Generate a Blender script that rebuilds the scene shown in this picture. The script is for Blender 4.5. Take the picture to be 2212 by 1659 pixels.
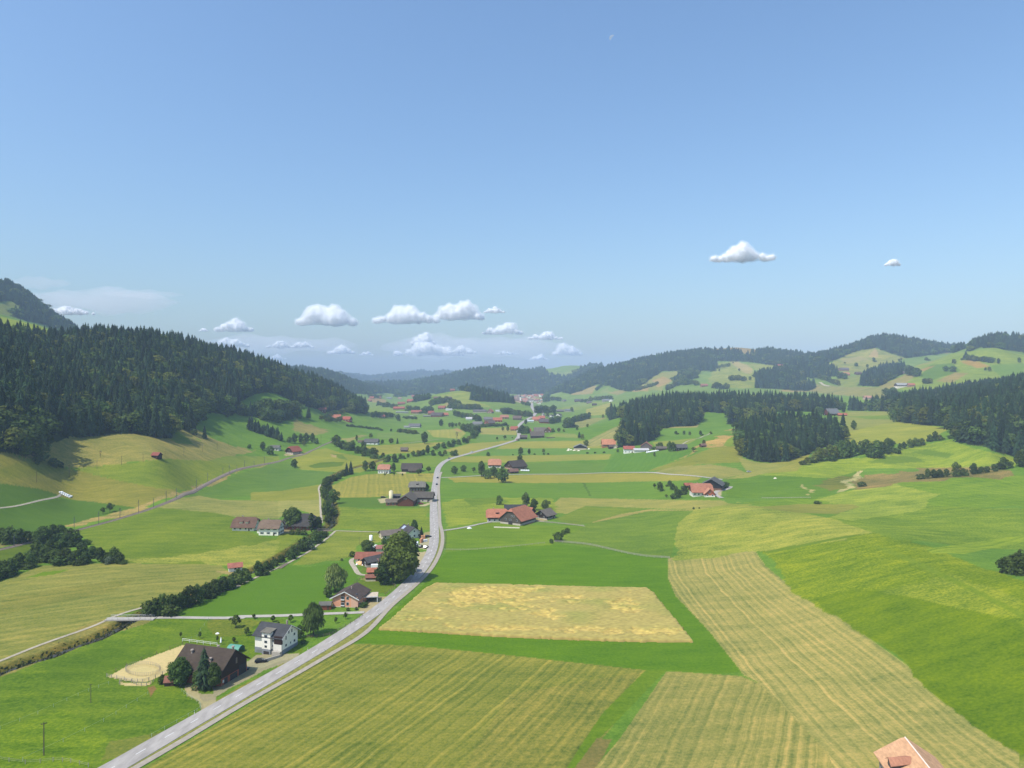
import bpy, math, random
import numpy as np
from mathutils import Vector, Matrix
R = math.radians
sc = bpy.context.scene
C = sc.collection
for o in list(bpy.data.objects):
    bpy.data.objects.remove(o)
# ------------------------------------------------------------------ camera, sky, sun, exposure
CAM_Z = 100.0
cd = bpy.data.cameras.new("camera"); cam = bpy.data.objects.new("camera", cd); C.objects.link(cam)
cd.sensor_width = 36.0; cd.lens = 36.0 * 1533 / 2212; cd.clip_start = 1.0; cd.clip_end = 200000
cam.location = (0, 0, CAM_Z); cam.rotation_euler = (R(90), 0, 0)
sc.camera = cam
SUN_EL, SUN_TRAVEL = 57.0, 36.0          # elevation; direction the light travels, anticlockwise from +X
sd = bpy.data.lights.new("sun", 'SUN'); sun = bpy.data.objects.new("sun", sd); C.objects.link(sun)
sd.energy = 3.8; sd.angle = R(0.53); sd.color = (1.0, 0.95, 0.87)
a = R(SUN_TRAVEL); ce = math.cos(R(SUN_EL))
ldir = Vector((math.cos(a) * ce, math.sin(a) * ce, -math.sin(R(SUN_EL))))
sun.rotation_euler = ldir.to_track_quat('-Z', 'Y').to_euler()
world = bpy.data.worlds.new("World"); sc.world = world; world.use_nodes = True
wn = world.node_tree; wn.nodes.clear()
sky = wn.nodes.new('ShaderNodeTexSky'); sky.sky_type = 'NISHITA'; sky.sun_disc = False
sky.sun_elevation = R(SUN_EL)
sky.sun_rotation = math.atan2(-ldir.x, -ldir.y)
sky.altitude = 0; sky.air_density = 1.4; sky.dust_density = 2.0; sky.ozone_density = 8.0
bg = wn.nodes.new('ShaderNodeBackground'); bg.inputs[1].default_value = 0.138
wo = wn.nodes.new('ShaderNodeOutputWorld')
wn.links.new(sky.outputs[0], bg.inputs[0]); wn.links.new(bg.outputs[0], wo.inputs[0])
sc.view_settings.view_transform = 'Standard'; sc.view_settings.look = 'None'
sc.view_settings.exposure = 0.45; sc.view_settings.gamma = 1.0
sc.cycles.max_bounces = 16; sc.cycles.diffuse_bounces = 4; sc.cycles.transparent_max_bounces = 8; sc.cycles.volume_bounces = 16

# ------------------------------------------------------------------ transcription helpers (photo measured at 2212 x 1659)
FP, CX, CY = 1533.0, 1106.0, 829.5
ZT = {1: (0, 1261.8, .2728), 2: (493.7, 1097.2, .2728), 3: (603.5, 932.6, .2728), 4: (0, 932.6, .2728), 5: (1097.2, 932.6, .2728),
      6: (1645.8, 822.9, .2559), 7: (658.3, 757.1, .2232), 8: (1042.3, 757.1, .2232), 9: (1481.2, 685.8, .3304), 10: (0, 592.5, .3472),
      11: (1810.4, 1371.5, .1815), 12: (219.4, 1316.7, .5704), 13: (1371.5, 1097.2, .38), 14: (713.2, 1124.6, .1240), 15: (329.2, 1371.5, .0992)}
def zz(k, *pts):
    ox, oy, s = ZT[k]
    r = [(ox + s * x, oy + s * y) for x, y in pts]
    return r if len(r) != 1 else r[0]
def S2L(c):
    return tuple(((v / 255.0 / 12.92) if v / 255.0 <= 0.04045 else ((v / 255.0 + 0.055) / 1.055) ** 2.4) for v in c)

# ------------------------------------------------------------------ terrain: measured (column, row, depth) points, smooth surface between them
FLY = [0, 550, 800, 1150, 1800, 2500, 3200, 4000, 8000, 20000]
FLZ = [0, 0, 4, 10, 17, 20, 26, 33, 60, 100]
CT = [  # (x, row, depth)
 # valley floor
 (-250,0,130),(300,0,130),(900,0,130),(1500,0,130),(2500,0,130),(500,0,185),(1000,0,185),(1500,0,185),
 (300,0,300),(700,0,300),(1100,0,300),(1400,0,300),(700,0,450),(950,0,450),(1200,0,450),(1400,0,520),(100,0,400),(-250,0,420),(300,0,500),
 (450,0,600),(700,0,600),(950,0,600),(1200,0,600),(1400,0,620),(700,0,800),(900,0,800),(1100,0,850),(1350,0,800),(650,0,1000),(900,0,1150),(1150,0,1150),
 (800,0,1500),(1000,0,1600),(1150,0,1800),(1150,0,2500),(1150,0,3200),(1300,0,1500),(900,0,2000),(1020,0,1250),(1250,0,1000),
 (0,1190,425),(200,1125,525),(420,1065,650),(610,1000,860),(700,965,1000),
 ]
CZ = [  # (x, depth, z) low yards, hidden backs and crests
 (380,245,-2.4),(500,262,-2.2),(200,260,-2.2),(100,250,-1.5),(560,275,-2.2),(450,290,-2.0),
 # left hill
 (0,590,44),(-250,560,60),(80,640,46),(200,720,48),(340,760,43),(375,850,52),(430,950,53),(480,1100,71),(600,1250,72),(700,1500,48),(790,1700,31),
 (145,600,6),(230,640,17),(340,680,31),(430,850,37),(540,1000,29),(600,980,18),(650,960,11),(30,520,6),(-250,500,20),
 (0,760,110),(200,900,105),(400,1020,98),(500,1220,100),(620,1400,88),
 (0,950,158),(200,1100,160),(310,1170,166),(400,1250,157),(500,1400,138),(600,1500,119),(680,1600,93),(750,1680,58),(800,1900,26),(-250,900,185),
 (0,1080,150),(200,1280,140),(400,1450,130),(500,1600,110),(600,1750,85),(700,1900,50),
 (0,1500,236),(90,1550,225),(200,1650,190),(300,1800,150),(-250,1400,270),
 (0,1900,270),(110,2000,225),(0,2500,452),(60,2550,405),(110,2600,340),(180,2700,275),(-250,2400,560),(260,2900,190),(400,2600,140),(500,2400,90),(600,2200,50),
 (0,3200,330),(180,3300,200),
 # right near hills
 (1480,548,5),(1645,502,12),(1786,448,15.5),(1940,373,20),(2068,315,22),(2212,262,25.5),(2450,240,29),
 (1645,570,7),(1786,500,10),(1940,420,15),(2068,370,17),(2212,330,18),(2212,420,17),(2450,400,22),
 (1400,400,1),(1600,400,6),(1700,320,5),(1900,250,9),(2100,200,8),(1700,230,2),(2212,180,9),(1955,165,5),(1450,300,0),(1500,220,0),
 (1750,560,10),(1876,600,14),(2004,640,19.5),(2082,600,23),(2212,580,24.5),(2450,560,27),(1876,500,12),(2004,500,16),(2100,480,18),(2212,490,20),
 (1876,680,8),(2004,720,16),(2082,690,18),(2212,660,17),
 (1640,720,13),(1760,700,15),(1900,760,27),(2030,800,37),(2130,720,35),(2212,640,33),(2450,600,44),
 (1520,590,8),(1580,640,8),(1700,640,10),(1500,720,14),(1600,790,20),(1560,900,34),(1650,850,22),(1740,850,24),(1820,800,26),(1700,1000,42),
 (1900,950,40),(1840,880,33),(2040,870,44),(1800,1250,48),(1930,1250,52),(2050,1000,52),(1950,1050,46),(1840,1050,42),
 (2212,850,58),(2100,1100,66),(2212,1100,82),(2450,1000,90),(2000,1400,60),(1850,1500,45),(2212,1350,84),
 (1350,950,14),(1420,1050,20),(1500,1000,25),(1500,1200,32),(1600,1150,33),(1400,1250,33),(1340,1400,33),(1280,1200,22),(1500,1400,52),(1650,1350,50),(1750,1400,52),(1400,1600,44),
 (1500,1700,50),(1700,1700,50),(1600,1900,48),(1300,1800,22),(1300,2300,35),
 # right far hills
 (2212,2050,185),(2150,2000,200),(2060,2050,175),(2000,1550,80),(2100,1700,112),(2212,1600,105),(1900,1800,95),(1930,2000,120),(2450,1900,250),
 (2212,2300,250),(2110,2350,225),(2450,2300,330),(1990,2500,170),(2212,2800,200),
 (1900,3000,285),(1960,3050,272),(2040,3200,255),(1830,2950,240),(1780,2950,212),(1900,2500,165),(1820,2300,125),(1740,3200,215),
 (1900,3500,200),(2100,3600,200),
 (1600,3500,278),(1550,3450,262),(1680,3500,245),(1450,3500,232),(1380,3500,200),(1290,3600,155),(1500,3000,150),(1620,2900,165),(1540,2500,118),(1680,2400,125),(1450,2300,72),(1600,2200,85),(1740,2200,80),
 (1400,2700,85),(1300,2900,52),(1600,4200,200),(1400,4200,140),
 # knoll and centre hills
 (1000,2350,76),(1060,2400,62),(1110,2450,38),(950,2300,58),(910,2250,34),(1000,2150,45),(1040,2750,38),(960,2800,42),(870,2100,22),
 (1100,4600,185),(1050,4500,190),(980,4400,140),(930,4300,100),(880,4200,60),(1200,4700,185),(1290,4700,190),(1220,5200,215),(1100,5400,150),(1130,3800,38),(1180,3900,45),(1000,3500,40),
 (820,3800,60),(740,3500,120),(700,3400,140),(640,3300,150),(850,3500,30),(760,2900,26),(560,3400,170),
 (700,8500,215),(760,8500,205),(830,8500,222),(880,8500,198),(910,8500,215),(960,8500,205),(1000,8600,230),(1080,8800,180),(600,8500,230),(860,6500,70),(1000,6500,110),(1300,7000,200),
 (1100,10500,120),(700,10500,110),(1500,7500,260),(1900,7500,260),(300,7000,300),(2300,7500,250),(0,7000,330),
]
def zfloor(Y): return np.interp(Y, FLY, FLZ)
_u, _v, _r = [], [], []
for x, y, D in CT:
    z = zfloor(D) if y == 0 else CAM_Z - (y - CY) / FP * D
    _u.append((x - CX) / FP); _v.append(math.log(D)); _r.append((z - zfloor(D)) / D)
for x, D, z in CZ:
    _u.append((x - CX) / FP); _v.append(math.log(D)); _r.append((z - zfloor(D)) / D)
VS = 0.55
_P = np.stack([np.array(_u), np.array(_v) * VS], 1); _r = np.array(_r)
def _k(d2): return 0.5 * d2 * np.log(np.maximum(d2, 1e-12))
_n = len(_r)
_A = np.zeros((_n + 3, _n + 3)); _d2 = ((_P[:, None] - _P[None]) ** 2).sum(2)
_A[:_n, :_n] = _k(_d2) + np.eye(_n) * 2e-5; _A[:_n, _n] = 1; _A[:_n, _n + 1:] = _P; _A[_n, :_n] = 1; _A[_n + 1:, :_n] = _P.T
_w = np.linalg.solve(_A, np.concatenate([_r, [0, 0, 0]]))
U0, U1, V0, V1, NU, NV = -0.95, 0.95, math.log(120), math.log(14000), 420, 520
gu = np.linspace(U0, U1, NU); gv = np.linspace(V0, V1, NV)
GR = np.zeros((NV, NU))
for j in range(NV):
    d2 = (gu[:, None] - _P[None, :, 0]) ** 2 + (gv[j] * VS - _P[None, :, 1]) ** 2
    GR[j] = _k(d2) @ _w[:_n] + _w[_n] + _w[_n + 1] * gu + _w[_n + 2] * gv[j] * VS
def _cub(t): return (((-0.5 * t + 1.0) * t - 0.5) * t, ((1.5 * t - 2.5) * t) * t + 1.0, ((-1.5 * t + 2.0) * t + 0.5) * t, ((0.5 * t - 0.5) * t) * t)
_rng = np.random.RandomState(7)
_perm = _rng.rand(256, 256)
def vnoise(x, y):
    xi = np.floor(x).astype(int); yi = np.floor(y).astype(int); fx = x - xi; fy = y - yi
    fx = fx * fx * (3 - 2 * fx); fy = fy * fy * (3 - 2 * fy)
    g = lambda i, j: _perm[i & 255, j & 255]
    return (g(xi, yi) * (1 - fx) + g(xi + 1, yi) * fx) * (1 - fy) + (g(xi, yi + 1) * (1 - fx) + g(xi + 1, yi + 1) * fx) * fy - 0.5
def hgt(X, Y):
    X = np.asarray(X, float); Y = np.asarray(Y, float)
    Yc = np.clip(Y, 130, 13500)
    u = np.clip(X / Yc, U0 + .01, U1 - .01); v = np.log(Yc)
    a = (u - U0) / (U1 - U0) * (NU - 1); b = (v - V0) / (V1 - V0) * (NV - 1)
    ai = np.clip(np.floor(a).astype(int), 1, NU - 3); bi = np.clip(np.floor(b).astype(int), 1, NV - 3)
    ca = _cub(a - ai); cb = _cub(b - bi); r = 0
    for j in range(4):
        for i in range(4):
            r = r + cb[j] * ca[i] * GR[bi + j - 1, ai + i - 1]
    z = zfloor(Yc) + r * Yc
    hill = np.clip(np.abs(r * Yc) / 25.0, 0, 1)          # small lumps and gullies on the slopes only
    z = z + hill * (vnoise(X / 90, Y / 90) * 5 + vnoise(X / 37 + 9, Y / 37) * 2.2) * np.clip(Y / 1500, .35, 3)
    z = z + np.clip((r * Yc - 55) / 50, 0, 1) * vnoise(X / 120 + 3, Y / 150) * 15
    z = z + np.clip((Y - 3500) / 3000, 0, 1) * (vnoise(X / 430, Y / 700) * 85 + vnoise(X / 170, Y / 300) * 48)
    return z
_VR = np.exp(np.arange(math.log(150), math.log(13000), 0.0022))
def G(px, py, ymin=0, ymax=1e9):
    """ground point seen at a photo position"""
    u = (px - CX) / FP; e = -(py - CY) / FP
    Ys = _VR[(_VR >= ymin) & (_VR <= ymax)]
    el = (hgt(u * Ys, Ys) - CAM_Z) / Ys
    k = np.nonzero(el >= e)[0]
    if len(k) == 0: k = [int(np.argmax(el))]
    i = k[0]
    if i > 0 and el[i] != el[i - 1]:
        t = min(1, max(0, (e - el[i - 1]) / (el[i] - el[i - 1]))); Y = Ys[i - 1] + t * (Ys[i] - Ys[i - 1])
    else: Y = Ys[i]
    X = u * Y
    return Vector((X, Y, float(hgt(X, Y))))
def GP(pts, **k): return [G(x, y, **k) for x, y in pts]
def hz(x, y): return float(hgt(x, y))

def tag(o, label=None, cat=None, group=None, kind=None):
    if label: o['label'] = label
    if cat: o['category'] = cat
    if group: o['group'] = group
    if kind: o['kind'] = kind
    return o
def link(name, me, mat=None, parent=None):
    o = bpy.data.objects.new(name, me); C.objects.link(o)
    if mat is not None:
        for m in (mat if isinstance(mat, (list, tuple)) else [mat]): me.materials.append(m)
    if parent is not None: o.parent = parent
    return o
def empty(name, loc, rz=0.0):
    o = bpy.data.objects.new(name, None); C.objects.link(o); o.location = loc; o.rotation_euler = (0, 0, rz); o.empty_display_size = .5
    return o

# ------------------------------------------------------------------ materials
def mat(name, col, rough=0.85, noise=0.0, scale=1.0, spec=0.2, col2=None, bump=0.0, metal=0.0, rnd=0.0, stretch=None):
    m = bpy.data.materials.new(name); m.use_nodes = True; nt = m.node_tree
    b = nt.nodes['Principled BSDF']; b.inputs['Roughness'].default_value = rough; b.inputs['Metallic'].default_value = metal
    b.inputs['Specular IOR Level'].default_value = spec
    c = (*col, 1.0)
    src = None
    if noise > 0 or col2:
        tc = nt.nodes.new('ShaderNodeTexCoord'); n = nt.nodes.new('ShaderNodeTexNoise'); n.inputs['Scale'].default_value = scale; n.inputs['Detail'].default_value = 4
        if stretch:
            mp = nt.nodes.new('ShaderNodeMapping'); mp.inputs['Scale'].default_value = stretch
            nt.links.new(tc.outputs['Object'], mp.inputs[0]); nt.links.new(mp.outputs[0], n.inputs['Vector'])
        else: nt.links.new(tc.outputs['Object'], n.inputs['Vector'])
        mx = nt.nodes.new('ShaderNodeMix'); mx.data_type = 'RGBA'
        c2 = col2 if col2 else tuple(v * (1 - noise) for v in col)
        c1 = col if col2 else tuple(min(1, v * (1 + noise)) for v in col)
        mx.inputs[6].default_value = (*c1, 1); mx.inputs[7].default_value = (*c2, 1)
        mr = nt.nodes.new('ShaderNodeMapRange'); mr.inputs[1].default_value = .3; mr.inputs[2].default_value = .7
        nt.links.new(n.outputs[0], mr.inputs[0]); nt.links.new(mr.outputs[0], mx.inputs[0]); src = mx.outputs[2]
        if name == 'roof_tiles':
            wv = nt.nodes.new('ShaderNodeTexWave'); wv.bands_direction = 'Z'; wv.inputs['Scale'].default_value = 3.2; wv.inputs['Distortion'].default_value = .6; nt.links.new(tc.outputs['Object'], wv.inputs['Vector'])
            n3 = nt.nodes.new('ShaderNodeTexNoise'); n3.inputs['Scale'].default_value = .35; n3.inputs['Detail'].default_value = 5; nt.links.new(tc.outputs['Object'], n3.inputs['Vector'])
            am = nt.nodes.new('ShaderNodeMath'); am.operation = 'MULTIPLY_ADD'; am.inputs[1].default_value = .34; nt.links.new(wv.outputs['Fac'], am.inputs[0])
            a2 = nt.nodes.new('ShaderNodeMath'); a2.operation = 'MULTIPLY_ADD'; a2.inputs[1].default_value = .7; a2.inputs[2].default_value = .48; nt.links.new(n3.outputs[0], a2.inputs[0]); nt.links.new(a2.outputs[0], am.inputs[2])
            vs = nt.nodes.new('ShaderNodeVectorMath'); vs.operation = 'SCALE'; nt.links.new(src, vs.inputs[0]); nt.links.new(am.outputs[0], vs.inputs['Scale']); src = vs.outputs[0]
        if bump > 0:
            bp = nt.nodes.new('ShaderNodeBump'); bp.inputs['Strength'].default_value = bump; bp.inputs['Distance'].default_value = .1
            nt.links.new(n.outputs[0], bp.inputs['Height']); nt.links.new(bp.outputs[0], b.inputs['Normal'])
    if rnd > 0:
        oi = nt.nodes.new('ShaderNodeObjectInfo'); hs = nt.nodes.new('ShaderNodeHueSaturation')
        m1 = nt.nodes.new('ShaderNodeMapRange'); m1.inputs[3].default_value = 1 - rnd; m1.inputs[4].default_value = 1 + rnd
        m2 = nt.nodes.new('ShaderNodeMapRange'); m2.inputs[3].default_value = .5 + .035 * rnd; m2.inputs[4].default_value = .5 - .035 * rnd
        nt.links.new(oi.outputs['Random'], m1.inputs[0]); nt.links.new(m1.outputs[0], hs.inputs['Value'])
        ml = nt.nodes.new('ShaderNodeMath'); ml.operation = 'FRACT'; mm = nt.nodes.new('ShaderNodeMath'); mm.operation = 'MULTIPLY'; mm.inputs[1].default_value = 17.3
        nt.links.new(oi.outputs['Random'], mm.inputs[0]); nt.links.new(mm.outputs[0], ml.inputs[0]); nt.links.new(ml.outputs[0], m2.inputs[0]); nt.links.new(m2.outputs[0], hs.inputs['Hue'])
        if src: nt.links.new(src, hs.inputs['Color'])
        else: hs.inputs['Color'].default_value = c
        src = hs.outputs[0]
    if src: nt.links.new(src, b.inputs['Base Color'])
    else: b.inputs['Base Color'].default_value = c
    return m
# ------------------------------------------------------------------ fields: (outline in the photo, colour, stripes, mottle)
FIELDS = []
def F(poly, col, st=None, w=4.0, amp=.5, mot=1.0, D=(0, 1e9), curve=False):
    if col[1] > col[0]: col = (col[0] + .37 * (col[1] - col[0]), col[1] * .985, col[2])
    elif col[0] - col[2] > 55 and col[1] > .88 * col[0]: col = (col[0] * .962, col[1] * 1.0, col[2] + 8)
    FIELDS.append((np.array(poly, float), col, st, w, amp, mot, D, curve))
# left slope and meadows
F(zz(4,(-300,60),(0,130),(200,215),(560,290),(680,285),(960,250),(1280,215),(1640,230),(1830,185),(1400,-20),(1250,-90),(1100,-60),(900,-30),(560,-30),(100,-60),(-300,-80)),(166,158,92),[(0,1010),(300,1015)],7,.35,1.6,(0,950))
F(zz(4,(1830,185),(1400,-20),(1250,-90),(1350,-150),(1500,-60),(1700,60),(2000,150)),(170,160,100),None,5,.3,1.5,(700,1100))
F(zz(4,(1380,-20),(1500,60),(1530,100),(1400,90),(1330,40)),(100,150,62),D=(700,1100))
F(zz(4,(-300,100),(0,130),(200,220),(550,295),(1000,400),(1400,460),(1400,490),(1070,600),(600,540),(400,500),(0,410),(-300,400)),(146,152,80),zz(4,(0,300),(1000,500)),6,.45)
F(zz(4,(0,300),(200,225),(420,240),(550,300),(400,330),(100,380),(0,360)),(128,146,68),zz(4,(0,300),(1000,500)),6,.4)
F(zz(4,(560,295),(960,255),(1280,218),(1640,232),(2000,262),(1930,290),(1480,460),(1250,450),(960,390)),(122,158,64),None,5,0,1.2)
F(zz(4,(1640,232),(1830,190),(2212,195),(2212,236),(2000,270)),(122,160,76))
F(zz(4,(-300,370),(0,410),(300,450),(460,500),(0,605),(-300,640)),(74,134,56),None,5,0,.5)
F(zz(4,(-300,680),(0,615),(480,530),(740,555),(1080,600),(850,650),(560,740),(330,800),(240,800),(0,760),(-300,800)),(72,134,54),None,5,0,.5)
F(zz(4,(530,742),(850,645),(1080,600),(1400,468),(1900,315),(2212,232),(2212,240),(1900,325),(1400,512),(1100,632),(600,775)),(176,160,104),None,5,0,2)
F(zz(4,(0,860),(240,830),(330,830),(300,850),(0,930)),(170,158,100),None,5,0,1.5)
F(zz(4,(-100,960),(250,880),(560,780),(560,950),(300,1060),(-100,1100)),(88,130,44))
F(zz(4,(600,790),(1240,600),(1700,640),(1870,680),(1870,740),(2050,830),(2212,850),(2212,1060),(1750,1050),(1000,1040),(900,1030)),(108,152,54),None,5,0,1.3)
F(zz(3,(0,800),(190,830),(140,900),(60,960),(0,1000),(-60,930)),(128,162,66),None,5,0,1.3)
F(zz(4,(1020,1000),(1500,960),(2000,900),(2212,870),(2212,1000),(2050,1080),(1750,1052),(1050,1035)),(150,174,86),None,5,0,2.2)
F(zz(4,(-200,1260),(0,1190),(330,1060),(700,1045),(1000,1040),(1750,1055),(1800,1100),(1700,1180),(1200,1360),(1120,1408),(1120,1450),(930,1500),(830,1560),(0,1890),(-300,1980)),(158,158,86),zz(4,(170,1330),(1050,1215)),7,.8,1.2)
F(zz(4,(200,1160),(330,1112),(560,1090),(430,1130)),(96,156,42),None,5,0,.4)
F(zz(1,(0,120),(500,30),(1100,-60),(900,60),(500,140),(0,240)),(150,150,78),zz(4,(170,1330),(1050,1215)),7,.8,1.2)
F(zz(4,(1480,512),(1560,480),(1900,330),(2212,242),(2400,200),(2400,460),(2212,480),(2100,490),(1740,532),(1600,520)),(86,148,66),None,5,0,.8)
F(zz(3,(0,300),(250,310),(520,325),(450,360),(390,400),(340,412),(0,470),(-100,470),(-100,300)),(84,146,72),None,5,0,.8)
F(zz(3,(-230,480),(0,470),(340,415),(312,545),(0,548),(-230,545)),(148,164,80),None,5,.3)
F(zz(4,(1240,600),(1400,530),(1580,505),(1740,540),(2212,550),(2212,690),(2050,690),(1870,675),(1700,640)),(168,166,98),zz(4,(1400,560),(2200,600)),5,.5,1.6)
F(zz(3,(0,548),(318,540),(337,722),(260,730),(230,640),(100,600),(-10,690),(-10,548)),(178,174,108),zz(3,(20,600),(300,570)),5,.6,1.2)
F(zz(3,(350,400),(330,560),(345,720),(395,720),(380,400)),(110,140,60))
F(zz(3,(95,215),(200,160),(370,130),(500,170),(780,215),(850,230),(640,325),(400,315),(170,300)),(148,168,78),zz(3,(100,250),(640,300)),6,.3,1)
F(zz(3,(225,272),(330,242),(520,240),(490,270),(280,292)),(88,138,52))
F(zz(3,(400,170),(500,180),(540,225),(480,215)),(100,146,60))
F(zz(3,(404,178),(450,185),(455,208),(412,198)),(190,170,125))
F(zz(3,(405,430),(560,362),(700,335),(1230,330),(1215,400),(1160,420),(1050,440),(1040,500),(700,520),(440,520)),(166,170,92),zz(3,(700,350),(690,510)),5,.8,1)
F(zz(3,(430,520),(700,522),(870,520),(860,590),(1185,580),(1190,600),(430,600)),(80,142,58),None,5,0,.6)
F(zz(3,(430,590),(780,610),(1190,600),(1192,770),(1100,790),(430,782)),(118,160,62),None,5,0,1.6)
F(zz(3,(440,792),(860,800),(850,860),(640,900),(600,980),(470,1010),(120,1060),(330,900),(430,810)),(134,164,76),None,5,0,1.6)
F(zz(2,(-560,860),(-200,720),(0,655),(190,590),(480,450),(620,470),(870,430),(960,400),(1020,540),(1030,580),(1000,600),(850,640),(740,760),(600,850),(0,858)),(74,148,46),None,5,0,.35)
F(zz(2,(1000,600),(1060,570),(1180,570),(1330,610),(1240,680),(1100,660)),(98,142,48))
F(zz(1,(-100,780),(0,735),(300,620),(1200,290),(1640,280),(2260,275),(2400,600),(2100,650),(1750,880),(1600,1000),(800,1456),(-100,1456)),(92,148,44),None,5,0,1.8)
F(zz(1,(330,640),(900,470),(1400,470),(1200,600),(700,720),(400,760)),(84,142,40),None,5,0,1.3)
F(zz(1,(1650,280),(1900,272),(2080,280),(1960,400),(1750,420),(1640,350)),(122,150,62),None,5,0,1.5)
F(zz(1,(1450,300),(1640,290),(1640,380),(1480,470),(1200,560)),(98,152,50))
F(zz(1,(0,1160),(500,1000),(900,1200),(600,1456),(0,1456)),(100,156,40),None,5,0,2)
F(zz(1,(900,1230),(1400,1150),(1000,1350),(780,1400)),(118,146,72),None,5,0,1.4)
F(zz(1,(-50,640),(400,450),(830,292),(1210,285),(1150,310),(900,390),(380,590),(0,738),(-50,750)),(160,152,88),None,5,0,1.8)
F(zz(1,(930,250),(1120,190),(1150,240),(1000,255)),(88,146,48))
F(zz(1,(1165,820),(1220,800),(1235,830),(1190,890),(1180,850)),(150,125,90))
# yards and bare ground
F(zz(1,(850,735),(1000,652),(1240,560),(1455,480),(1560,500),(1340,690),(1215,755),(1140,778),(1000,765)),(236,220,190),None,5,0,.5)
F(zz(1,(945,775),(1040,785),(1180,780),(1200,760),(1190,800),(1080,805),(960,800)),(230,214,182),None,5,0,.5)
F(zz(1,(1000,690),(1040,655),(1130,640),(1230,648),(1270,680),(1240,715),(1130,735),(1030,722)),(222,206,174),None,5,0,.4)
F(zz(1,(1022,690),(1050,662),(1130,650),(1220,658),(1250,682),(1225,708),(1130,724),(1045,714)),(238,222,192),None,5,0,.4)
F(zz(15,(690,1110),(860,1060),(950,1080),(925,1200),(960,1260),(1100,1290),(1340,1290),(1500,1230),(1850,1090),(2212,900),(2320,840),(2400,800),(2420,600),(2212,560),(2000,600),(1960,700),(1940,850),(1450,1090),(1300,1150),(1360,1310),(1390,1420),(1250,1480),(1120,1450),(900,1380),(740,1270)),(178,172,164),None,5,0,.5)
F(zz(1,(1465,830),(1560,800),(1580,905),(1620,930),(1740,915),(1600,1010),(1570,930),(1480,880)),(196,188,170),None,5,0,.5)
F(zz(1,(1700,930),(1920,800),(2130,700),(2212,640),(2290,600),(2212,700),(1900,860),(1740,940)),(150,158,80),None,5,0,.8)
F(zz(1,(1905,640),(1980,600),(2030,560),(2212,540),(2340,560),(2290,610),(2212,640),(2100,680),(1960,740),(1700,900),(1690,850)),(176,172,166),None,5,0,.5)
F(zz(2,(115,1225),(200,1195),(330,1190),(400,1160),(560,1150),(540,1185),(400,1215),(250,1275),(110,1290)),(190,186,180),None,5,0,.5)
F(zz(2,(1050,835),(1030,800),(1070,770),(1110,735),(1160,705),(1250,700),(1290,690),(1180,790),(1090,855)),(196,186,170),None,5,0,.4)
F(zz(14,(1560,400),(1660,320),(1745,290),(1745,350),(1700,480),(1680,500),(1550,480)),(198,196,192),None,5,0,.4)
F(zz(14,(1520,548),(1685,538),(1650,640),(1560,790),(1530,800)),(206,196,182),None,5,0,.4)
F(zz(14,(1580,260),(1640,210),(1745,185),(1745,270),(1700,300),(1600,310)),(178,172,140),None,5,0,.6)
F(zz(14,(480,690),(620,690),(640,800),(470,770)),(190,160,124),None,5,0,1)
F(zz(14,(500,1020),(620,990),(860,1020),(860,1060),(680,1060)),(170,160,110),None,5,0,1)
F(zz(14,(500,780),(700,780),(860,850),(800,930),(620,910),(540,920),(520,850)),(106,146,62),None,5,0,1.5)
F(zz(3,(775,535),(860,522),(850,560),(800,568)),(206,200,188),None,5,0,.4)
F(zz(3,(1100,585),(1195,560),(1195,572),(1140,592)),(206,200,188),None,5,0,.4)
F(zz(3,(1690,730),(1760,725),(1880,745),(2010,710),(2020,718),(1870,775),(1800,768),(1730,750)),(190,160,136),None,5,0,.8)
F(zz(5,(210,690),(290,690),(330,700),(230,712)),(196,184,160),None,5,0,.5)
F(zz(5,(1640,460),(1700,455),(1680,530),(1650,505)),(206,200,186),None,5,0,.4)
F(zz(5,(470,140),(660,130),(680,140),(560,152),(480,152)),(212,200,180),None,5,0,.5)
F(zz(4,(1700,1105),(1830,1100),(1880,1120),(1840,1140)),(184,170,130),None,5,0,.8)
F(zz(3,(920,320),(1000,318),(1000,330),(930,330)),(204,196,180),None,5,0,.4)
F(zz(2,(230,200),(420,170),(640,165),(640,180),(420,205)),(160,150,130),None,5,0,.8)
F(zz(3,(30,180),(190,170),(190,182),(60,192)),(196,184,170),None,5,0,.5)
# near right
F([(770,1388),(916,1262),(935,1225),(965,1193),(1100,1180),(1210,1175),(1330,1190),(1440,1203),(1443,1240),(1455,1270),(1530,1360),(1608,1452),(1560,1455),(1390,1447),(1250,1432),(1000,1405)],(76,150,28),None,5,0,.9)
F([(300,1665),(760,1390),(880,1394),(1100,1415),(1250,1432),(1395,1447),(1300,1542),(1222,1665)],(139,155,78),[(1225,1659),(1390,1445)],3.3,1.3,1.3)
F([(1100,1500),(1390,1450),(1330,1560),(1250,1659),(1000,1659)],(144,154,82),[(1225,1659),(1390,1445)],3.3,1.3,1.5)
F([(1395,1447),(1440,1446),(1345,1545),(1290,1600),(1262,1665),(1220,1665),(1300,1542)],(92,152,38),None,5,0,1)
F([(1290,1595),(1322,1597),(1300,1640),(1280,1665),(1236,1665)],(150,138,84),None,5,0,1)
F([(1440,1450),(1480,1452),(1600,1460),(1655,1482),(1690,1520),(1790,1630),(1815,1665),(1280,1665),(1335,1600)],(170,164,98),[(1497,1629),(1569,1462)],3.2,1.2,1.3)
F(zz(13,(185,290),(680,243),(740,330),(850,420),(1100,580),(1500,860),(1900,1190),(2212,1410),(2450,1600),(2300,1700),(1150,1600),(1100,1400),(1000,1290),(830,1110),(700,990),(620,950),(420,700),(230,500),(190,400)),(184,174,110),zz(13,(640,150),(680,243),(740,330),(850,420),(1100,580),(1500,860),(1900,1190),(2212,1410),(2600,1700)),3.0,1.25,1.2,curve=True)
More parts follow.
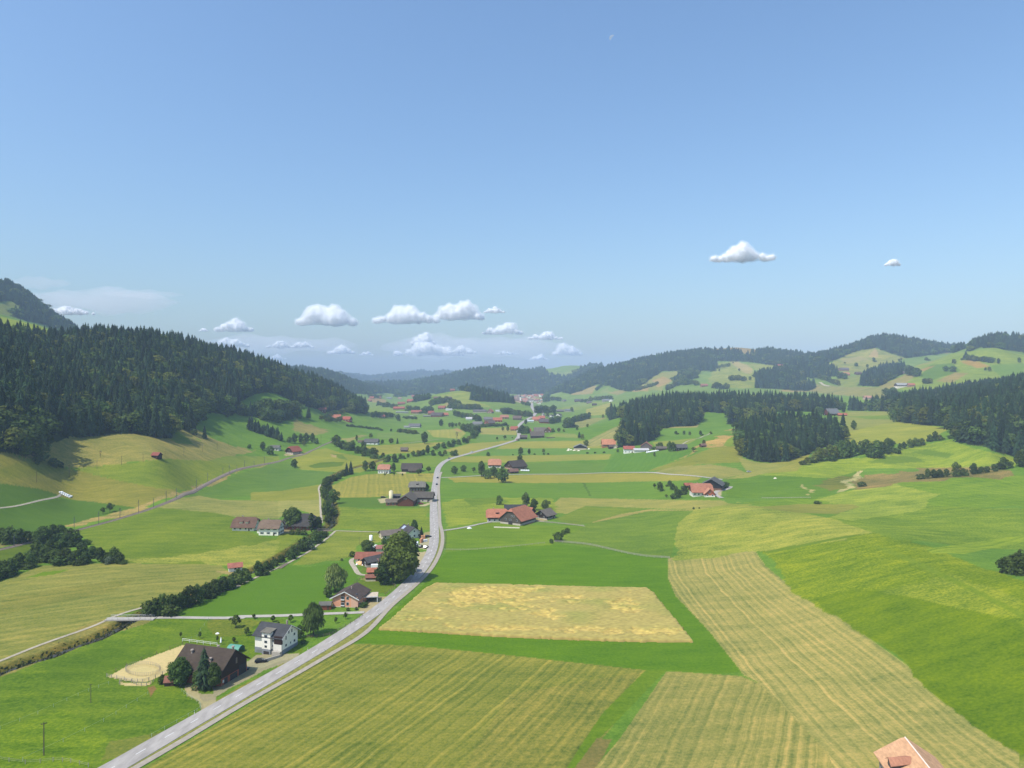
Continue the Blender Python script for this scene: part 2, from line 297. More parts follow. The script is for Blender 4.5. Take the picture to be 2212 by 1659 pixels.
F(zz(13,(185,285),(690,236),(690,250),(185,300)),(186,172,122),None,5,0,1)
F([(1447,1205),(1462,1130),(1480,1097),(1520,1085),(1600,1085),(1700,1100),(1790,1119),(1870,1138),(1950,1157),(1900,1155),(1800,1165),(1640,1190)],(150,176,84),None,5,0,2.0,(0,620))
F([(1640,1190),(1800,1165),(1850,1157),(1950,1156),(2070,1207),(2240,1263),(2240,1665),(2212,1640),(2090,1550),(1950,1430),(1790,1318),(1700,1262)],(116,160,34),None,5,0,2.0,(0,560))
F([(1760,1290),(1850,1270),(2000,1290),(2212,1350),(2240,1665),(2212,1640),(2090,1550),(1950,1430),(1800,1325)],(98,148,16),None,5,0,1.4,(0,560))
F([(1900,1280),(2050,1240),(2212,1300),(2212,1340),(2000,1300)],(128,166,54),None,5,0,2,(0,560))
F([(1650,1191),(1800,1162),(1850,1155),(1850,1158),(1800,1167),(1660,1196)],(98,150,48),None,5,0,.5,(0,560))
F(zz(13,(1340,215),(1450,230),(1900,440),(2212,600),(2212,630),(1900,470),(1560,310)),(112,160,44),None,5,0,1,(0,560))
F([(1600,1085),(1786,1118),(2068,1207),(2240,1263),(2240,1027),(2082,1025),(2004,1028),(1876,1048),(1780,1073),(1700,1078)],(104,164,50),[(2000,1040),(2212,1075)],9,.5,1.3,(470,640))
F([(1786,1118),(2068,1207),(2240,1263),(2240,1100),(2000,1090),(1850,1090)],(110,162,54),None,5,0,1.8,(360,560))
F(zz(6,(500,985),(800,900),(1100,870),(1500,960),(1300,1100),(800,1180),(570,1150),(830,1060),(450,1000)),(148,184,80),None,5,0,1.8,(430,640))
F(zz(6,(1380,1420),(2212,1300),(2212,1360),(1500,1500)),(128,176,58),zz(6,(1400,1440),(2212,1320)),5,.9,1,(330,560))
F(zz(6,(-300,1050),(0,1062),(300,1040),(760,1040),(830,1060),(560,1145),(500,1140),(200,1100),(0,1072)),(150,162,84),zz(6,(0,1080),(700,1060)),5,.5,1,(480,700))
F(zz(6,(-300,760),(0,795),(880,740),(700,870),(600,940),(430,1000),(0,990),(-300,990)),(84,152,46),None,5,0,1,(520,780))
F(zz(6,(420,870),(640,810),(780,800),(720,880),(560,920)),(124,140,66),None,5,0,1.5,(520,780))
F(zz(6,(800,830),(960,790),(1380,735),(1700,730),(2000,720),(2150,740),(2150,800),(1390,850),(900,890),(760,895)),(152,138,86),None,5,0,2.2,(560,800))
F(zz(6,(590,945),(780,800),(860,745),(870,760),(790,850),(700,905)),(206,194,148),None,5,0,2,(500,800))
F(zz(6,(255,855),(300,865),(420,932),(370,930)),(196,184,130),None,5,0,2,(500,800))
F(zz(6,(-300,775),(0,785),(400,690),(900,640),(1160,560),(1400,530),(1600,495),(1750,560),(2150,655),(2150,720),(1400,735),(880,740),(600,820),(0,795)),(132,176,64),zz(6,(900,700),(2100,690)),9,.3,1.8,(600,860))
F(zz(6,(1250,600),(1400,580),(1640,620),(1550,650),(1350,620)),(94,150,54),None,5,0,.6,(600,900))
F(zz(6,(870,690),(1100,630),(1300,640),(1380,680),(1100,700)),(98,152,56),None,5,0,.6,(600,900))
F(zz(6,(170,740),(360,680),(360,710),(300,730)),(158,142,88),None,5,0,1.5,(700,900))
F(zz(6,(640,470),(690,430),(1080,350),(1160,345),(1590,400),(1380,520),(1100,580),(830,560),(700,520)),(158,176,82),zz(6,(700,450),(1500,400)),7,.3,1,(800,1300))
F(zz(6,(640,300),(730,240),(1100,250),(1160,345),(1080,350),(690,440)),(152,168,96),None,5,0,1,(900,1300))
F(zz(6,(720,300),(1080,288),(1150,325),(900,322)),(108,158,62),None,5,0,1,(900,1300))
F(zz(6,(-40,800),(0,790),(300,760),(420,600),(200,640),(100,690),(0,700)),(160,168,86),zz(6,(0,780),(300,690)),6,.5,1,(700,900))
F(zz(5,(1300,230),(1500,140),(1700,40),(1850,-40),(1850,20),(1700,100),(1560,130)),(194,170,116),None,5,0,2,(700,1100))
F(zz(5,(1100,310),(1400,210),(1640,120),(1830,110),(1870,240),(1500,258),(1180,305)),(142,158,72),None,5,0,1,(700,1000))
F(zz(5,(1740,60),(1850,0),(1850,100),(1700,115)),(118,168,66),None,5,0,1,(700,1000))
F(zz(5,(1150,320),(1300,275),(1600,258),(1800,288),(1900,330),(1700,372),(1300,335)),(168,164,94),zz(5,(1200,310),(1800,330)),5,.7,1,(600,900))
F(zz(5,(1820,200),(1960,240),(2212,260),(2150,300),(1900,365),(1700,378),(1900,330)),(170,168,92),zz(5,(1800,340),(2100,290)),5,.5,1,(600,900))
# valley floor
F(zz(5,(-500,348),(0,343),(700,330),(1200,328),(1540,362),(1500,385),(600,405),(0,408),(-400,410)),(170,172,88),None,5,.3,.7)
F(zz(5,(-780,395),(0,405),(600,405),(1450,385),(1500,410),(1450,510),(1350,532),(400,516),(0,512),(-780,520)),(90,158,60),None,5,0,.7)
F(zz(5,(590,405),(610,405),(660,512),(645,512)),(70,130,50),None,5,0,.3)
F(zz(5,(340,580),(420,520),(1000,535),(1700,545),(1760,575),(1500,615),(1100,605),(610,588),(470,650),(370,640)),(178,172,98),zz(5,(400,540),(1600,580)),6,.35,1)
F(zz(5,(370,690),(480,650),(610,590),(1080,608),(650,725),(500,740)),(114,158,62))
F(zz(5,(600,745),(650,725),(1110,622),(1475,622),(1350,720),(1290,1003),(800,932),(370,872),(480,775)),(102,156,60),None,5,0,1.3)
F(zz(5,(650,723),(900,650),(1120,614),(1470,618),(1470,624),(1120,626),(700,716)),(190,172,108),None,5,0,1)
F([(962,1142),(1060,1122),(1150,1134),(1262,1137),(1230,1155),(1190,1178),(1100,1182),(965,1192)],(104,162,50),None,5,0,1)
F([(952,1085),(1000,1078),(1100,1074),(1190,1074),(1200,1110),(1050,1122),(962,1142)],(132,172,68),None,5,0,1.7)
F([(1000,1078),(1080,1074),(1100,1085),(1020,1092)],(100,152,52),None,5,0,1)
F(zz(3,(1280,230),(1500,226),(1990,242),(2212,250),(2212,332),(1280,366)),(88,154,64),None,5,0,.6)
F(zz(5,(0,240),(780,250),(740,326),(0,332)),(92,154,66),None,5,0,.6)
F(zz(5,(-500,195),(0,190),(820,168),(800,220),(0,245),(-450,240)),(158,172,88),None,5,0,.6)
F(zz(5,(850,170),(1370,165),(1400,190),(1200,270),(1100,315),(750,326)),(76,152,60),zz(5,(900,300),(1000,180)),7,.3,.5)
F(zz(5,(-550,185),(0,135),(480,128),(860,128),(860,165),(0,187)),(94,162,76),None,5,0,.6)
F(zz(5,(-100,140),(0,85),(620,68),(760,128),(480,130),(0,135)),(166,174,94),zz(5,(0,110),(600,90)),8,.3,.6)
F(zz(3,(1300,200),(1750,72),(1885,66),(1540,178)),(164,172,92),None,5,0,.6)
F(zz(3,(930,240),(1050,195),(1360,190),(1300,230),(1240,280),(920,300)),(110,162,70),None,5,0,.6)
F(zz(7,(1350,965),(1600,900),(2050,868),(1860,935),(1500,1022)),(168,174,96),None,5,0,.6)
F(zz(7,(1640,885),(1700,812),(2050,820),(2060,862)),(96,158,82),None,5,0,.5)
F(zz(7,(1700,752),(2050,740),(2050,818),(1700,812)),(172,174,106),zz(7,(1700,780),(2050,780)),9,.4,.6)
F(zz(7,(600,925),(1350,885),(1100,985),(700,1012),(600,980)),(162,170,88),None,5,0,1.3)
F(zz(7,(1180,770),(1500,760),(1560,800),(1500,855),(1240,835)),(168,178,98),zz(7,(1300,780),(1300,840)),9,.6,.6)
F(zz(7,(700,800),(1000,785),(1180,775),(1240,860),(1100,890),(700,850)),(108,162,84),None,5,0,1)
F(zz(7,(1430,760),(1480,752),(1540,785),(1500,790)),(186,162,112),None,5,0,1)
F(zz(7,(380,860),(560,820),(620,830),(420,885)),(172,164,106),None,5,0,1.5)
F(zz(7,(-100,650),(0,680),(220,780),(100,830),(-100,800)),(164,154,100),None,5,0,1.5)
F(zz(8,(150,945),(350,880),(970,873),(960,947)),(166,174,92),zz(8,(200,920),(900,900)),9,.4,.6)
F(zz(8,(0,1005),(350,945),(1300,950),(1280,1000),(0,1022)),(90,162,80),None,5,0,.5)
F(zz(8,(340,830),(900,850),(960,875),(350,880)),(92,158,80),None,5,0,.5)
F(zz(8,(640,830),(700,800),(900,805),(940,850)),(140,168,98),zz(8,(640,820),(900,820)),9,.4,.6)
F(zz(8,(1000,880),(1400,685),(1380,800),(1320,900),(1050,930)),(172,168,110),zz(8,(1050,900),(1390,720)),9,.8,1,(900,1800))
F(zz(8,(850,730),(850,700),(920,662),(1200,650),(1150,680),(960,752)),(160,158,96),None,5,0,1.6,(1100,2000))
F(zz(8,(1000,570),(1250,500),(1230,620),(1000,632)),(168,176,106),zz(8,(1000,600),(1200,560)),14,.5,1,(1200,2500))
F(zz(8,(760,560),(1000,490),(1240,500),(1000,560),(800,600)),(130,168,94),None,5,0,1,(1400,2800))
F(zz(8,(1690,830),(1740,750),(2080,735),(2180,830)),(92,164,70),None,5,0,.6,(900,1400))
F(zz(8,(1690,765),(1830,722),(2090,715),(2080,745),(1800,752)),(184,170,110),None,5,0,1,(900,1400))
F(zz(8,(1640,885),(2090,850),(1960,922),(1680,935)),(148,172,84),None,5,0,1,(800,1300))
F(zz(7,(600,465),(700,462),(790,480),(780,505),(650,500)),(172,150,112),None,5,0,1,(1500,4000))
F(zz(7,(570,470),(700,515),(850,570),(900,605),(620,625)),(118,162,80),None,5,0,1,(1500,4000))
F(zz(7,(1260,450),(1420,400),(1600,388),(1610,470),(1830,555),(1450,505),(1350,545)),(140,168,88),None,5,0,1.5,(1800,2900))
F(zz(7,(1340,540),(1400,480),(1420,500),(1380,550)),(172,160,112),None,5,0,1,(1800,2900))
# far right hills
F(zz(9,(180,315),(250,290),(330,290),(420,310),(480,400),(440,460),(200,460),(150,420)),(142,164,90),None,5,0,2,(1800,3400))
F(zz(9,(285,290),(345,288),(440,335),(430,370),(380,360)),(192,172,126),None,5,0,1,(1800,3400))
F(zz(9,(-100,260),(0,225),(190,188),(370,172),(520,205),(400,240),(300,225),(140,218)),(166,146,112),None,5,0,1,(2900,4300))
F(zz(9,(200,255),(280,235),(370,245),(300,262)),(190,165,135),None,5,0,1,(2700,4300))
F(zz(9,(410,300),(600,310),(760,270),(780,300),(640,340),(480,350)),(146,166,96),None,5,0,1.5,(1800,3400))
F(zz(9,(900,320),(1100,222),(1230,200),(1340,240),(1440,262),(1380,300),(1250,330),(1100,370),(940,340)),(148,162,96),None,5,0,2,(1900,3300))
F(zz(9,(1195,258),(1240,195),(1265,262)),(186,166,134),None,5,0,.6,(1900,3300))
F(zz(9,(1000,270),(1150,255),(1200,275),(1050,300)),(176,164,112),None,5,0,1,(1900,3300))
F(zz(9,(1380,295),(1560,262),(1810,228),(2000,195),(2212,245),(2400,300),(2400,440),(2212,430),(1900,440),(1500,480),(1260,452),(1450,375),(1520,330)),(128,168,72),None,5,0,1.5,(1300,2400))
F(zz(9,(1380,295),(1560,262),(1700,250),(1600,300),(1450,330)),(150,158,90),None,5,0,1,(1300,2400))
F(zz(9,(1790,285),(1870,275),(1990,320),(1900,332)),(176,150,92),None,5,0,1,(1300,2400))
F(zz(9,(1520,390),(1600,310),(1740,298),(1800,350),(1600,412)),(84,142,50),None,5,0,.8,(1300,2400))
F(zz(9,(1640,415),(1760,360),(1845,365),(1740,428)),(174,154,94),None,5,0,1,(1300,2400))
F(zz(9,(1500,345),(1640,310),(1560,350)),(168,146,92),None,5,0,1,(1300,2400))
F(zz(9,(1260,452),(1440,372),(1500,380),(1440,430),(1320,470)),(170,156,98),None,5,0,1,(1300,2200))
F(zz(9,(1980,310),(2212,300),(2212,390),(2060,390)),(96,154,66),None,5,0,.8,(1300,2400))
F(zz(9,(840,430),(1000,452),(1260,456),(1390,470),(1300,530),(1130,520),(820,490)),(152,156,104),None,5,0,1.2,(1300,2400))
F(zz(9,(600,480),(840,430),(900,480),(700,490)),(170,154,104),None,5,0,1.2,(1300,2400))
F(zz(9,(940,405),(1050,390),(1240,360),(1120,430),(1130,452),(1000,450)),(132,158,86),None,5,0,1.4,(1500,2600))
F(zz(9,(1580,178),(1700,205),(1790,215),(1700,238)),(176,158,118),None,5,0,1,(2500,3400))
F(zz(8,(1450,400),(1560,300),(1650,250),(1740,210),(1930,200),(1920,260),(1800,320),(1740,385)),(152,162,100),None,5,0,1.5,(1800,3400))
F(zz(8,(1640,290),(1750,250),(1840,290),(1700,360)),(184,160,118),None,5,0,1,(1800,3400))
F(zz(8,(1440,400),(1500,350),(1620,340),(1600,390)),(184,160,114),None,5,0,1,(1800,3400))
F(zz(8,(1850,160),(1940,120),(2020,150),(2020,175)),(168,158,112),None,5,0,1,(2000,3600))
F(zz(8,(1560,200),(1690,170),(1720,200),(1600,215)),(178,156,118),None,5,0,1,(2000,3600))
F(zz(8,(850,425),(980,382),(1110,330),(1060,420),(900,432)),(178,158,116),None,5,0,1,(1800,3800))
F(zz(8,(1100,420),(1210,350),(1230,410)),(134,164,104),None,5,0,1,(1800,3800))
F(zz(8,(1220,410),(1330,380),(1400,400),(1300,430)),(168,156,108),None,5,0,1,(1800,3800))
F(zz(8,(640,430),(760,370),(780,400),(700,430)),(122,166,108),None,5,0,1,(2500,4500))
F(zz(8,(540,430),(600,380),(640,380),(620,440)),(186,168,126),None,5,0,1,(2500,4500))
F(zz(8,(640,205),(800,210),(1000,190),(1050,205),(870,235),(800,255),(700,230)),(132,166,112),None,5,0,1,(3600,5600))
F(zz(7,(1650,215),(1700,205),(1750,230),(1790,260),(1700,275),(1660,240)),(132,172,104),None,5,0,1,(3600,5600))
F(zz(8,(100,380),(160,362),(200,395),(150,405)),(186,168,120),None,5,0,1,(3000,5600))
# far left mountain
F([(-150,650),(0,683),(90,705),(120,720),(0,714),(-150,700)],(134,170,54),None,5,0,.8,(1200,1700))
F(zz(10,(-100,150),(0,190),(60,170),(150,200),(270,240),(100,220),(40,270),(0,260)),(126,152,84),None,5,0,1,(1900,2800))
F(zz(10,(0,60),(90,80),(140,110),(60,110),(0,100)),(120,148,84),None,5,0,1,(1900,2800))
F(zz(10,(290,280),(350,290),(380,310),(300,320)),(140,156,90),None,5,0,1,(1900,2800))

# ------------------------------------------------------------------ woods: photo outlines of the ground they stand on, with a depth range
def front_back(front, back, **k):
    """outline on the map: front edge seen in the photo, back edge given as (column, depth)"""
    pts = []
    for x, y in front:
        g = G(x, y, **k); pts.append((g.x / g.y, g.y))
    for x, D in back: pts.append(((x - CX) / FP, D))
    return np.array(pts)
WOODS = []   # (name, 'map'|'pix', outline, depth range, spacing, share of broadleaf, height)
WOODS.append(('left', 'map', front_back([(-150,965),(0,978),(60,985),(110,960),(150,942),(200,942),(260,938),(340,947),(371,947),(378,920),(417,940),(434,893),(503,898),(517,867),(555,851),(590,848),(642,872),(722,886),(764,893),(790,894)],
    [(792,1790),(700,1790),(600,1660),(500,1560),(400,1400),(200,1260),(0,1090),(-150,1040)]), None, 8.5, .28, 30))
WOODS.append(('tongue', 'map', front_back([(1316,893),(1352,912),(1350,935),(1340,966),(1385,962),(1416,945),(1412,922),(1430,925),(1505,920),(1512,890),(1570,893),(1580,918),(1655,892),(1690,888),(1760,890),(1850,886),(1935,889)],
    [(1960,1440),(1850,1430),(1700,1450),(1500,1520),(1400,1500),(1318,1560)]), None, 9, .24, 29))
WOODS.append(('middle', 'map', front_back([(1597,962),(1607,987),(1646,999),(1697,997),(1735,985),(1760,972),(1818,958),(1824,938)],
    [(1826,905),(1795,945),(1700,1000),(1640,985),(1597,965)]), None, 7.6, .2, 25))
WOODS.append(('right', 'map', front_back([(1940,911),(2004,919),(2040,921),(2053,926),(2060,943),(2094,961),(2145,976),(2196,987),(2250,1000),(2450,1020)],
    [(2450,1250),(2212,1420),(2050,1440),(1945,1400)]), None, 8.5, .2, 31))
def WP(name, poly, D, sp, bl=.1, h=24): WOODS.append((name, 'pix', np.array(poly, float), D, sp, bl, h))
WP('knoll', zz(7,(1605,475),(1615,400),(1480,385),(1640,385),(1900,440),(2050,530),(1960,575),(1830,555)), (2150,2700), 13, .05)
WP('spur', zz(7,(230,300),(370,310),(700,345),(850,410),(600,410),(500,390),(440,370)), (3000,4200), 20)
WP('spurfoot', [(590,795),(740,808),(850,846),(800,852),(690,848),(590,840)], (2500,4300), 18)
WP('leftpeak', zz(10,(-200,20),(0,60),(150,100),(230,160),(290,230),(380,280),(440,310),(520,350),(480,390),(350,370),(300,320),(160,290),(60,260),(150,205),(60,165),(0,170),(-200,120)), (1850,3300), 16, .15)
WP('range', zz(8,(-460,430),(-350,350),(-250,290),(-150,200),(0,150),(100,170),(300,190),(420,170),(580,180),(640,240),(700,250),(800,262),(870,245),(950,190),(1050,150),(1180,130),(1110,330),(980,380),(850,420),(770,400),(640,425),(500,430),(200,420),(0,400),(-200,440)), (3400,5600), 26, .1)
WP('massif', zz(8,(640,430),(760,320),(1100,150),(1330,90),(1480,60),(1640,10),(1800,10),(1950,20),(2260,20),(2260,200),(1740,200),(1560,320),(1440,400),(1360,390),(1230,345),(1110,330),(980,380),(850,425),(770,400)), (2300,4600), 18, .12)
WP('peak', zz(9,(-100,270),(0,235),(300,220),(400,250),(560,215),(760,245),(900,240),(1000,200),(1180,125),(1260,112),(1500,130),(1850,190),(1800,225),(1640,240),(1440,265),(1340,235),(1240,195),(1100,225),(930,300),(800,290),(700,330),(560,310),(400,290),(200,285),(150,310),(0,325),(-100,330)), (2200,4300), 17, .12)
WP('patch', zz(9,(450,385),(600,350),(760,325),(900,315),(990,355),(980,385),(860,400),(740,390),(855,462),(800,482),(460,462)), (1800,2800), 13, .1)
WP('slope', zz(9,(1120,445),(1180,385),(1330,318),(1430,345),(1420,370),(1260,452)), (1500,2600), 12, .1)
WP('crest', zz(9,(1840,215),(1900,160),(2050,140),(2300,150),(2300,245),(2080,210),(1930,195),(1860,222)), (2000,2900), 13, .1)
WP('blue', [(560,790),(1300,780),(1300,850),(1010,850),(930,870),(820,860),(600,850)], (5600,9400), 52, .1)
WP('vale', [(790,790),(1020,780),(1015,850),(940,872),(860,862),(790,840)], (3800,5600), 30)
WP('strip', zz(9,(0,320),(120,340),(60,380),(0,440),(-80,440)), (1700,3000), 14, .5)

def inpoly(x, y, P):
    c = np.zeros(x.shape, bool); n = len(P)
    bx0, by0 = P.min(0); bx1, by1 = P.max(0)
    m = (x >= bx0) & (x <= bx1) & (y >= by0) & (y <= by1); idx = np.nonzero(m.ravel())[0]
    if len(idx) == 0: return c
    xs = x.ravel()[idx]; ys = y.ravel()[idx]; r = np.zeros(len(idx), bool)
    for i in range(n):
        x0, y0 = P[i]; x1, y1 = P[i - 1]
        if y0 == y1: continue
        k = ((y0 > ys) != (y1 > ys)) & (xs < (x1 - x0) * (ys - y0) / (y1 - y0) + x0)
        r ^= k
    c.ravel()[idx] = r
    return c
def wood_mask(W, X, Y, PX, PY):
    if W[1] == 'map': return inpoly(X / np.maximum(Y, 1), Y, W[2])
    return inpoly(PX, PY, W[2]) & (Y >= W[3][0]) & (Y <= W[3][1])

# ------------------------------------------------------------------ ground sheet
STREAM = [G(*p) for p in zz(1,(-260,800),(0,680),(200,610),(380,560),(560,480),(760,420),(900,350),(1010,285),(1110,250)) + [(350,1305),(430,1275),(500,1248),(560,1225),(600,1205),(650,1175),(690,1150),(716,1132),(722,1105),(712,1075),(706,1050),(715,1030),(745,1015),(790,1003),(850,985)]]
def pl_dist(X, Y, pts):
    d = np.full(X.shape, 1e9); sgn = np.ones(X.shape)
    for p, q in zip(pts[:-1], pts[1:]):
        ax, ay, bx, by = p[0], p[1], q[0], q[1]
        L2 = (bx - ax) ** 2 + (by - ay) ** 2 + 1e-9
        t = np.clip(((X - ax) * (bx - ax) + (Y - ay) * (by - ay)) / L2, 0, 1)
        dd = np.hypot(X - ax - t * (bx - ax), Y - ay - t * (by - ay)); k = dd < d
        d = np.where(k, dd, d)
        sgn = np.where(k, np.sign((bx - ax) * (Y - ay) - (by - ay) * (X - ax)), sgn)
    return d, sgn
def build_ground():
    ys = [-500, -350, -200, -80, 0, 60, 100, 130, 150, 162, 170]; y = 176.0
    while y < 13000:
        ys.append(y); y += min(y * y / (CAM_Z * 709.7) * 1.0, y * (.0042 if y < 5200 else .008), 1e9)
    ys += [13200]
    ys = np.array(ys)
    us = np.concatenate([[-1.6, -1.5, -1.3, -1.15, -1.05, -.98, -.92, -.88, -.85, -.82, -.80, -.785], np.arange(-.775, .776, .00175), [.785, .80, .82, .85, .88, .92, .98, 1.05, 1.15, 1.3, 1.5, 1.6]])
    ny, nx = len(ys), len(us)
    Yg = np.repeat(ys[:, None], nx, 1); Xg = us[None] * np.maximum(Yg, 165)
    Zg = np.zeros_like(Xg)
    for j in range(ny): Zg[j] = hgt(Xg[j], Yg[j])
    far = np.clip((Yg - 13000) / 20000, 0, 1); Zg = Zg * (1 - far) + 60 * far
    Ys = np.maximum(Yg, 165.0)
    PX = CX + Xg / Ys * FP; PY = CY - (Zg - CAM_Z) / Ys * FP
    # stream bed
    near = (Yg < 1100) & (Yg > 100) & (Xg < -60)
    ds = np.full(Xg.shape, 1e9); dd, _ = pl_dist(Xg[near], Yg[near], STREAM); ds[near] = dd
    Zg -= 2.0 * np.clip(1 - (ds - 1.6) / 3.2, 0, 1)
    n = ny * nx
    col = np.empty((ny, nx, 3)); col[:] = S2L((114, 156, 62))
    b = np.clip((Yg - 1300) / 800, 0, 1)[..., None]; col[:] = col * (1 - b) + np.array(S2L((126, 156, 84))) * b
    b = (np.clip((Yg - np.where(Xg < -.03 * Yg, 3900, 5300)) / 600, 0, 1) * (vnoise(Xg / 420, Yg / 500) + .6 * vnoise(Xg / 150, Yg / 180) < .30))[..., None]; col[:] = col * (1 - b) + np.array(S2L((64, 80, 50))) * b
    st = np.zeros((ny, nx, 3)); st[..., 2] = 1.3
    j1 = vnoise(Xg / 22, Yg / 30) + .6 * vnoise(Xg / 8, Yg / 8 + 5) + .35 * vnoise(Xg / 2.5, Yg / 2.5); j2 = vnoise(Xg / 22 + 40, Yg / 30) + .6 * vnoise(Xg / 8 + 40, Yg / 8)
    for poly, c, s, w, amp, mot, D, curve in FIELDS:
        soft = np.where(Yg > 1200, 6.0, 16.0 if mot < 1.9 else 26.0) if mot >= 1.4 and s is None else 1.8
        m = inpoly(PX + j1 * soft, PY + j2 * soft * .45, poly)
        if D[0] > 0 or D[1] < 1e8: m &= (Yg >= D[0]) & (Yg <= D[1])
        m &= Yg > 100
        if not m.any(): continue
        col[m] = S2L(c); st[m, 1] = 0; st[m, 2] = mot
        if s is not None:
            pts = [G(*p) for p in s]
            if curve:
                d, sg = pl_dist(Xg[m], Yg[m], pts); st[m, 0] = d * sg / w
            else:
                dx, dy = pts[1].x - pts[0].x, pts[1].y - pts[0].y; L = math.hypot(dx, dy)
                st[m, 0] = ((Xg[m] - pts[0].x) * dy - (Yg[m] - pts[0].y) * dx) / L / w
            st[m, 1] = amp
    m = ds < 5.5; t = np.clip((5.5 - ds[m]) / 2, 0, 1)[:, None]; col[m] = col[m] * (1 - t) + np.array(S2L((128, 124, 66))) * t; st[m, 2] = 2.2; st[m, 1] = 0
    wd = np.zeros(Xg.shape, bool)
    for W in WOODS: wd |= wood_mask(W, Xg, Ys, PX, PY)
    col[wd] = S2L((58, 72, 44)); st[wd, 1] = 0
    me = bpy.data.meshes.new("ground")
    co = np.stack([Xg, Yg, Zg], -1).reshape(-1, 3).astype(np.float32)
    i = np.arange(ny - 1)[:, None] * nx + np.arange(nx - 1)[None]
    q = np.stack([i, i + 1, i + nx + 1, i + nx], -1).reshape(-1, 4).astype(np.int32)
    me.vertices.add(n); me.vertices.foreach_set('co', co.ravel())
    me.loops.add(q.size); me.loops.foreach_set('vertex_index', q.ravel())
    me.polygons.add(len(q)); me.polygons.foreach_set('loop_start', (np.arange(len(q)) * 4).astype(np.int32))
    me.polygons.foreach_set('use_smooth', np.ones(len(q), bool))
    me.update(calc_edges=True)
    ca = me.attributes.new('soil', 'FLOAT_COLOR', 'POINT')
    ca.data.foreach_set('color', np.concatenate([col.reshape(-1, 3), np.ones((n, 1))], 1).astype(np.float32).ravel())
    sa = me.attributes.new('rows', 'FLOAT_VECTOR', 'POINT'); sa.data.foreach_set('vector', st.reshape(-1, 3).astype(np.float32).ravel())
    m = bpy.data.materials.new('meadow'); m.use_nodes = True; nt = m.node_tree; L = nt.links.new
    bs = nt.nodes['Principled BSDF']; bs.inputs['Roughness'].default_value = .95; bs.inputs['Specular IOR Level'].default_value = .08
    A = nt.nodes.new('ShaderNodeAttribute'); A.attribute_name = 'soil'; B = nt.nodes.new('ShaderNodeAttribute'); B.attribute_name = 'rows'
    sp = nt.nodes.new('ShaderNodeSeparateXYZ'); L(B.outputs['Vector'], sp.inputs[0])
    geo = nt.nodes.new('ShaderNodeNewGeometry')
    def noise(scale, det=3, rough=.55, vec=None, sc3=None):
        t = nt.nodes.new('ShaderNodeTexNoise'); t.inputs['Scale'].default_value = scale; t.inputs['Detail'].default_value = det; t.inputs['Roughness'].default_value = rough
        src = geo.outputs['Position']
        if sc3:
            mp = nt.nodes.new('ShaderNodeMapping'); mp.inputs['Scale'].default_value = sc3; mp.inputs['Rotation'].default_value = (0, 0, R(12)); L(src, mp.inputs[0]); src = mp.outputs[0]
        L(src, t.inputs['Vector']); return t.outputs[0]
    def math_(op, a, b=None, c=None):
        t = nt.nodes.new('ShaderNodeMath'); t.operation = op
        for k, v in enumerate((a, b, c)):
            if v is None: continue
            if isinstance(v, (int, float)): t.inputs[k].default_value = v
            else: L(v, t.inputs[k])
        return t.outputs[0]
    big = noise(.018, 4); mid = noise(.11, 5, .62, sc3=(.45, 1.5, 1)); fine = noise(.9, 5, .72)
    v = math_('ADD', math_('MULTIPLY', math_('SUBTRACT', big, .5), .8), math_('MULTIPLY', math_('SUBTRACT', mid, .5), 1.1))
    v = math_('ADD', v, math_('MULTIPLY', math_('SUBTRACT', fine, .5), 1.7))
    v = math_('MULTIPLY', v, sp.outputs[2])
    # stripes left by the mower: soft bands plus irregular windrows
    wob = math_('MULTIPLY', math_('SUBTRACT', noise(.05, 3), .5), .9)
    sx = math_('ADD', sp.outputs[0], wob)
    n1 = nt.nodes.new('ShaderNodeTexNoise'); n1.noise_dimensions = '1D'; n1.inputs['Scale'].default_value = 1.9; n1.inputs['Detail'].default_value = 4.0; n1.inputs['Roughness'].default_value = .65; L(sx, n1.inputs['W'])
    s1 = math_('SINE', math_('MULTIPLY', sx, 6.283))
    bands = math_('ADD', math_('MULTIPLY', s1, .10), math_('MULTIPLY', math_('SUBTRACT', n1.outputs[0], .5), 1.35))
    brk = math_('MULTIPLY', noise(.03, 4, .6), 1.5)
    bands = math_('MULTIPLY', math_('MULTIPLY', bands, brk), sp.outputs[1])
    gain = math_('ADD', 1.0, math_('ADD', math_('MULTIPLY', v, .55), math_('MULTIPLY', bands, .75)))
    gain = math_('MAXIMUM', gain, .35)
    # yellower where bright, greener where dark
    mx = nt.nodes.new('ShaderNodeVectorMath'); mx.operation = 'SCALE'; L(A.outputs['Color'], mx.inputs[0]); L(gain, mx.inputs['Scale'])
    tint = nt.nodes.new('ShaderNodeCombineXYZ')
    tv = math_('ADD', math_('MULTIPLY', v, .35), math_('MULTIPLY', bands, .45))
    L(math_('MAXIMUM', math_('ADD', 1.0, tv), .4), tint.inputs[0]); tint.inputs[1].default_value = 1.0; L(math_('MAXIMUM', math_('ADD', 1.0, math_('MULTIPLY', tv, .5)), .4), tint.inputs[2])
    m2 = nt.nodes.new('ShaderNodeVectorMath'); m2.operation = 'MULTIPLY'; L(mx.outputs[0], m2.inputs[0]); L(tint.outputs[0], m2.inputs[1])
    m3 = nt.nodes.new('ShaderNodeVectorMath'); m3.operation = 'MULTIPLY'; L(m2.outputs[0], m3.inputs[0]); m3.inputs[1].default_value = GROUND_GAIN
    L(m3.outputs[0], bs.inputs['Base Color'])
    bp = nt.nodes.new('ShaderNodeBump'); bp.inputs['Strength'].default_value = .5; bp.inputs['Distance'].default_value = .5
    L(math_('ADD', fine, mid), bp.inputs['Height']); L(bp.outputs[0], bs.inputs['Normal'])
    o = link('ground', me, m); o['kind'] = 'structure'
    return o
GROUND_GAIN = (.56, .52, .31)
ground = build_ground()
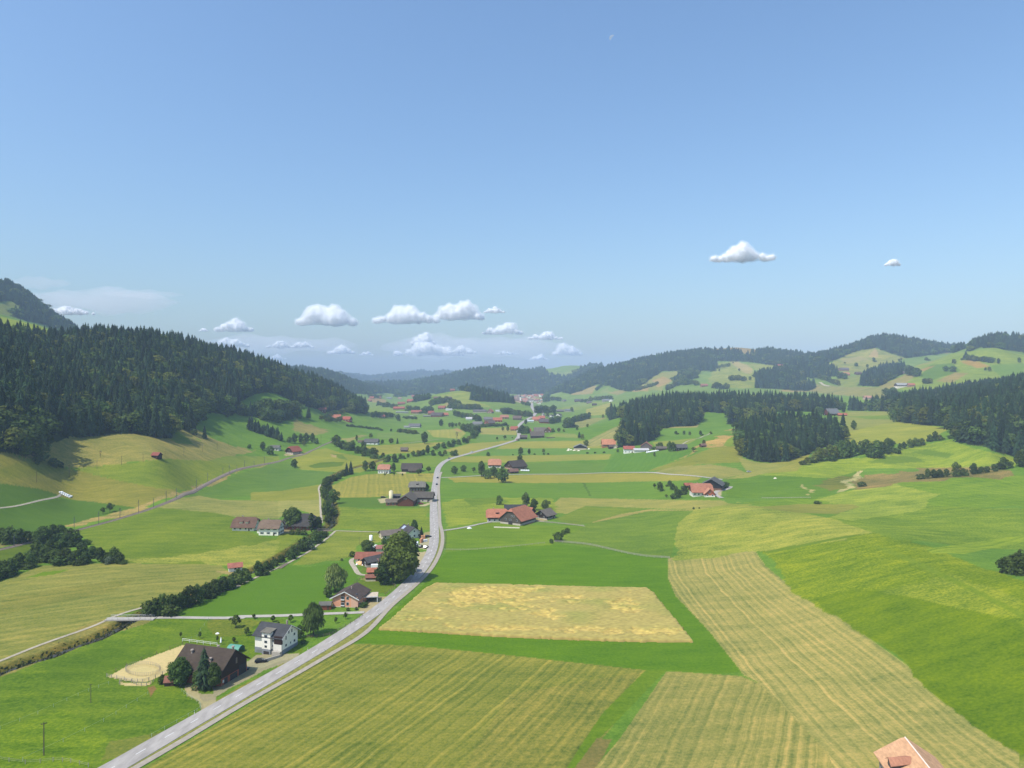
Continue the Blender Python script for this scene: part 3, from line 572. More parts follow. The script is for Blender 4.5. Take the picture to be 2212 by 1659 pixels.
# ------------------------------------------------------------------ roads, paths, stream, railway
def spline(pts, step=3.0, k=4):
    """smooth curve through map points, resampled"""
    P = [np.array([p[0], p[1]]) for p in pts]; P = [2 * P[0] - P[1]] + P + [2 * P[-1] - P[-2]]
    out = []
    for i in range(1, len(P) - 2):
        n = max(2, int(np.linalg.norm(P[i + 1] - P[i]) / step))
        for j in range(n):
            t = j / n
            out.append(.5 * (2 * P[i] + (P[i + 1] - P[i - 1]) * t + (2 * P[i - 1] - 5 * P[i] + 4 * P[i + 1] - P[i + 2]) * t * t + (3 * P[i] - P[i - 1] - 3 * P[i + 1] + P[i + 2]) * t ** 3))
    out.append(P[-2]); return np.array(out)
def smooth(c, it):
    for _ in range(it):
        c = c.copy(); c[1:-1] = .25 * c[:-2] + .5 * c[1:-1] + .25 * c[2:]
    return c
def normals(c):
    t = np.gradient(c, axis=0); t /= np.linalg.norm(t, axis=1)[:, None] + 1e-9
    return np.stack([-t[:, 1], t[:, 0]], 1)
def ribbon(name, c, width, m, lift=.06, prof=None, off=0.0, kind='structure', parent=None, zfun=None):
    """strip of ground cover following the terrain; prof = list of (side, height)"""
    n = normals(c); w = width(c[:, 1]) if callable(width) else np.full(len(c), width)
    prof = prof or [(-1, 0), (-.33, .02), (.33, .02), (1, 0)]
    rows = []
    for s, h in prof:
        p = c + n * (off + s * w / 2)[:, None] if not np.isscalar(off) else c + n * ((off + s * w / 2))[:, None]
        z = (hgt(p[:, 0], p[:, 1]) if zfun is None else zfun(c)) + lift + c[:, 1] * 2.2e-4 + h
        rows.append(np.column_stack([p, z]))
    V = np.stack(rows, 1).reshape(-1, 3); k = len(prof); F_ = []
    for i in range(len(c) - 1):
        for j in range(k - 1):
            a = i * k + j; F_.append((a, a + k, a + k + 1, a + 1)[::-1])
    me = bpy.data.meshes.new(name); me.from_pydata(V.tolist(), [], F_); me.validate()
    o = link(name, me, m, parent)
    if kind and parent is None: o['kind'] = kind
    return o
def terr_err_lift(): return .06
M = {}
M['asphalt'] = mat('asphalt', tuple(v * .80 for v in S2L((168, 162, 154))), .9, .16, .6, spec=.15, stretch=(1, .3, 1))
M['cycle'] = mat('cycle_path', tuple(v * .7 for v in S2L((176, 166, 148))), .95, .12, .8)
M['verge'] = mat('verge', tuple(v * .6 for v in S2L((146, 146, 66))), .95, .3, .9)
M['concrete'] = mat('concrete', tuple(v * .8 for v in S2L((176, 170, 158))), .95, .12, .5)
M['gravel'] = mat('gravel', tuple(v * .85 for v in S2L((170, 160, 138))), .95, .18, .6)
M['whitepaint'] = mat('white_paint', (.72, .72, .70), .7)
M['ballast'] = mat('ballast', S2L((132, 118, 104)), .95, .25, .8)
M['rail'] = mat('steel_rail', (.20, .16, .13), .45, metal=.7)
M['water'] = mat('water', (.045, .04, .026), .35, spec=.3)
M['metal'] = mat('grey_metal', (.28, .29, .30), .5, metal=.5)
M['mast'] = mat('dark_metal', (.10, .11, .12), .6, metal=.3)
M['wood'] = mat('weathered_wood', (.16, .12, .085), .9, .3, 4)
M['poleswood'] = mat('pole_wood', (.10, .075, .055), .9, .2, 4)
M['greywood'] = mat('grey_fence_wood', (.30, .27, .23), .9, .2, 4)
M['tape'] = mat('fence_tape', (.26, .34, .22), .8)

ROADPX = zz(1,(700,1560),(860,1478),(1020,1387),(1205,1277),(1380,1176),(1550,1080),(1705,990),(1845,908),(1985,832)) + zz(2,(300,1360),(425,1290),(535,1225),(643,1162),(740,1105),(833,1047),(910,997),(985,948),(1053,900),(1117,857),(1177,812),(1230,770),(1282,730),(1330,688),(1370,652)) + \
    zz(14,(1390,1075),(1490,970),(1580,870),(1660,745),(1725,635),(1765,540),(1795,445),(1812,350),(1817,240),(1815,130),(1810,20)) + zz(3,(1223,680),(1222,600),(1222,520),(1230,450),(1240,380),(1248,325),(1264,280),(1305,240),(1370,210),(1480,180),(1600,147),(1720,115),(1820,85),(1875,68))
ROADPX2 = zz(3,(1875,68),(1897,40),(1897,10)) + zz(8,(350,800),(348,750),(375,705),(440,665),(490,638),(512,605),(490,570),(478,540),(476,510),(466,490))
road_c = spline([G(*p) for p in ROADPX], 4.0); road_c = smooth(road_c, 6)
road_w = lambda Y: np.interp(Y, [180, 260, 330, 450, 1000, 2000, 3500], [7.4, 7.0, 6.6, 6.0, 6.2, 9, 12])
def cut(c, y0, y1): return c[(c[:, 1] >= y0) & (c[:, 1] <= y1)]
road = ribbon('road', road_c, road_w, M['asphalt'], .10, prof=[(-1.02, -.14), (-1, 0), (-.33, .03), (.33, .03), (1, 0), (1.02, -.14)])
road2_c = smooth(spline([Vector((road_c[-1][0], road_c[-1][1], 0))] + [G(*p) for p in ROADPX2[1:]], 12), 3)
road2 = ribbon('road', road2_c, road_w, M['asphalt'], .5)
# painted centre dashes and edge lines
def dashes():
    c = spline([G(*p) for p in ROADPX], 1.0); c = smooth(c, 60)
    n = normals(c); V, Fc = [], []
    i = 4
    while i < len(c) - 5 and c[i][1] < 780:
        j = i + 3 if c[i][1] < 420 else i + 3
        w = .08
        for a, b in ((i, j),):
            for q, s in ((a, -1), (a, 1), (b, 1), (b, -1)):
                p = c[q] + n[q] * s * w; V.append((p[0], p[1], hz(*p) + .10 + c[q][1] * 2.2e-4 + .045))
            k = len(V); Fc.append((k - 4, k - 1, k - 2, k - 3)[::-1])
        i += 9
    me = bpy.data.meshes.new('road_marking'); me.from_pydata(V, [], Fc); link('road_marking', me, M['whitepaint'], None)['kind'] = 'structure'
dashes()
cyc = smooth(spline([G(*p) for p in zz(12,(60,640),(130,600),(340,478),(560,345),(850,180),(1000,92)) + zz(14,(1000,1548),(1200,1370),(1400,1210),(1560,1060),(1700,920),(1800,785),(1880,640),(1940,480),(1960,350),(1958,250),(1940,150),(1912,60)) + zz(3,(1268,640),(1264,540),(1262,430),(1272,350),(1284,320))], 4), 5)
# grassy verge between carriageway and cycle path
def verge():
    a = cut(road_c, 180, 640); n = normals(a); V, Fc = [], []
    cy = cyc
    for i, p in enumerate(a):
        e = p - n[i] * (road_w(p[1]) / 2 + .25)
        k = np.argmin(((cy - e) ** 2).sum(1)); q = cy[k]; d = q - e; L = np.linalg.norm(d)
        if L > 1.4: q = e + d / L * (L - 1.15)
        for t in (0, .5, 1):
            x = e + (q - e) * t; V.append((x[0], x[1], hz(*x) + .12 + .08 * (t == .5)))
    for i in range(len(a) - 1):
        for j in (0, 1): k = i * 3 + j; Fc.append((k, k + 1, k + 4, k + 3))
    me = bpy.data.meshes.new('verge'); me.from_pydata(V, [], Fc); link('verge', me, M['verge'])['kind'] = 'structure'
verge()
ribbon('cycle_path', cyc, 2.3, M['cycle'], .14)
PATHS = [
 (zz(1,(1190,268),(1500,266),(2000,263)) + zz(2,(0,862),(250,858),(500,852),(700,843),(900,836),(1075,828)), 3.0, 'concrete'),
 (zz(1,(-200,690),(0,612),(400,452),(700,350),(815,303),(850,280),(950,240),(1120,190)), 1.7, 'gravel'),
 (zz(1,(1240,252),(1500,150),(1700,80),(1940,0)) + zz(2,(0,648),(190,565),(330,500),(440,455),(540,400),(640,345),(720,285),(790,235),(845,185)), 1.6, 'gravel'),
 (zz(2,(845,182),(1000,187),(1320,196)), 1.8, 'gravel'),
 (zz(3,(335,725),(325,600),(320,500),(312,445),(335,415)), 1.7, 'gravel'),
 (zz(3,(1282,365),(1440,358),(1600,348)) + zz(5,(0,341),(400,337),(800,325),(1100,323),(1300,340),(1550,360),(1700,380)), 3.0, 'concrete'),
 (zz(4,(-200,640),(0,605),(200,575),(400,530),(470,510),(480,495)), 1.7, 'gravel'),
 (zz(5,(1765,435),(1740,455),(1690,465),(1645,475),(1650,505),(1695,525)), 4.0, 'concrete'),
 (zz(14,(440,655),(350,690),(380,760),(450,860),(490,950),(620,950)), 2.6, 'gravel'),
 (zz(7,(950,902),(1100,885),(1330,860),(1520,860)), 2.5, 'gravel'),
 (zz(3,(1300,783),(1400,770),(1500,752),(1600,728),(1680,715)), 2.8, 'concrete'),
 (zz(5,(210,708),(400,725),(560,742),(610,750)), 1.8, 'gravel'),
 (zz(8,(1930,912),(2000,872),(2100,850),(2212,800)), 3, 'gravel'),
 (zz(7,(1000,640),(1080,622),(1220,610)), 4, 'concrete'),
 (zz(9,(500,700),(530,670),(520,655)), 5, 'gravel'),
 (zz(9,(870,425),(900,440),(940,450)), 6, 'gravel'),
]
for pts, w, mm in PATHS:
    c = smooth(spline([G(*p) for p in pts], 4), 2); ribbon('path', c, w, M[mm], .09)
# stream water in its bed
sc_c = smooth(spline(STREAM, 4), 2)
ribbon('stream', sc_c, 2.6, M['water'], -1.55)
def bank_growth():
    r = np.random.RandomState(9); c = sc_c[sc_c[:, 1] < 800]; n = normals(c); V, Q, tn = [], [], []
    for i in range(9000):
        k = r.randint(len(c)); s = (1 if r.rand() < .5 else -1) * (1.2 + abs(r.randn()) * 1.1); p = c[k] + n[k] * s + r.randn(2) * 1.5
        if r.rand() < .35 + .5 * vnoise(p[0] / 6, p[1] / 6) : continue
        d = max(0, abs(s) - 1.6) / 3.2; z = hz(*p) - 2.0 * min(1, max(0, 1 - d)); h = r.uniform(.35, 1.1); w = r.uniform(.25, .6); a = r.rand() * 3.14; kx = len(V)
        V += [(p[0] - w * math.cos(a), p[1] - w * math.sin(a), z - .1), (p[0] + w * math.cos(a), p[1] + w * math.sin(a), z - .1), (p[0] + w * .8 * math.cos(a) + r.randn() * .2, p[1] + w * .8 * math.sin(a), z + h), (p[0] - w * .8 * math.cos(a), p[1] - w * .8 * math.sin(a) + r.randn() * .2, z + h * .8)]
        Q.append((kx, kx + 1, kx + 2, kx + 3)); tn.append(r.rand())
    me = mesh_np('bank_grass', V, Q, None, [leafmat('bank_grass', (.070, .085, .022), 0, .6)], None, tn); link('bank_grass', me)['kind'] = 'stuff'

# railway
RAILPX = zz(4,(-300,1010),(0,938),(110,912),(250,870),(400,835),(590,785),(780,737),(950,688),(1098,643),(1215,605),(1316,565),(1396,532),(1480,490),(1556,460),(1644,412),(1765,350),(1875,303),(1960,283),(2100,258),(2212,235)) + zz(3,(0,235),(100,200),(200,180),(300,130),(400,85),(480,60))
rail_c = smooth(spline([G(*p) for p in RAILPX], 5), 4)
rw = empty('railway', (0, 0, 0)); rw['kind'] = 'structure'
ribbon('ballast', rail_c, 4.2, M['ballast'], .05, prof=[(-1.15, -.5), (-.75, .35), (.75, .35), (1.15, -.5)], parent=rw)
def railbar(off, nm='rail'):
    n = normals(rail_c); c = rail_c + n * off; V, Fc = [], []
    for i, p in enumerate(c):
        z = hz(*rail_c[i]) + .42 + rail_c[i][1] * 2.2e-4
        for s, h in ((-.06, 0), (-.05, .16), (.05, .16), (.06, 0)): q = p + n[i] * s; V.append((q[0], q[1], z + h))
    for i in range(len(c) - 1):
        for j in range(3): k = i * 4 + j; Fc.append((k, k + 1, k + 5, k + 4))
    me = bpy.data.meshes.new(nm); me.from_pydata(V, [], Fc); link(nm, me, M['rail'], rw)
railbar(-.6); railbar(.6)

# ------------------------------------------------------------------ standing wheat, partly laid flat by rain
def wheat():
    P = np.array([(818,1361),(853,1332),(885,1303),(919,1273),(941,1262),(1097,1265),(1398,1272),(1412,1283),(1421,1295),(1459,1340),(1497,1388),(1371,1387),(1097,1377),(960,1369)], float)
    W = np.array([[g.x, g.y] for g in (G(*p) for p in P)])
    st = .6; xs = np.arange(W[:, 0].min() - 1, W[:, 0].max() + 1, st); ys = np.arange(W[:, 1].min() - 1, W[:, 1].max() + 1, st)
    X, Y = np.meshgrid(xs, ys); jig = vnoise(X * .7, Y * .7) * .8
    ins = inpoly(X + jig, Y + jig, W)
    Z = hgt(X, Y)
    PXc = CX + X / Y * FP; PYc = CY - (Z - CAM_Z) / Y * FP
    # laid patches: bands seen across the field
    def blob(x, y, rx, ry): return np.exp(-(((PXc - x) / rx) ** 2 + ((PYc - y) / ry) ** 2))
    lod = blob(1010,1290,60,16) + blob(1100,1290,60,14) + blob(1130,1315,70,14) + blob(980,1310,50,14) + blob(1230,1295,40,12) + blob(1350,1300,50,12) + blob(1340,1320,50,12) + blob(1190,1335,50,12) + blob(1400,1370,90,12) + blob(1250,1365,120,8) + blob(900,1340,60,8) + blob(1050,1360,140,8) + blob(1090,1275,120,8)
    rag = vnoise(X * .22, Y * .30) + .6 * vnoise(X * .5 + 3, Y * .6) + .35 * vnoise(X * 1.1, Y * 1.2)
    L = np.clip((lod * 1.15 + rag * 1.2 - .78) * 2.6, 0, 1)
    H = .95 - .5 * L + .5 * L * (vnoise(X * 1.3, Y * 1.5) + vnoise(X * .6, Y * .5) * 1.2) + .07 * vnoise(X * 2.1, Y * 2.1)
    Z = np.where(ins, Z + H, Z - .4)
    ny, nx = X.shape; idx = np.arange(ny * nx).reshape(ny, nx)
    q = np.stack([idx[:-1, :-1], idx[:-1, 1:], idx[1:, 1:], idx[1:, :-1]], -1).reshape(-1, 4)
    keep = ins.ravel()[q].any(1); q = q[keep]
    used = np.unique(q); re = -np.ones(ny * nx, int); re[used] = np.arange(len(used))
    V = np.column_stack([X.ravel(), Y.ravel(), Z.ravel()])[used]
    me = bpy.data.meshes.new('wheat'); me.from_pydata(V.tolist(), [], re[q].tolist())
    base = np.array(S2L((176, 160, 86))); gold = np.array(S2L((216, 184, 98))); grn = np.array(S2L((150, 150, 72)))
    g = np.clip((vnoise(X / 14, Y / 9) + .5) * 1.3 - .35, 0, 1) * np.clip((1390 - PYc) / 60, 0, 1)
    colr = base[None, None] * (1 - g[..., None]) + grn * g[..., None]
    colr = colr * (1 - L[..., None] * .5) + gold * L[..., None] * .5
    colr *= (1 + .5 * vnoise(X * .9, Y * 1.6) + .5 * L * vnoise(X * .5 + 7, Y * 1.1))[..., None]  # random tone; darker strands put shadow-like streaks into the colour
    edge = (~ins)[..., None]; colr = np.where(edge, np.array(S2L((150, 122, 70))), colr)
    ca = me.attributes.new('ears', 'FLOAT_COLOR', 'POINT')
    ca.data.foreach_set('color', np.concatenate([colr.reshape(-1, 3)[used], np.ones((len(used), 1))], 1).astype(np.float32).ravel())
    m = mat('wheat', (.4, .3, .1), .95); nt = m.node_tree; A = nt.nodes.new('ShaderNodeAttribute'); A.attribute_name = 'ears'
    v = nt.nodes.new('ShaderNodeVectorMath'); v.operation = 'SCALE'; v.inputs['Scale'].default_value = .74; nt.links.new(A.outputs['Color'], v.inputs[0])
    nt.links.new(v.outputs[0], nt.nodes['Principled BSDF'].inputs['Base Color'])
    me.polygons.foreach_set('use_smooth', [True] * len(me.polygons))
    link('wheat', me, m)['kind'] = 'stuff'
wheat()

# ------------------------------------------------------------------ tree shapes
def mesh_np(name, V, quads=None, tris=None, mats=None, midx=None, tint=None):
    me = bpy.data.meshes.new(name); faces = []
    faces += [tuple(int(i) for i in f) for f in (quads or [])]
    me.from_pydata(np.asarray(V).tolist(), [], faces)
    for m in mats or []: me.materials.append(m)
    if midx is not None: me.polygons.foreach_set('material_index', np.asarray(midx, dtype=np.int32))
    if tint is not None:
        a = me.attributes.new('tint', 'FLOAT', 'FACE'); a.data.foreach_set('value', np.asarray(tint, dtype=np.float32))
    me.update(); return me
def leafmat(name, col, rnd=.25, var=.45, trans=0):
    m = mat(name, col, .8, rnd=rnd, spec=.12); nt = m.node_tree
    b = nt.nodes['Principled BSDF']
    if b.inputs['Base Color'].links: src = b.inputs['Base Color'].links[0].from_socket
    else:
        cb = nt.nodes.new('ShaderNodeRGB'); cb.outputs[0].default_value = (*col, 1); src = cb.outputs[0]
    A = nt.nodes.new('ShaderNodeAttribute'); A.attribute_name = 'tint'
    mr = nt.nodes.new('ShaderNodeMapRange'); mr.inputs[3].default_value = 1 - var; mr.inputs[4].default_value = 1 + var
    nt.links.new(A.outputs['Fac'], mr.inputs[0])
    v = nt.nodes.new('ShaderNodeVectorMath'); v.operation = 'SCALE'; nt.links.new(src, v.inputs[0]); nt.links.new(mr.outputs[0], v.inputs['Scale'])
    nt.links.new(v.outputs[0], b.inputs['Base Color'])
    if 'leaves' in name:
        t = nt.nodes.new('ShaderNodeBsdfTranslucent'); nt.links.new(v.outputs[0], t.inputs[0]); mx = nt.nodes.new('ShaderNodeMixShader'); mx.inputs[0].default_value = .32
        out = [n for n in nt.nodes if n.type == 'OUTPUT_MATERIAL'][0]; nt.links.new(b.outputs[0], mx.inputs[1]); nt.links.new(t.outputs[0], mx.inputs[2]); nt.links.new(mx.outputs[0], out.inputs[0])
    return m
bank_growth()
M['needle'] = leafmat('spruce_needles', (.018, .036, .014), .5)
M['leaf'] = leafmat('leaves', (.072, .105, .018), .25)
M['leafyel'] = leafmat('yellowgreen_leaves', (.125, .145, .024), .35)
M['leafdark'] = leafmat('dark_leaves', (.066, .104, .022), .38)
M['leafolive'] = leafmat('olive_leaves', (.105, .140, .024), .1)
M['leafwillow'] = leafmat('willow_leaves', (.20, .25, .07), .1)
M['leafpale'] = leafmat('pale_leaves', (.13, .17, .10), .1)
M['bark'] = mat('bark', (.075, .06, .045), .95, .3, 6)
def tube(V, Fq, p0, p1, r0, r1, n=6):
    p0 = np.array(p0, float); p1 = np.array(p1, float); d = p1 - p0; d /= np.linalg.norm(d) + 1e-9
    a = np.cross(d, [0, 0, 1.0]) if abs(d[2]) < .95 else np.array([1.0, 0, 0]); a /= np.linalg.norm(a); b = np.cross(d, a); k = len(V)
    for p, r in ((p0, r0), (p1, r1)):
        for i in range(n):
            t = 2 * math.pi * i / n; V.append(p + (a * math.cos(t) + b * math.sin(t)) * r)
    for i in range(n): j = (i + 1) % n; Fq.append((k + i, k + j, k + n + j, k + n + i))
    Fq.append(tuple(range(k + n, k + 2 * n))) if n > 2 else None
def spruce_crown(seed, tiers=17, per=9, rad=.16, low=.10):
    """crown of a unit-height spruce: whorls of drooping fans, open between the tiers"""
    r = np.random.RandomState(seed); V, T, tn = [], [], []
    for k in range(tiers):
        t = k / (tiers - 1); z = low + (1 - low) * (t ** .92); R0 = rad * (1 - t) ** .66 + .012
        n = max(5, int(per * (1 - .45 * t)) + r.randint(0, 2)); ph = r.rand() * 6.28
        for i in range(n):
            a = ph + 6.283 * i / n + r.randn() * .13; Rr = R0 * (.72 + .5 * r.rand()); dr = Rr * (.35 + .35 * r.rand()) + .012
            wd = 6.283 / n * (.42 + .25 * r.rand()); th = .030 + .02 * (1 - t)
            b = len(V); c, s = math.cos(a), math.sin(a)
            V += [(0, 0, z + th), (math.cos(a - wd) * Rr * .62, math.sin(a - wd) * Rr * .62, z - dr * .55), (c * Rr, s * Rr, z - dr), (math.cos(a + wd) * Rr * .62, math.sin(a + wd) * Rr * .62, z - dr * .55), (c * Rr * .55, s * Rr * .55, z - dr * .05 + .010)]
            T += [(b, b + 1, b + 4), (b + 1, b + 2, b + 4), (b + 2, b + 3, b + 4), (b + 3, b, b + 4)]
            q = r.rand(); tn += [q, q * .8, min(1, q + .1), q]
    b = len(V); V += [(0, 0, 1.03)]; 
    for i in range(4): V.append((.012 * math.cos(i * 1.57), .012 * math.sin(i * 1.57), .95))
    for i in range(4): T.append((b, b + 1 + i, b + 1 + (i + 1) % 4)); tn.append(.6)
    return np.array(V), T, tn
def leaf_crown(seed, n=700, lobes=12, rx=.42, z0=.22, z1=1.0, size=.055, droop=0, top=1.0, flat=1.0):
    """crown of a unit-height broadleaf tree: leaf sprays spread over and through uneven lobes"""
    r = np.random.RandomState(seed); L = []
    for i in range(lobes):
        t = (i + .5) / lobes; a = i * 2.4 + r.rand(); z = z0 + (z1 - z0) * (.12 + .76 * t)
        env = math.sin(math.pi * min(1, max(.08, (t * .88 + .12)))) ** .6
        if t > .5: env *= top
        rr = rx * env * (.35 + .35 * r.rand()); L.append((math.cos(a) * rr, math.sin(a) * rr, z, rx * (.36 + .22 * r.rand()) * (1 if t < .8 else .75)))
    L.append((0, 0, z0 + (z1 - z0) * .5, rx * .62)); L.append((0, 0, z0 + (z1 - z0) * .78, rx * .45))
    V, Q, tn = [], [], []; wts = np.array([l[3] ** 2 for l in L]); wts /= wts.sum()
    ltint = r.rand(len(L)) * .5
    while len(Q) < n:
        i = r.choice(len(L), p=wts); cx, cy, cz, cr = L[i]
        d = r.randn(3); d /= np.linalg.norm(d)
        if d[2] < -.55: continue
        rr = cr * (1 - .35 * r.rand() ** 2) * (1 + .10 * r.randn()); p = np.array([cx, cy, cz]) + d * rr * np.array([1, 1, .9 * flat])
        ins = sum(1 for q, l in enumerate(L) if q != i and np.linalg.norm((p - np.array(l[:3])) / np.array([1, 1, .9 * flat])) < l[3] * .72)
        if ins: continue
        nn = d + r.randn(3) * .40 + np.array([0, 0, .25]); nn /= np.linalg.norm(nn)
        a = np.cross(nn, r.randn(3)); a /= np.linalg.norm(a) + 1e-9; b = np.cross(nn, a); s = size * (.6 + .8 * r.rand()); k = len(V)
        s2 = s * (.5 + .4 * r.rand())
        if droop: a = np.array([d[0] * .35, d[1] * .35, -1.0]); a /= np.linalg.norm(a); b = np.cross(nn, a); b /= np.linalg.norm(b) + 1e-9; s *= droop; s2 *= .7
        V += [p + a * s, p + b * s2, p - a * s, p - b * s2]; Q.append((k, k + 1, k + 2, k + 3)); tn.append(min(1, ltint[i] + .55 * r.rand()))
    return np.array(V), Q, tn
def trunk_geo(seed, h=.55, r0=.02, limbs=6):
    r = np.random.RandomState(seed); V, Q = [], []
    lean = r.randn(2) * .01
    tube(V, Q, (0, 0, -.03), (lean[0], lean[1], h * .5), r0, r0 * .75); tube(V, Q, (lean[0], lean[1], h * .5), (lean[0] * 2, lean[1] * 2, h), r0 * .75, r0 * .35)
    for i in range(limbs):
        z = h * (.38 + .55 * i / max(1, limbs)); a = i * 2.4 + r.rand(); l = .16 + .08 * r.rand()
        tube(V, Q, (lean[0], lean[1], z), (math.cos(a) * l, math.sin(a) * l, z + l * .8), r0 * .4, r0 * .15, 4)
    return V, Q
SPR = []     # (crown mesh, trunk mesh, joined mesh)
def make_kind(crown, cq, tint, tv, tq, leaf, nm):
    cm = mesh_np(nm + '_crown', crown, cq, None, [M[leaf]], None, tint); tm = mesh_np(nm + '_trunk', tv, tq, None, [M['bark']])
    V = np.vstack([crown, np.array(tv)]); k = len(crown); q2 = [tuple(i + k for i in f) for f in tq]
    jm = mesh_np(nm, V, list(cq) + q2, None, [M[leaf], M['bark']], [0] * len(cq) + [1] * len(q2), list(tint) + [0] * len(q2))
    return cm, tm, jm
KIND = {}
KIND['spruce'] = []
for s, (ti, pe, ra, lo) in enumerate([(17, 9, .17, .08), (15, 9, .20, .05), (19, 8, .145, .14), (15, 10, .175, .20)]):
    v, t, tn = spruce_crown(40 + s, ti, pe, ra, lo); tv, tq = trunk_geo(s, .9, .013, 0); KIND['spruce'].append(make_kind(v, t, tn, tv, tq, 'needle', 'spruce'))
def bl(nm, leaf, specs):
    KIND[nm] = []
    for s, kw in enumerate(specs):
        th = kw.pop('th', .6); tr = kw.pop('tr', .022)
        v, q, tn = leaf_crown(100 + s + len(KIND) * 7, **kw); tv, tq = trunk_geo(s + 30, th, tr, 6); KIND[nm].append(make_kind(v, q, tn, tv, tq, leaf, nm))
bl('leafy', 'leafdark', [dict(n=680, z0=.08), dict(n=680, rx=.36, lobes=14, z0=.05), dict(n=680, rx=.50, z0=.02), dict(n=600, rx=.32, lobes=15, z0=.05)])
bl('light', 'leafyel', [dict(n=620, rx=.40, z0=.1), dict(n=560, rx=.34, lobes=14, z0=.1)])
bl('shrub', 'leafdark', [dict(n=520, rx=.62, z0=-.18, lobes=10, size=.085, th=.3), dict(n=520, rx=.72, z0=-.25, lobes=11, size=.085, th=.3), dict(n=460, rx=.55, z0=-.12, lobes=10, size=.08, th=.3)])
bl('fruit', 'leaf', [dict(n=300, rx=.42, z0=.3, lobes=8, size=.07, tr=.03), dict(n=240, rx=.36, z0=.32, lobes=7, size=.07, tr=.03)])
bl('column', 'leafdark', [dict(n=500, rx=.13, z0=.03, lobes=16, size=.035)])
bl('pale', 'leafpale', [dict(n=500, rx=.6, z0=-.15, lobes=10, size=.07, th=.3)])
bl('bare', 'bark', [dict(n=40, rx=.3, z0=.4, lobes=5, size=.05, tr=.03)])
bl('linden', 'leafolive', [dict(n=7000, rx=.37, z0=.06, lobes=26, size=.030, th=.7, tr=.03)])
bl('bignear', 'leafdark', [dict(n=3000, rx=.40, z0=.08, lobes=18, size=.042, th=.6, tr=.03), dict(n=3000, rx=.34, z0=.10, lobes=20, size=.042, th=.6, tr=.03)])
bl('willow', 'leafwillow', [dict(n=2400, rx=.40, z0=.10, lobes=18, size=.036, droop=1.3, th=.6, tr=.03)])
bl('birch', 'leafdark', [dict(n=2200, rx=.30, z0=.12, lobes=20, size=.032, droop=1.6, th=.75, tr=.02)])
NM = {'spruce': 'spruce_tree', 'leafy': 'broadleaf_tree', 'light': 'broadleaf_tree', 'shrub': 'shrub', 'fruit': 'fruit_tree', 'column': 'columnar_tree', 'pale': 'shrub', 'bare': 'bare_tree', 'linden': 'linden_tree', 'bignear': 'broadleaf_tree', 'willow': 'willow_tree', 'birch': 'birch_tree'}
CT_ = {'spruce': 'conifer', 'leafy': 'tree', 'light': 'tree', 'shrub': 'shrub', 'fruit': 'fruit tree', 'column': 'tree', 'pale': 'shrub', 'bare': 'tree', 'linden': 'tree', 'bignear': 'tree', 'willow': 'tree', 'birch': 'tree'}
_tr = random.Random(5)
def plant(kind, x, y, h, label, group=None, wf=1.0, parts=True, z=None, var=None, rz=None):
    vs = KIND[kind]; cm, tm, jm = vs[_tr.randrange(len(vs)) if var is None else var]
    z = hz(x, y) if z is None else z; rz = _tr.random() * 6.28 if rz is None else rz
    if parts:
        o = empty(NM[kind], (x, y, z), rz)
        for n_, me in (('crown', cm), ('trunk', tm)):
            c = bpy.data.objects.new(n_, me); C.objects.link(c); c.parent = o
    else:
        o = bpy.data.objects.new(NM[kind], jm); C.objects.link(o); o.location = (x, y, z); o.rotation_euler = (0, 0, rz)
    o.scale = (h * wf, h * wf, h); tag(o, label, CT_[kind], group)
    return o
# ------------------------------------------------------------------ single trees, hedges and groups: (view, [(x, y, height, width factor)...])
TREES = []
def TR(kind, k, lst, label, group=None, D=None):
    for it in lst:
        x, y, h = it[:3]; wf = it[3] if len(it) > 3 else 1.0
        px, py = zz(k, (x, y)); TREES.append((kind, px, py, h * ZT[k][2], wf, label, group, D))
def RO(kind, k, a, b, n, h, label, group, wf=1.0, D=None):
    n = int(n * 1.5 + .5); h *= 1.12; wf *= 1.08
    for i in range(n):
        t = (i + .5) / n; x = a[0] + (b[0] - a[0]) * t + _tr.uniform(-4, 4); y = a[1] + (b[1] - a[1]) * t + _tr.uniform(-4, 4)
        TR(_tr.choice(kind) if isinstance(kind, (list, tuple)) else kind, k, [(x, y, h * _tr.uniform(.75, 1.2), wf)], label, group, D)
TR('leafy',4,[(200,205,190,.8),(320,232,180,.8)],'tall broadleaf tree standing in front of the dark spruces at the far left forest corner','trees at the left forest corner',(0,800))
TR('shrub',4,[(420,275,70),(480,282,50),(300,250,60)],'low bush at the foot of the left forest corner beside the tan slope','bushes at the left forest corner',(0,800))
TR('fruit',4,[(870,640,75)],'gnarled fruit tree, taller of two in the green meadow above the railway',)
TR('fruit',4,[(815,655,58)],'small fruit tree, shorter of two in the green meadow above the railway')
TR('bare',4,[(795,207,62,.6)],'thin bare tree alone on the tan slope left of the red hut')
TR('bare',4,[(950,640,40,.8)],'tiny crooked tree beside the railway bank')
g='bushes between the railway and the left frame edge'
TR('shrub',4,[(20,875,120),(75,885,130,.8),(150,888,125,.8),(210,872,90)],'dense dark green bush beside the railway near the left edge',g)
g='trees of the thicket below the railway'
TR('leafy',4,[(340,890,150,.9),(420,870,150,.9),(475,865,140,.9),(550,890,130,1),(615,905,110,1),(290,985,140,1),(360,1030,130,1),(440,1040,115,1),(520,1045,140,1),(600,1045,110,1.1),(680,1045,105,1.1),(735,1000,100,1),(240,1075,120,1),(150,1085,140,1),(80,1130,140,1),(15,1160,150,1),(790,1025,120,.9),(-50,1180,140,1),(480,960,120,1),(400,960,120,1),(650,980,110,1)],'leafy tree in the dense thicket below the railway',g)
TR('shrub',4,[(900,1035,120,.7),(945,1042,85,.8)],'rounded dark bush at the right end of the thicket below the railway','end bushes of the thicket')
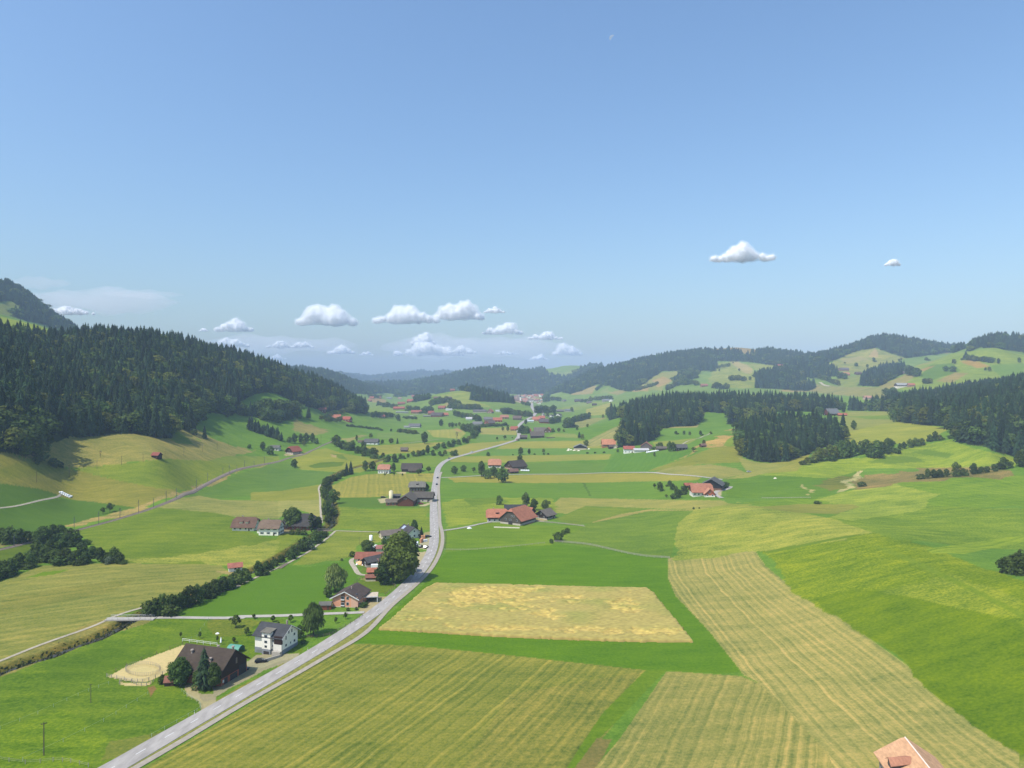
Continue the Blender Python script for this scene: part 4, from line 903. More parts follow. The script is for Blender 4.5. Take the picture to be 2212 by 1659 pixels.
TR('pale',4,[(865,1046,60),(995,1040,0.1)][:1],'grey-green bush at the foot of the thicket below the railway')
g='bushes of the hedge along the stream'
TR('shrub',1,[(1170,243,115,.75),(1225,245,130,.75),(1290,238,165,.7),(1365,212,140,.7),(1430,192,125,.7),(1500,172,165,.7),(1560,150,150,.7),(1620,112,110,.8),(1700,82,125,.8),(1762,50,110,.8)],'round dark green bush in the hedge beside the stream below the white hut',g)
TR('shrub',4,[(1640,1290,100,.7),(1700,1262,90,.8),(1760,1240,90,.8),(1830,1202,80,.8),(1890,1182,100,.7),(1940,1172,80,.8),(2050,1130,110,.6),(2105,1100,80,.8),(2160,1060,50)],'dark bush in the hedge beside the stream near the white hut',g)
TR('shrub',2,[(20,640,90),(80,605,85),(135,575,80),(240,535,115,.7),(290,500,50),(330,485,50),(365,455,55),(420,430,60),(495,405,75),(530,375,85),(575,345,60),(610,332,110,.8),(700,280,85),(735,240,60),(765,228,45),(690,235,60),(790,105,45),(785,55,90,.8),(550,212,50),(595,215,45),(505,210,40)],'dark bush growing on the stream bank between the two small bridges','bushes on the middle stream bank')
TR('pale',2,[(648,332,72,.8)],'silvery green willow bush on the stream bank path')
TR('bignear',2,[(505,165,175,.95)],'big dark tree standing between the farmhouse and its dark barn by the stream')
TR('column',2,[(657,190,172,1.2)],'tall narrow dark conifer beside the stream farm')
TR('leafy',2,[(712,162,95,.8)],'rounded tree right of the narrow conifer by the stream')
TR('willow',2,[(845,665,225,.95)],'light green willow behind the orange house')
TR('leafy',2,[(785,708,105,1.1)],'low leafy tree at the foot of the willow behind the orange house')
TR('birch',2,[(672,1012,275,1)],'tall dark weeping birch beside the lane behind the white house')
TR('leafy',2,[(560,1030,105,.9)],'dark tree close behind the gable of the white house')
TR('shrub',2,[(590,1078,42)],'round light green bush beside the garden wall of the white house')
TR('shrub',2,[(945,815,28)],'clipped bush in front of the orange gable, left one')
TR('shrub',2,[(1012,808,24)],'clipped bush in front of the pale pink gable part')
TR('shrub',2,[(1065,790,45),(1090,775,30)],'dark shrub at the right wall of the orange house','shrubs at the right wall of the orange house')
TR('shrub',2,[(1155,725,40),(1130,735,30)],'dark shrub beside the carport of the orange house','shrubs beside the carport')
TR('linden',14,[(1225,1045,860,1)],'huge olive green linden towering over the farm beside the road')
TR('bignear',14,[(930,1105,395,.95)],'bright green round tree at the foot of the huge linden')
TR('bignear',14,[(640,545,215,1.25)],'dark round tree behind the red tiled shed near the white tank')
TR('leafy',14,[(940,460,165,.9)],'dark tree between the white tank and the huge linden')
TR('shrub',14,[(770,530,80)],'small bush behind the red tiled shed')
TR('shrub',14,[(385,630,95,1.1)],'loose pale bush at the left end of the red tiled shed')
TR('shrub',14,[(200,698,42,1.2)],'single low bush in the meadow left of the farm track')
TR('bignear',14,[(1465,235,260,.75)],'tall dark tree behind the white house with solar panels')
TR('spruce',14,[(1590,310,210,1.3)],'dark conifer between the white house and the road')
TR('shrub',14,[(1500,470,45),(1520,500,30)],'low bush at the edge of the parking yard','bushes at the parking yard')
TR('bignear',15,[(600,1110,640,.85)],'leafy tree in front of the left half of the dark barn')
TR('spruce',15,[(1125,1190,930,1.25)],'tall spruce in front of the dark barn roof')
TR('bignear',15,[(1330,1180,600,.75)],'leafy tree in front of the right half of the dark barn')
TR('leafy',15,[(1010,1170,420,.9)],'lower leafy tree left of the tall spruce by the barn')
TR('shrub',15,[(210,1060,190,.8)],'bush beside the small tiled hut at the arena')
g='young fruit trees in the orchard behind the white house'
TR('fruit',1,[(1868,345,98,1.1)],'largest old fruit tree in the orchard behind the barn')
TR('fruit',1,[(1955,410,65),(1432,425,48,.7),(2012,272,36),(2066,342,42),(2162,300,52),(1582,430,55,.7),(1852,470,52,.7),(1722,458,50,.6)],'young fruit tree in the orchard meadow behind barn and white house',g)
TR('fruit',2,[(200,880,42),(350,905,52),(492,908,62),(260,950,52),(147,992,52),(395,935,38),(925,882,56,.8),(848,915,52,.7),(42,1062,40)],'young fruit tree standing along the concrete lane',"young fruit trees along the lane")
g='trees between the fields left of the road'
TR('leafy',3,[(120,288,78,.9)],'single round tree left of the looped meadow knoll')
TR('spruce',3,[(532,342,100,1.2),(566,338,112,1.2)],'dark conifer of the pair at the corner of the striped field','conifer pair at the striped field')
TR('leafy',3,[(680,312,92,.85),(740,308,82,.9)],'leafy tree of the pair left of the orange roofed white house','pair of trees left of the orange roofed house')
TR('leafy',3,[(905,318,78,.7)],'tree between the orange roofed white house and the long dark barn')
TR('fruit',3,[(1000,312,32),(1184,326,52),(1105,348,52),(835,352,26),(910,347,22),(975,352,22)],'small fruit tree on the grass below the long dark barn','fruit trees below the long dark barn')
TR('shrub',3,[(355,438,48),(385,412,62),(430,392,52),(470,376,46),(506,352,52),(362,525,80,.7),(370,655,115,.6),(385,705,65,.7),(305,765,95,.7),(345,480,50),(400,450,30)],'bush on the bank where the stream bends beside the striped field','bushes at the stream bend')
TR('leafy',3,[(428,572,122,.95)],'broad tree at the stream right of the white path')
TR('leafy',3,[(1170,462,52,.8)],'small dark tree between the grey farmhouse and the road')
TR('leafy',3,[(1385,336,72,1.1)],'broad fruit tree, first of three right of the road bend')
TR('leafy',3,[(1457,316,56,.9)],'round tree, second of three right of the road bend')
TR('fruit',3,[(1540,326,46,.9)],'small tree, third of three right of the road bend')
TR('leafy',3,[(1600,356,128,.6),(1650,372,78,.9),(1700,362,90,.9)],'tree in the group left of the farm with the orange roof','trees left of the orange roofed farm')
TR('leafy',3,[(1766,402,122,1.15)],'big round dark tree below the farm beside the concrete lane')
TR('leafy',3,[(1905,242,62,.9)],'round tree behind the brown barn')
TR('leafy',3,[(1740,578,76,.8)],'single round tree in the meadow above the big orange farmhouse')
TR('leafy',5,[(142,600,132,.65)],'tallest dark tree behind the big orange farmhouse')
TR('leafy',5,[(205,622,102,.85)],'dark tree right of the tallest one behind the big farmhouse')
TR('leafy',5,[(296,606,70,1.1)],'round dark tree behind the small dark chalet')
TR('leafy',3,[(1150,95,104,.9)],'large single dark tree on the light field before the stream hedge')
TR('bare',3,[(1405,58,62,.9)],'thin ragged tree beside the white field track')
TR('fruit',3,[(1725,70,30),(1786,64,36),(1845,56,15)],'small round tree left of the road before the brown barns','small trees before the brown barns')
TR('leafy',3,[(1910,182,62,.9),(1978,180,50,.7),(2092,168,36,.9)],'single round tree in the green field right of the road','trees in the green field')
TR('shrub',3,[(1652,192,32,.8)],'grey-green bush in the field corner right of the road')
g='trees of the hedge along the upper stream'
TR('leafy',3,[(450,118,96,1),(500,138,72),(540,150,74),(580,145,84,.8),(620,172,62),(672,190,92,.7),(665,152,84,.6),(712,196,62),(755,208,84,.8),(735,180,60),(820,206,42),(862,238,62),(912,242,76,.8),(960,216,44),(1020,206,34),(1060,196,46),(1100,192,48),(1140,186,52),(1175,182,84,.6),(1215,186,44),(1260,132,44),(1300,132,54),(1340,122,54),(1380,112,54),(1420,102,44),(1460,92,54),(1500,78,48),(1530,52,62),(1562,42,52),(1270,192,40),(1310,188,46),(1366,192,42),(1395,187,46),(1240,150,40),(1480,90,40),(985,215,30)],'tree in the long hedge along the upper stream',g)
TR('column',3,[(612,76,60,1.3)],'slim columnar tree beside the railway cutting')
TR('leafy',3,[(725,52,42,1)],'round tree behind the grey roofed barn beyond the railway')
TR('leafy',3,[(815,97,36),(885,98,48,1.1)],'round tree right of the grey roofed barn','round trees right of the grey barn')
TR('spruce',3,[(935,96,48,1.6)],'dark conical tree right of the grey roofed barn')
TR('leafy',3,[(0,72,62,.6),(80,86,50),(120,92,82,.7),(170,92,78,.7),(215,92,86,.7),(262,88,86,.7),(292,98,50),(195,112,42)],'tree in the group behind the house by the railway','trees behind the house by the railway')
TR('shrub',10,[(1550,1082,26)],'small bush on the meadow left of the chalet by the railway')
TR('leafy',10,[(1635,1098,62,.8),(1680,1122,58,1)],'round tree beside the hidden chalet on the railway slope','trees at the hidden chalet')
# right side
TR('fruit',5,[(1160,450,42)],'low old fruit tree at the left end of the orchard by the right farm')
TR('leafy',5,[(1205,472,76,.9)],'broad fruit tree in the orchard by the right farm')
TR('leafy',5,[(1280,432,48),(1300,462,60),(1330,500,80,.7),(1352,528,80,.8),(1400,482,62,.9)],'dark tree in the row left of the right farm','tree row left of the right farm')
TR('fruit',5,[(1256,526,32)],'smallest fruit tree below the row at the right farm')
TR('shrub',5,[(1725,446,52)],'round dark bush right of the black barn')
TR('shrub',5,[(395,862,70),(440,812,36),(470,802,42),(345,882,36)],'dark bush at the fence corner below the big farmhouse','bushes at the fence corner')
TR('shrub',5,[(1470,613,16),(1515,609,12)],'tiny bush at the end of the dry bank','tiny bushes at the dry bank')
TR('leafy',5,[(1205,142,62,1.1)],'round bright tree behind the white bales')
TR('leafy',5,[(1280,158,92,.7),(1310,156,76,.8)],'tall tree of the pair between the white bales and the dark chalet','pair of tall trees by the dark chalet')
TR('leafy',5,[(1155,152,36,.8),(1160,197,36,.7),(870,162,26)],'small tree near the long grey shed','small trees near the long grey shed')
TR('fruit',5,[(1470,162,42,1.5)],'wide loose bush on the slope left of the small hut')
TR('leafy',5,[(1550,102,40,.9)],'small tree at the hut on the tan slope')
TR('leafy',5,[(620,112,50,.9)],'tree behind the dark gabled barn with pale stones')
TR('spruce',5,[(565,52,56,1.6)],'dark conifer of the clump at the striped slope')
TR('leafy',5,[(588,62,46,.9)],'lower tree of the clump at the striped slope')
TR('leafy',5,[(100,182,62,.8)],'tree at the back of the brown barn in the valley middle')
TR('shrub',5,[(285,181,14,1.4),(320,181,14,1.4),(630,173,13,1.5),(690,171,14,1.5),(760,169,14,1.5),(210,182,12,1.3),(40,186,10,1.3)],'low bush in the row along the field edge','low bushes along the field edge')
TR('light',5,[(1395,26,36,.8),(1440,32,36,.8),(1525,32,42,.8),(1330,22,30),(1605,20,24)],'pale tree in the little meadow between the woods','trees in the little meadow between the woods')
g='trees of the row below the middle wood'
TR('light',6,[(380,708,70),(440,692,90),(480,682,130,.8),(520,672,110,.8),(572,667,140,.8),(620,662,120,.8)],'paler leafy tree at the left end of the row below the middle wood',g)
TR('leafy',6,[(680,652,160,.75),(720,642,155,.7),(770,637,155,.7),(830,622,90,1),(880,602,115),(925,642,90),(962,647,150,1),(1012,602,100),(1062,592,115,.9),(1092,572,85)],'dark leafy tree in the row below the middle wood',g)
TR('leafy',6,[(1165,582,64,.8),(1200,572,66,.8),(1250,562,76,.8),(1300,552,74),(1350,542,64),(1420,512,62),(1462,507,92,.8),(1500,502,50),(1580,489,30)],'tree of the thin row rising to the right wood','trees rising to the right wood')
TR('leafy',6,[(775,412,88,.75)],'single open tree on the pale field below the grey roofed farm')
TR('leafy',6,[(1118,347,104,.8)],'single dark tree at the corner of the right wood')
TR('shrub',6,[(845,892,45,1.6)],'wide dark bush below the brown bank')
TR('shrub',6,[(465,1037,26,2.2)],'flat mound of green bushes in the right meadow')
TR('leafy',6,[(1400,845,92,.8),(1450,825,80),(1500,815,76),(1560,810,76),(1640,808,125,.7),(1700,806,66),(1790,808,105,.8),(1850,808,60),(1900,808,56),(1960,808,60),(2040,806,115,.9),(2100,808,60),(2180,810,160,.8)],'tree in the hedge behind the crest of the right meadow','hedge behind the right meadow crest',(600,760))
TR('shrub',13,[(2120,365,90),(2165,372,115),(2205,380,140,.8)],'dark bush at the right edge of the photo behind the meadow crest','bushes at the right frame edge')
TR('leafy',6,[(690,272,92,.7),(150,272,92),(40,285,80),(500,290,70),(470,280,70)],'tree beside the grey roofed hill farm','trees around the hill farm')
TR('light',9,[(385,700,70,1),(430,690,90,.9),(460,690,80,.9),(530,660,80,.9),(570,650,70,1)],'light leafy tree between the middle woods','light trees between the middle woods')
# left pasture woods
TR('leafy',10,[(1210,1002,42,1)],'bush at the edge of the spruce tongue on the left slope')
TR('spruce',10,[(1272,1022,82,1.4)],'single dark spruce on the left slope beside the tan meadow')
TR('light',10,[(1415,892,38,1)],'small pale tree on the crest of the left meadow')
g='spruces of the hillside clumps'
RO('spruce',10,(1545,965),(1755,1035),14,68,'spruce in the narrow row running down the left pasture',g,1.3)
RO(['leafy','spruce'],10,(1500,880),(1610,885),8,72,'tree of the left clump on the pasture below the big forest','left clump on the pasture',1.1)
RO(['leafy','spruce','leafy'],10,(1645,860),(1850,885),16,80,'tree of the middle clump on the pasture below the big forest','middle clump on the pasture',1.1)
RO(['leafy','spruce'],10,(1660,910),(1820,905),8,60,'tree of the middle clump on the pasture below the big forest','middle clump on the pasture',1.1)
TR('spruce',10,[(1920,902,82,1.4)],'single dark spruce above the orange roofed farms on the left')
RO('leafy',10,(1990,915),(2200,850),8,30,'tree on the meadow behind the left orange roofed farms','trees behind the left farms')
# mid distance rows
def rr(k, a, b, n, h, label, kind='leafy', wf=1.0): RO(kind, k, a, b, n, h, label, label.replace('tree in', 'trees in').replace('bush in', 'bushes in'), wf)
rr(7,(640,650),(860,650),8,52,'tree in the group around the small red farm in the valley')
rr(7,(200,690),(350,695),5,46,'tree in the garden of the left orange farms')
rr(7,(400,730),(760,775),14,20,'bush in the field hedge below the left orange farms','shrub')
TR('leafy',7,[(905,682,70,.8)],'tall tree on the meadow above the field hedge')
rr(7,(950,655),(1085,665),6,22,'bush in the short hedge on the valley meadow','shrub')
rr(7,(1130,605),(1240,608),6,58,'tree in the clump behind the long red roofed farm')
rr(7,(990,578),(1110,582),6,36,'tree in the row before the long red roofed farm')
rr(7,(710,535),(890,560),9,40,'tree in the band behind the upper red roofs')
rr(7,(1060,495),(1210,470),9,58,'tree in the small wood of the left valley side',['spruce','leafy'],1.2)
rr(7,(1210,532),(1370,500),10,52,'tree in the wood at the foot of the knoll')
rr(7,(1390,562),(1690,572),17,46,'tree in the belt below the conifer knoll')
rr(7,(1400,520),(1500,540),5,50,'tree in the belt below the conifer knoll')
TR('leafy',7,[(1320,735,78,.8)],'single big tree on the valley meadow before the town')
TR('leafy',7,[(1405,748,52,.8),(1430,748,55,.8),(1465,737,35),(1495,737,45,.8)],'tree of the small group right of the single big valley tree','group right of the big valley tree')
rr(7,(1450,632),(1690,682),12,46,'tree in the garden belt left of the valley road')
rr(7,(890,790),(1085,812),9,34,'tree in the hedge below the dark grey farm')
TR('shrub',7,[(835,782,26)],'single bush left of the dark grey farm')
rr(7,(1520,772),(1690,795),9,62,'tree in the upper end of the stream hedge')
rr(7,(1700,742),(1960,728),10,26,'bush in the hedge at the upper stream','shrub')
TR('leafy',7,[(2140,716,52,.7),(1915,780,45,.8),(1965,782,62,.8)],'small tree left of the valley road','small trees left of the valley road')
rr(7,(2080,802),(2155,802),5,68,'tree in the clump at the road before the brown barns')
rr(7,(1900,605),(2195,645),16,48,'tree in the belt along the valley road')
rr(7,(860,452),(990,442),6,30,'tree in the far belt of the left valley')
rr(7,(620,455),(740,462),6,32,'tree in the far garden of the left valley')
rr(7,(560,420),(700,410),8,34,'tree in the far wooded foot of the left spur')
rr(8,(520,605),(690,600),10,58,'tree in the clump right of the valley road')
TR('leafy',8,[(630,648,56,.7),(700,642,46,.9),(780,592,22),(862,592,46,.9),(420,716,50,.8)],'tree near the red farm group right of the road','trees near the red farm group')
rr(8,(655,712),(745,692),5,54,'tree in the garden right of the big red barn')
rr(8,(808,748),(862,742),4,92,'tall tree at the left end of the mound hedge')
rr(8,(870,695),(1040,655),10,50,'tree in the dark hedge on the mound')
TR('leafy',8,[(780,742,30),(1165,657,42,.8),(1015,747,40,.8),(915,772,32)],'small tree on the mound before the striped slope','small trees on the mound')
TR('leafy',8,[(1236,667,88,.95)],'big round tree at the corner of the tongue wood')
TR('leafy',8,[(680,792,40),(740,793,46),(785,787,26),(510,787,42)],'small tree near the brown barns','small trees near the brown barns')
rr(8,(600,505),(640,450),6,60,'tree in the wood right of the distant town')
rr(8,(660,480),(760,490),5,34,'tree in the gardens right of the distant town')
TR('leafy',8,[(1043,466,26)],'single tree on the far meadow')
rr(8,(955,502),(1060,498),6,34,'tree in the left half of the far field hedge')
rr(8,(1080,485),(1250,472),9,36,'tree in the right half of the far field hedge')
rr(8,(380,520),(460,540),6,30,'tree in the edge of the distant town')
rr(8,(330,640),(260,600),8,40,'tree in the gardens left of the valley road')
rr(9,(200,335),(290,320),6,18,'tree in the loose group on the far pasture')
TR('leafy',9,[(350,352,20),(220,352,16),(420,410,26),(310,300,12)],'single small tree on the far pasture','single trees on the far pasture')
rr(9,(285,412),(395,412),8,28,'tree in the short belt on the far pasture')
TR('leafy',9,[(1115,320,26,1.2),(1187,326,22),(1230,292,32,.8),(1040,302,12,1.5),(1395,290,22),(1575,285,26,1.3),(1410,280,18)],'small tree on the far pasture below the wooded peak','trees below the wooded peak')
TR('leafy',9,[(1755,306,36,1),(1700,352,42,1.1),(1747,356,42,1.1)],'round tree on the sunny right hill','round trees on the sunny right hill')
rr(9,(1820,275),(2015,297),12,30,'tree in the belt across the sunny right hill')
TR('spruce',9,[(1832,272,56,1.6)],'tallest tree of the belt on the sunny right hill')
TR('leafy',9,[(2045,302,40,.8),(2180,296,36,.8),(1960,346,20),(1985,352,32,.9)],'single tree right on the sunny hill','single trees right on the sunny hill')
rr(9,(1450,372),(1520,385),6,52,'tree in the group left on the sunny right hill')
rr(9,(1305,512),(1372,502),5,48,'tree in the group before the grey roofed hill farm')
rr(9,(1000,402),(1045,400),3,36,'tree in the garden of the far orange house')
rr(9,(880,400),(1000,450),8,30,'tree in the strip along the far hollow')
rr(9,(1550,432),(1605,430),4,28,'tree in the small group on the sunny slope')
rr(9,(-60,440),(90,440),9,30,'tree in the wooded foot of the far pasture')
rr(9,(180,460),(280,470),7,30,'tree in the wooded foot of the far pasture')
rr(8,(1480,395),(1700,330),10,28,'tree in the upper pasture belt')
rr(8,(1560,250),(1720,215),9,22,'tree in the top pasture belt')
rr(8,(1780,390),(1900,330),9,40,'tree in the far slope thicket')
rr(8,(1930,300),(2060,260),9,60,'tree in the far slope thicket')
rr(8,(1100,390),(1150,350),4,30,'tree in the foot of the far massif')

# ------------------------------------------------------------------ forests: single trees in front, the mass behind as one object each
def scatter(W, seed):
    r = np.random.RandomState(seed); name, mode, P, D, sp, bl_, h = W
    if mode == 'map':
        x0, x1 = P[:, 0].min(), P[:, 0].max(); y0, y1 = P[:, 1].min(), P[:, 1].max()
    else:
        x0, x1 = (P[:, 0].min() - CX) / FP - .01, (P[:, 0].max() - CX) / FP + .01; y0, y1 = D
    xs = np.arange(min(x0 * y1, x0 * y0), max(x1 * y1, x1 * y0), sp); ys = np.arange(y0, y1, sp)
    X, Y = np.meshgrid(xs, ys); X = X + (r.rand(*X.shape) - .5) * sp * .9; Y = Y + (r.rand(*Y.shape) - .5) * sp * .9
    X = X.ravel(); Y = Y.ravel(); Z = hgt(X, Y)
    PX = CX + X / Y * FP; PY = CY - (Z - CAM_Z) / Y * FP
    m = wood_mask(W, X, Y, PX, PY) & (np.abs(X / Y) < .80) & (Y > 150)
    X, Y, Z = X[m], Y[m], Z[m]; H = h * (.58 + .62 * r.rand(len(X)) ** .8); b = r.rand(len(X)) < bl_
    # irregular openings and clumps
    H *= 1 + .18 * vnoise(X / 40, Y / 40)
    return X, Y, Z - .4, H, b
WL = {'left': 'of the forest on the left hillside', 'tongue': 'of the long wood right of the valley', 'middle': 'of the compact wood on the right slope', 'right': 'of the forest at the right edge'}
pool = []; mass = []
for i, W in enumerate(WOODS):
    X, Y, Z, H, b = scatter(W, 11 + i)
    for x, y, z, h, q in zip(X, Y, Z, H, b): (pool if W[0] in WL else mass).append((W[0], x, y, z, h, bool(q), W[4]))
def framed(t): return abs(t[1] / t[2]) < .722
con = sorted([t for t in pool if not t[5] and framed(t)], key=lambda t: t[2] / t[4])
singles = []
n_sp = sum(1 for t in TREES if t[0] == 'spruce')
for nm, cap in (('left', 120), ('right', 70), ('middle', 55), ('tongue', 35)):
    c = [t for t in con if t[0] == nm][:cap]; singles += c
sid = set(id(t) for t in singles)
mass += [t for t in pool if id(t) not in sid]
for t in singles:
    plant('spruce', t[1], t[2], t[4], 'dark spruce in the front rows ' + WL[t[0]], 'front spruces ' + WL[t[0]], z=t[3], wf=1.15)
res = []
for kind, px, py, hp, wf, label, group, D in TREES:
    g = G(px, py) if D is None else G(px, py, ymin=D[0], ymax=D[1])
    res.append((kind, g, hp * g.y / FP, wf, label, group))
def is_tree(k): return k in ('leafy', 'light')
order = sorted([r_ for r_ in res if is_tree(r_[0])], key=lambda r_: r_[1].y / r_[2])
keep = set(id(r_) for r_ in order[:290]); extra = []
for r_ in res:
    kind, g, h, wf, label, group = r_
    if is_tree(kind) and id(r_) not in keep: extra.append(r_); continue
    plant(kind, g.x, g.y, h, label, group, wf, parts=(h / g.y > .022), z=g.z - .02 * h)
# forests as instanced masses
def mass_object(name, pts, srcs):
    me = bpy.data.meshes.new(name); n = len(pts); me.vertices.add(n)
    me.vertices.foreach_set('co', np.array([p[0] for p in pts], dtype=np.float32).ravel())
    a = me.attributes.new('size', 'FLOAT_VECTOR', 'POINT'); a.data.foreach_set('vector', np.array([p[1] for p in pts], dtype=np.float32).ravel())
    b = me.attributes.new('pick', 'INT', 'POINT'); b.data.foreach_set('value', np.array([p[2] for p in pts], dtype=np.int32))
    c = me.attributes.new('turn', 'FLOAT', 'POINT'); c.data.foreach_set('value', np.array([p[3] for p in pts], dtype=np.float32))
    o = link(name, me); ng = bpy.data.node_groups.new(name, 'GeometryNodeTree')
    ng.interface.new_socket('Geometry', in_out='INPUT', socket_type='NodeSocketGeometry'); ng.interface.new_socket('Geometry', in_out='OUTPUT', socket_type='NodeSocketGeometry')
    N = ng.nodes; gi = N.new('NodeGroupInput'); go = N.new('NodeGroupOutput'); iop = N.new('GeometryNodeInstanceOnPoints')
    g2i = N.new('GeometryNodeGeometryToInstance')
    for s in reversed(srcs):
        oi = N.new('GeometryNodeObjectInfo'); oi.inputs['Object'].default_value = s; oi.inputs['As Instance'].default_value = False
        ti = N.new('GeometryNodeTransform'); ti.inputs['Scale'].default_value = (1, 1, 1)
        ng.links.new(oi.outputs['Geometry'], g2i.inputs[0])
    def att(nm, ty, out=0):
        x = N.new('GeometryNodeInputNamedAttribute'); x.data_type = ty; x.inputs['Name'].default_value = nm; return x.outputs[0]
    iop.inputs['Pick Instance'].default_value = True
    cx = N.new('ShaderNodeCombineXYZ'); ng.links.new(att('turn', 'FLOAT'), cx.inputs[2])
    ng.links.new(gi.outputs[0], iop.inputs['Points']); ng.links.new(g2i.outputs[0], iop.inputs['Instance']); ng.links.new(att('pick', 'INT'), iop.inputs['Instance Index'])
    ng.links.new(att('size', 'FLOAT_VECTOR'), iop.inputs['Scale']); ng.links.new(cx.outputs[0], iop.inputs['Rotation']); ng.links.new(iop.outputs[0], go.inputs[0])
    md = o.modifiers.new('trees', 'NODES'); md.node_group = ng; o['kind'] = 'stuff'
    return o
# the shapes come from six real trees at the far end of the woods
src = []
for i, (kd, vr) in enumerate((('spruce', 0), ('spruce', 1), ('spruce', 2), ('spruce', 3), ('leafy', 0), ('light', 0), ('leafy', 2))):
    t = mass.pop(_tr.randrange(200, 900))
    o = plant(kd, t[1], t[2], t[4], None, None, z=t[3], parts=False, var=vr)
    tag(o, ('dark spruce' if i < 4 else 'leafy tree') + ' deep in the forest mass behind the front rows', CT_[kd], 'trees deep in the forest')
    src.append(o)
byw = {}
for t in mass:
    w = t[0]; k = max(1.0, t[6] / 9.5); bl_ = t[5]; h = t[4] * (.74 if bl_ else 1)
    wf = min(k, 4.0) * (1.2 if not bl_ else 1.3)
    byw.setdefault(w, []).append(((t[1], t[2], t[3]), (h * wf, h * wf, h * (1 + .12 * (min(k, 4) - 1))), (4 + _tr.randrange(3)) if bl_ else _tr.randrange(4), _tr.random() * 6.28))
gs = G(*zz(3,(1218,190))); sh = plant('shrub', gs.x, gs.y, 4.5, 'low bush filling a gap in the long hedge along the upper stream', None, parts=False, var=0); src.append(sh)
under = []
for r_ in res:
    kind, g, h, wf, label, group = r_
    if kind in ('leafy', 'light', 'shrub') and group and any(q in (label + group) for q in ('hedge', 'row', 'belt', 'thicket', 'clump', 'wood', 'stream', 'band')):
        for q in range(3 if g.y < 1500 and 'thicket' in label else 1):
            if _tr.random() < .35: continue
            dx, dy = _tr.uniform(-.6, .6) * h, _tr.uniform(-.4, .4) * h; x_, y_ = g.x + dx, g.y + dy; hh = min(6.5, h * _tr.uniform(.35, .6)); under.append(((x_, y_, hz(x_, y_) - .1 * hh), (hh * 1.4, hh * 1.4, hh), 7, _tr.random() * 6.28))
for w, pts in byw.items(): mass_object('forest', pts, src)
if extra: mass_object('tree_belts', [((g.x, g.y, g.z), (h * wf, h * wf, h), 4 + _tr.randrange(2), _tr.random() * 6.28) for kind, g, h, wf, l_, gr in extra], src)
mass_object('undergrowth', under, src)
# ------------------------------------------------------------------ buildings
_bm = {}
def bmat(kind, c):
    k = (kind, tuple(c))
    if k not in _bm:
        f = .56 if kind == 'roof' else (1.0 if kind == 'plaster' and min(c) > 190 else .75); L = tuple(v * f * q for v, q in zip(S2L(c), ((.98, 1.01, .88) if kind == 'roof' else (1, .98, .90))))
        if kind == 'roof': g_ = sum(L) / 3; L = tuple(v * .84 + g_ * .16 for v in L)
        if kind == 'roof': _bm[k] = mat('roof_tiles', L, .85, .16, 1.3, bump=.25, stretch=(.5, 1.6, 1))
        elif kind == 'wood': _bm[k] = mat('timber_wall', L, .9, .22, 2.5, stretch=(3, 3, .25))
        elif kind == 'metal': _bm[k] = mat('metal_roof', L, .5, .08, .5, spec=.4)
        else: _bm[k] = mat('plaster', L, .9, .06, .8)
    return _bm[k]
M['glass'] = mat('window_glass', (.035, .045, .055), .12, spec=.6)
M['frame'] = mat('window_frame', (.62, .62, .60), .6)
M['brownframe'] = mat('brown_frame', (.09, .05, .03), .7)
M['shutter'] = mat('shutter', (.10, .14, .09), .8)
M['chim'] = mat('chimney_stone', (.30, .25, .21), .9, .2, 3)
M['gate'] = mat('dark_door', (.04, .035, .032), .8)
M['whitewall'] = mat('white_render', (.74, .74, .72), .8, .04, 1)
def boxv(V, Q, x0, x1, y0, y1, z0, z1):
    k = len(V); V += [(x0, y0, z0), (x1, y0, z0), (x1, y1, z0), (x0, y1, z0), (x0, y0, z1), (x1, y0, z1), (x1, y1, z1), (x0, y1, z1)]
    Q += [(k, k + 3, k + 2, k + 1), (k + 4, k + 5, k + 6, k + 7), (k, k + 1, k + 5, k + 4), (k + 1, k + 2, k + 6, k + 5), (k + 2, k + 3, k + 7, k + 6), (k + 3, k, k + 4, k + 7)]
def obj(name, V, Q, m, parent=None, sm=False):
    me = bpy.data.meshes.new(name); me.from_pydata([tuple(float(c) for c in v) for v in V], [], [tuple(q) for q in Q]); me.validate()
    if sm: me.polygons.foreach_set('use_smooth', [True] * len(me.polygons))
    return link(name, me, m, parent)
def box(name, x0, x1, y0, y1, z0, z1, m, parent=None):
    V, Q = [], []; boxv(V, Q, x0, x1, y0, y1, z0, z1); return obj(name, V, Q, m, parent)
def cyl(name, x, y, z0, z1, r0, r1, m, parent=None, n=12, cap=0):
    V, Q = [], []; tube(V, Q, (x, y, z0), (x, y, z1), r0, r1, n)
    if cap: tube(V, Q, (x, y, z1), (x, y, z1 + cap), r1, r1 * .25, n)
    return obj(name, V, Q, m, parent, True)
def slab(name, tops, th, m, parent):
    """roof skin: list of polygons sharing corners, given thickness"""
    idx, V, Fc = {}, [], []
    def vi(p):
        k = tuple(round(c, 3) for c in p)
        if k not in idx: idx[k] = len(V); V.append(p)
        return idx[k]
    for t in tops: Fc.append([vi(p) for p in t])
    n = len(V); V2 = V + [(x, y, z - th) for x, y, z in V]; ed = {}
    for f in Fc:
        for a, b in zip(f, f[1:] + f[:1]): ed[(a, b)] = 1
    Q = [tuple(f) for f in Fc] + [tuple(i + n for i in reversed(f)) for f in Fc] + [(b, a, a + n, b + n) for (a, b) in ed if (b, a) not in ed]
    return obj(name, V2, Q, m, parent)
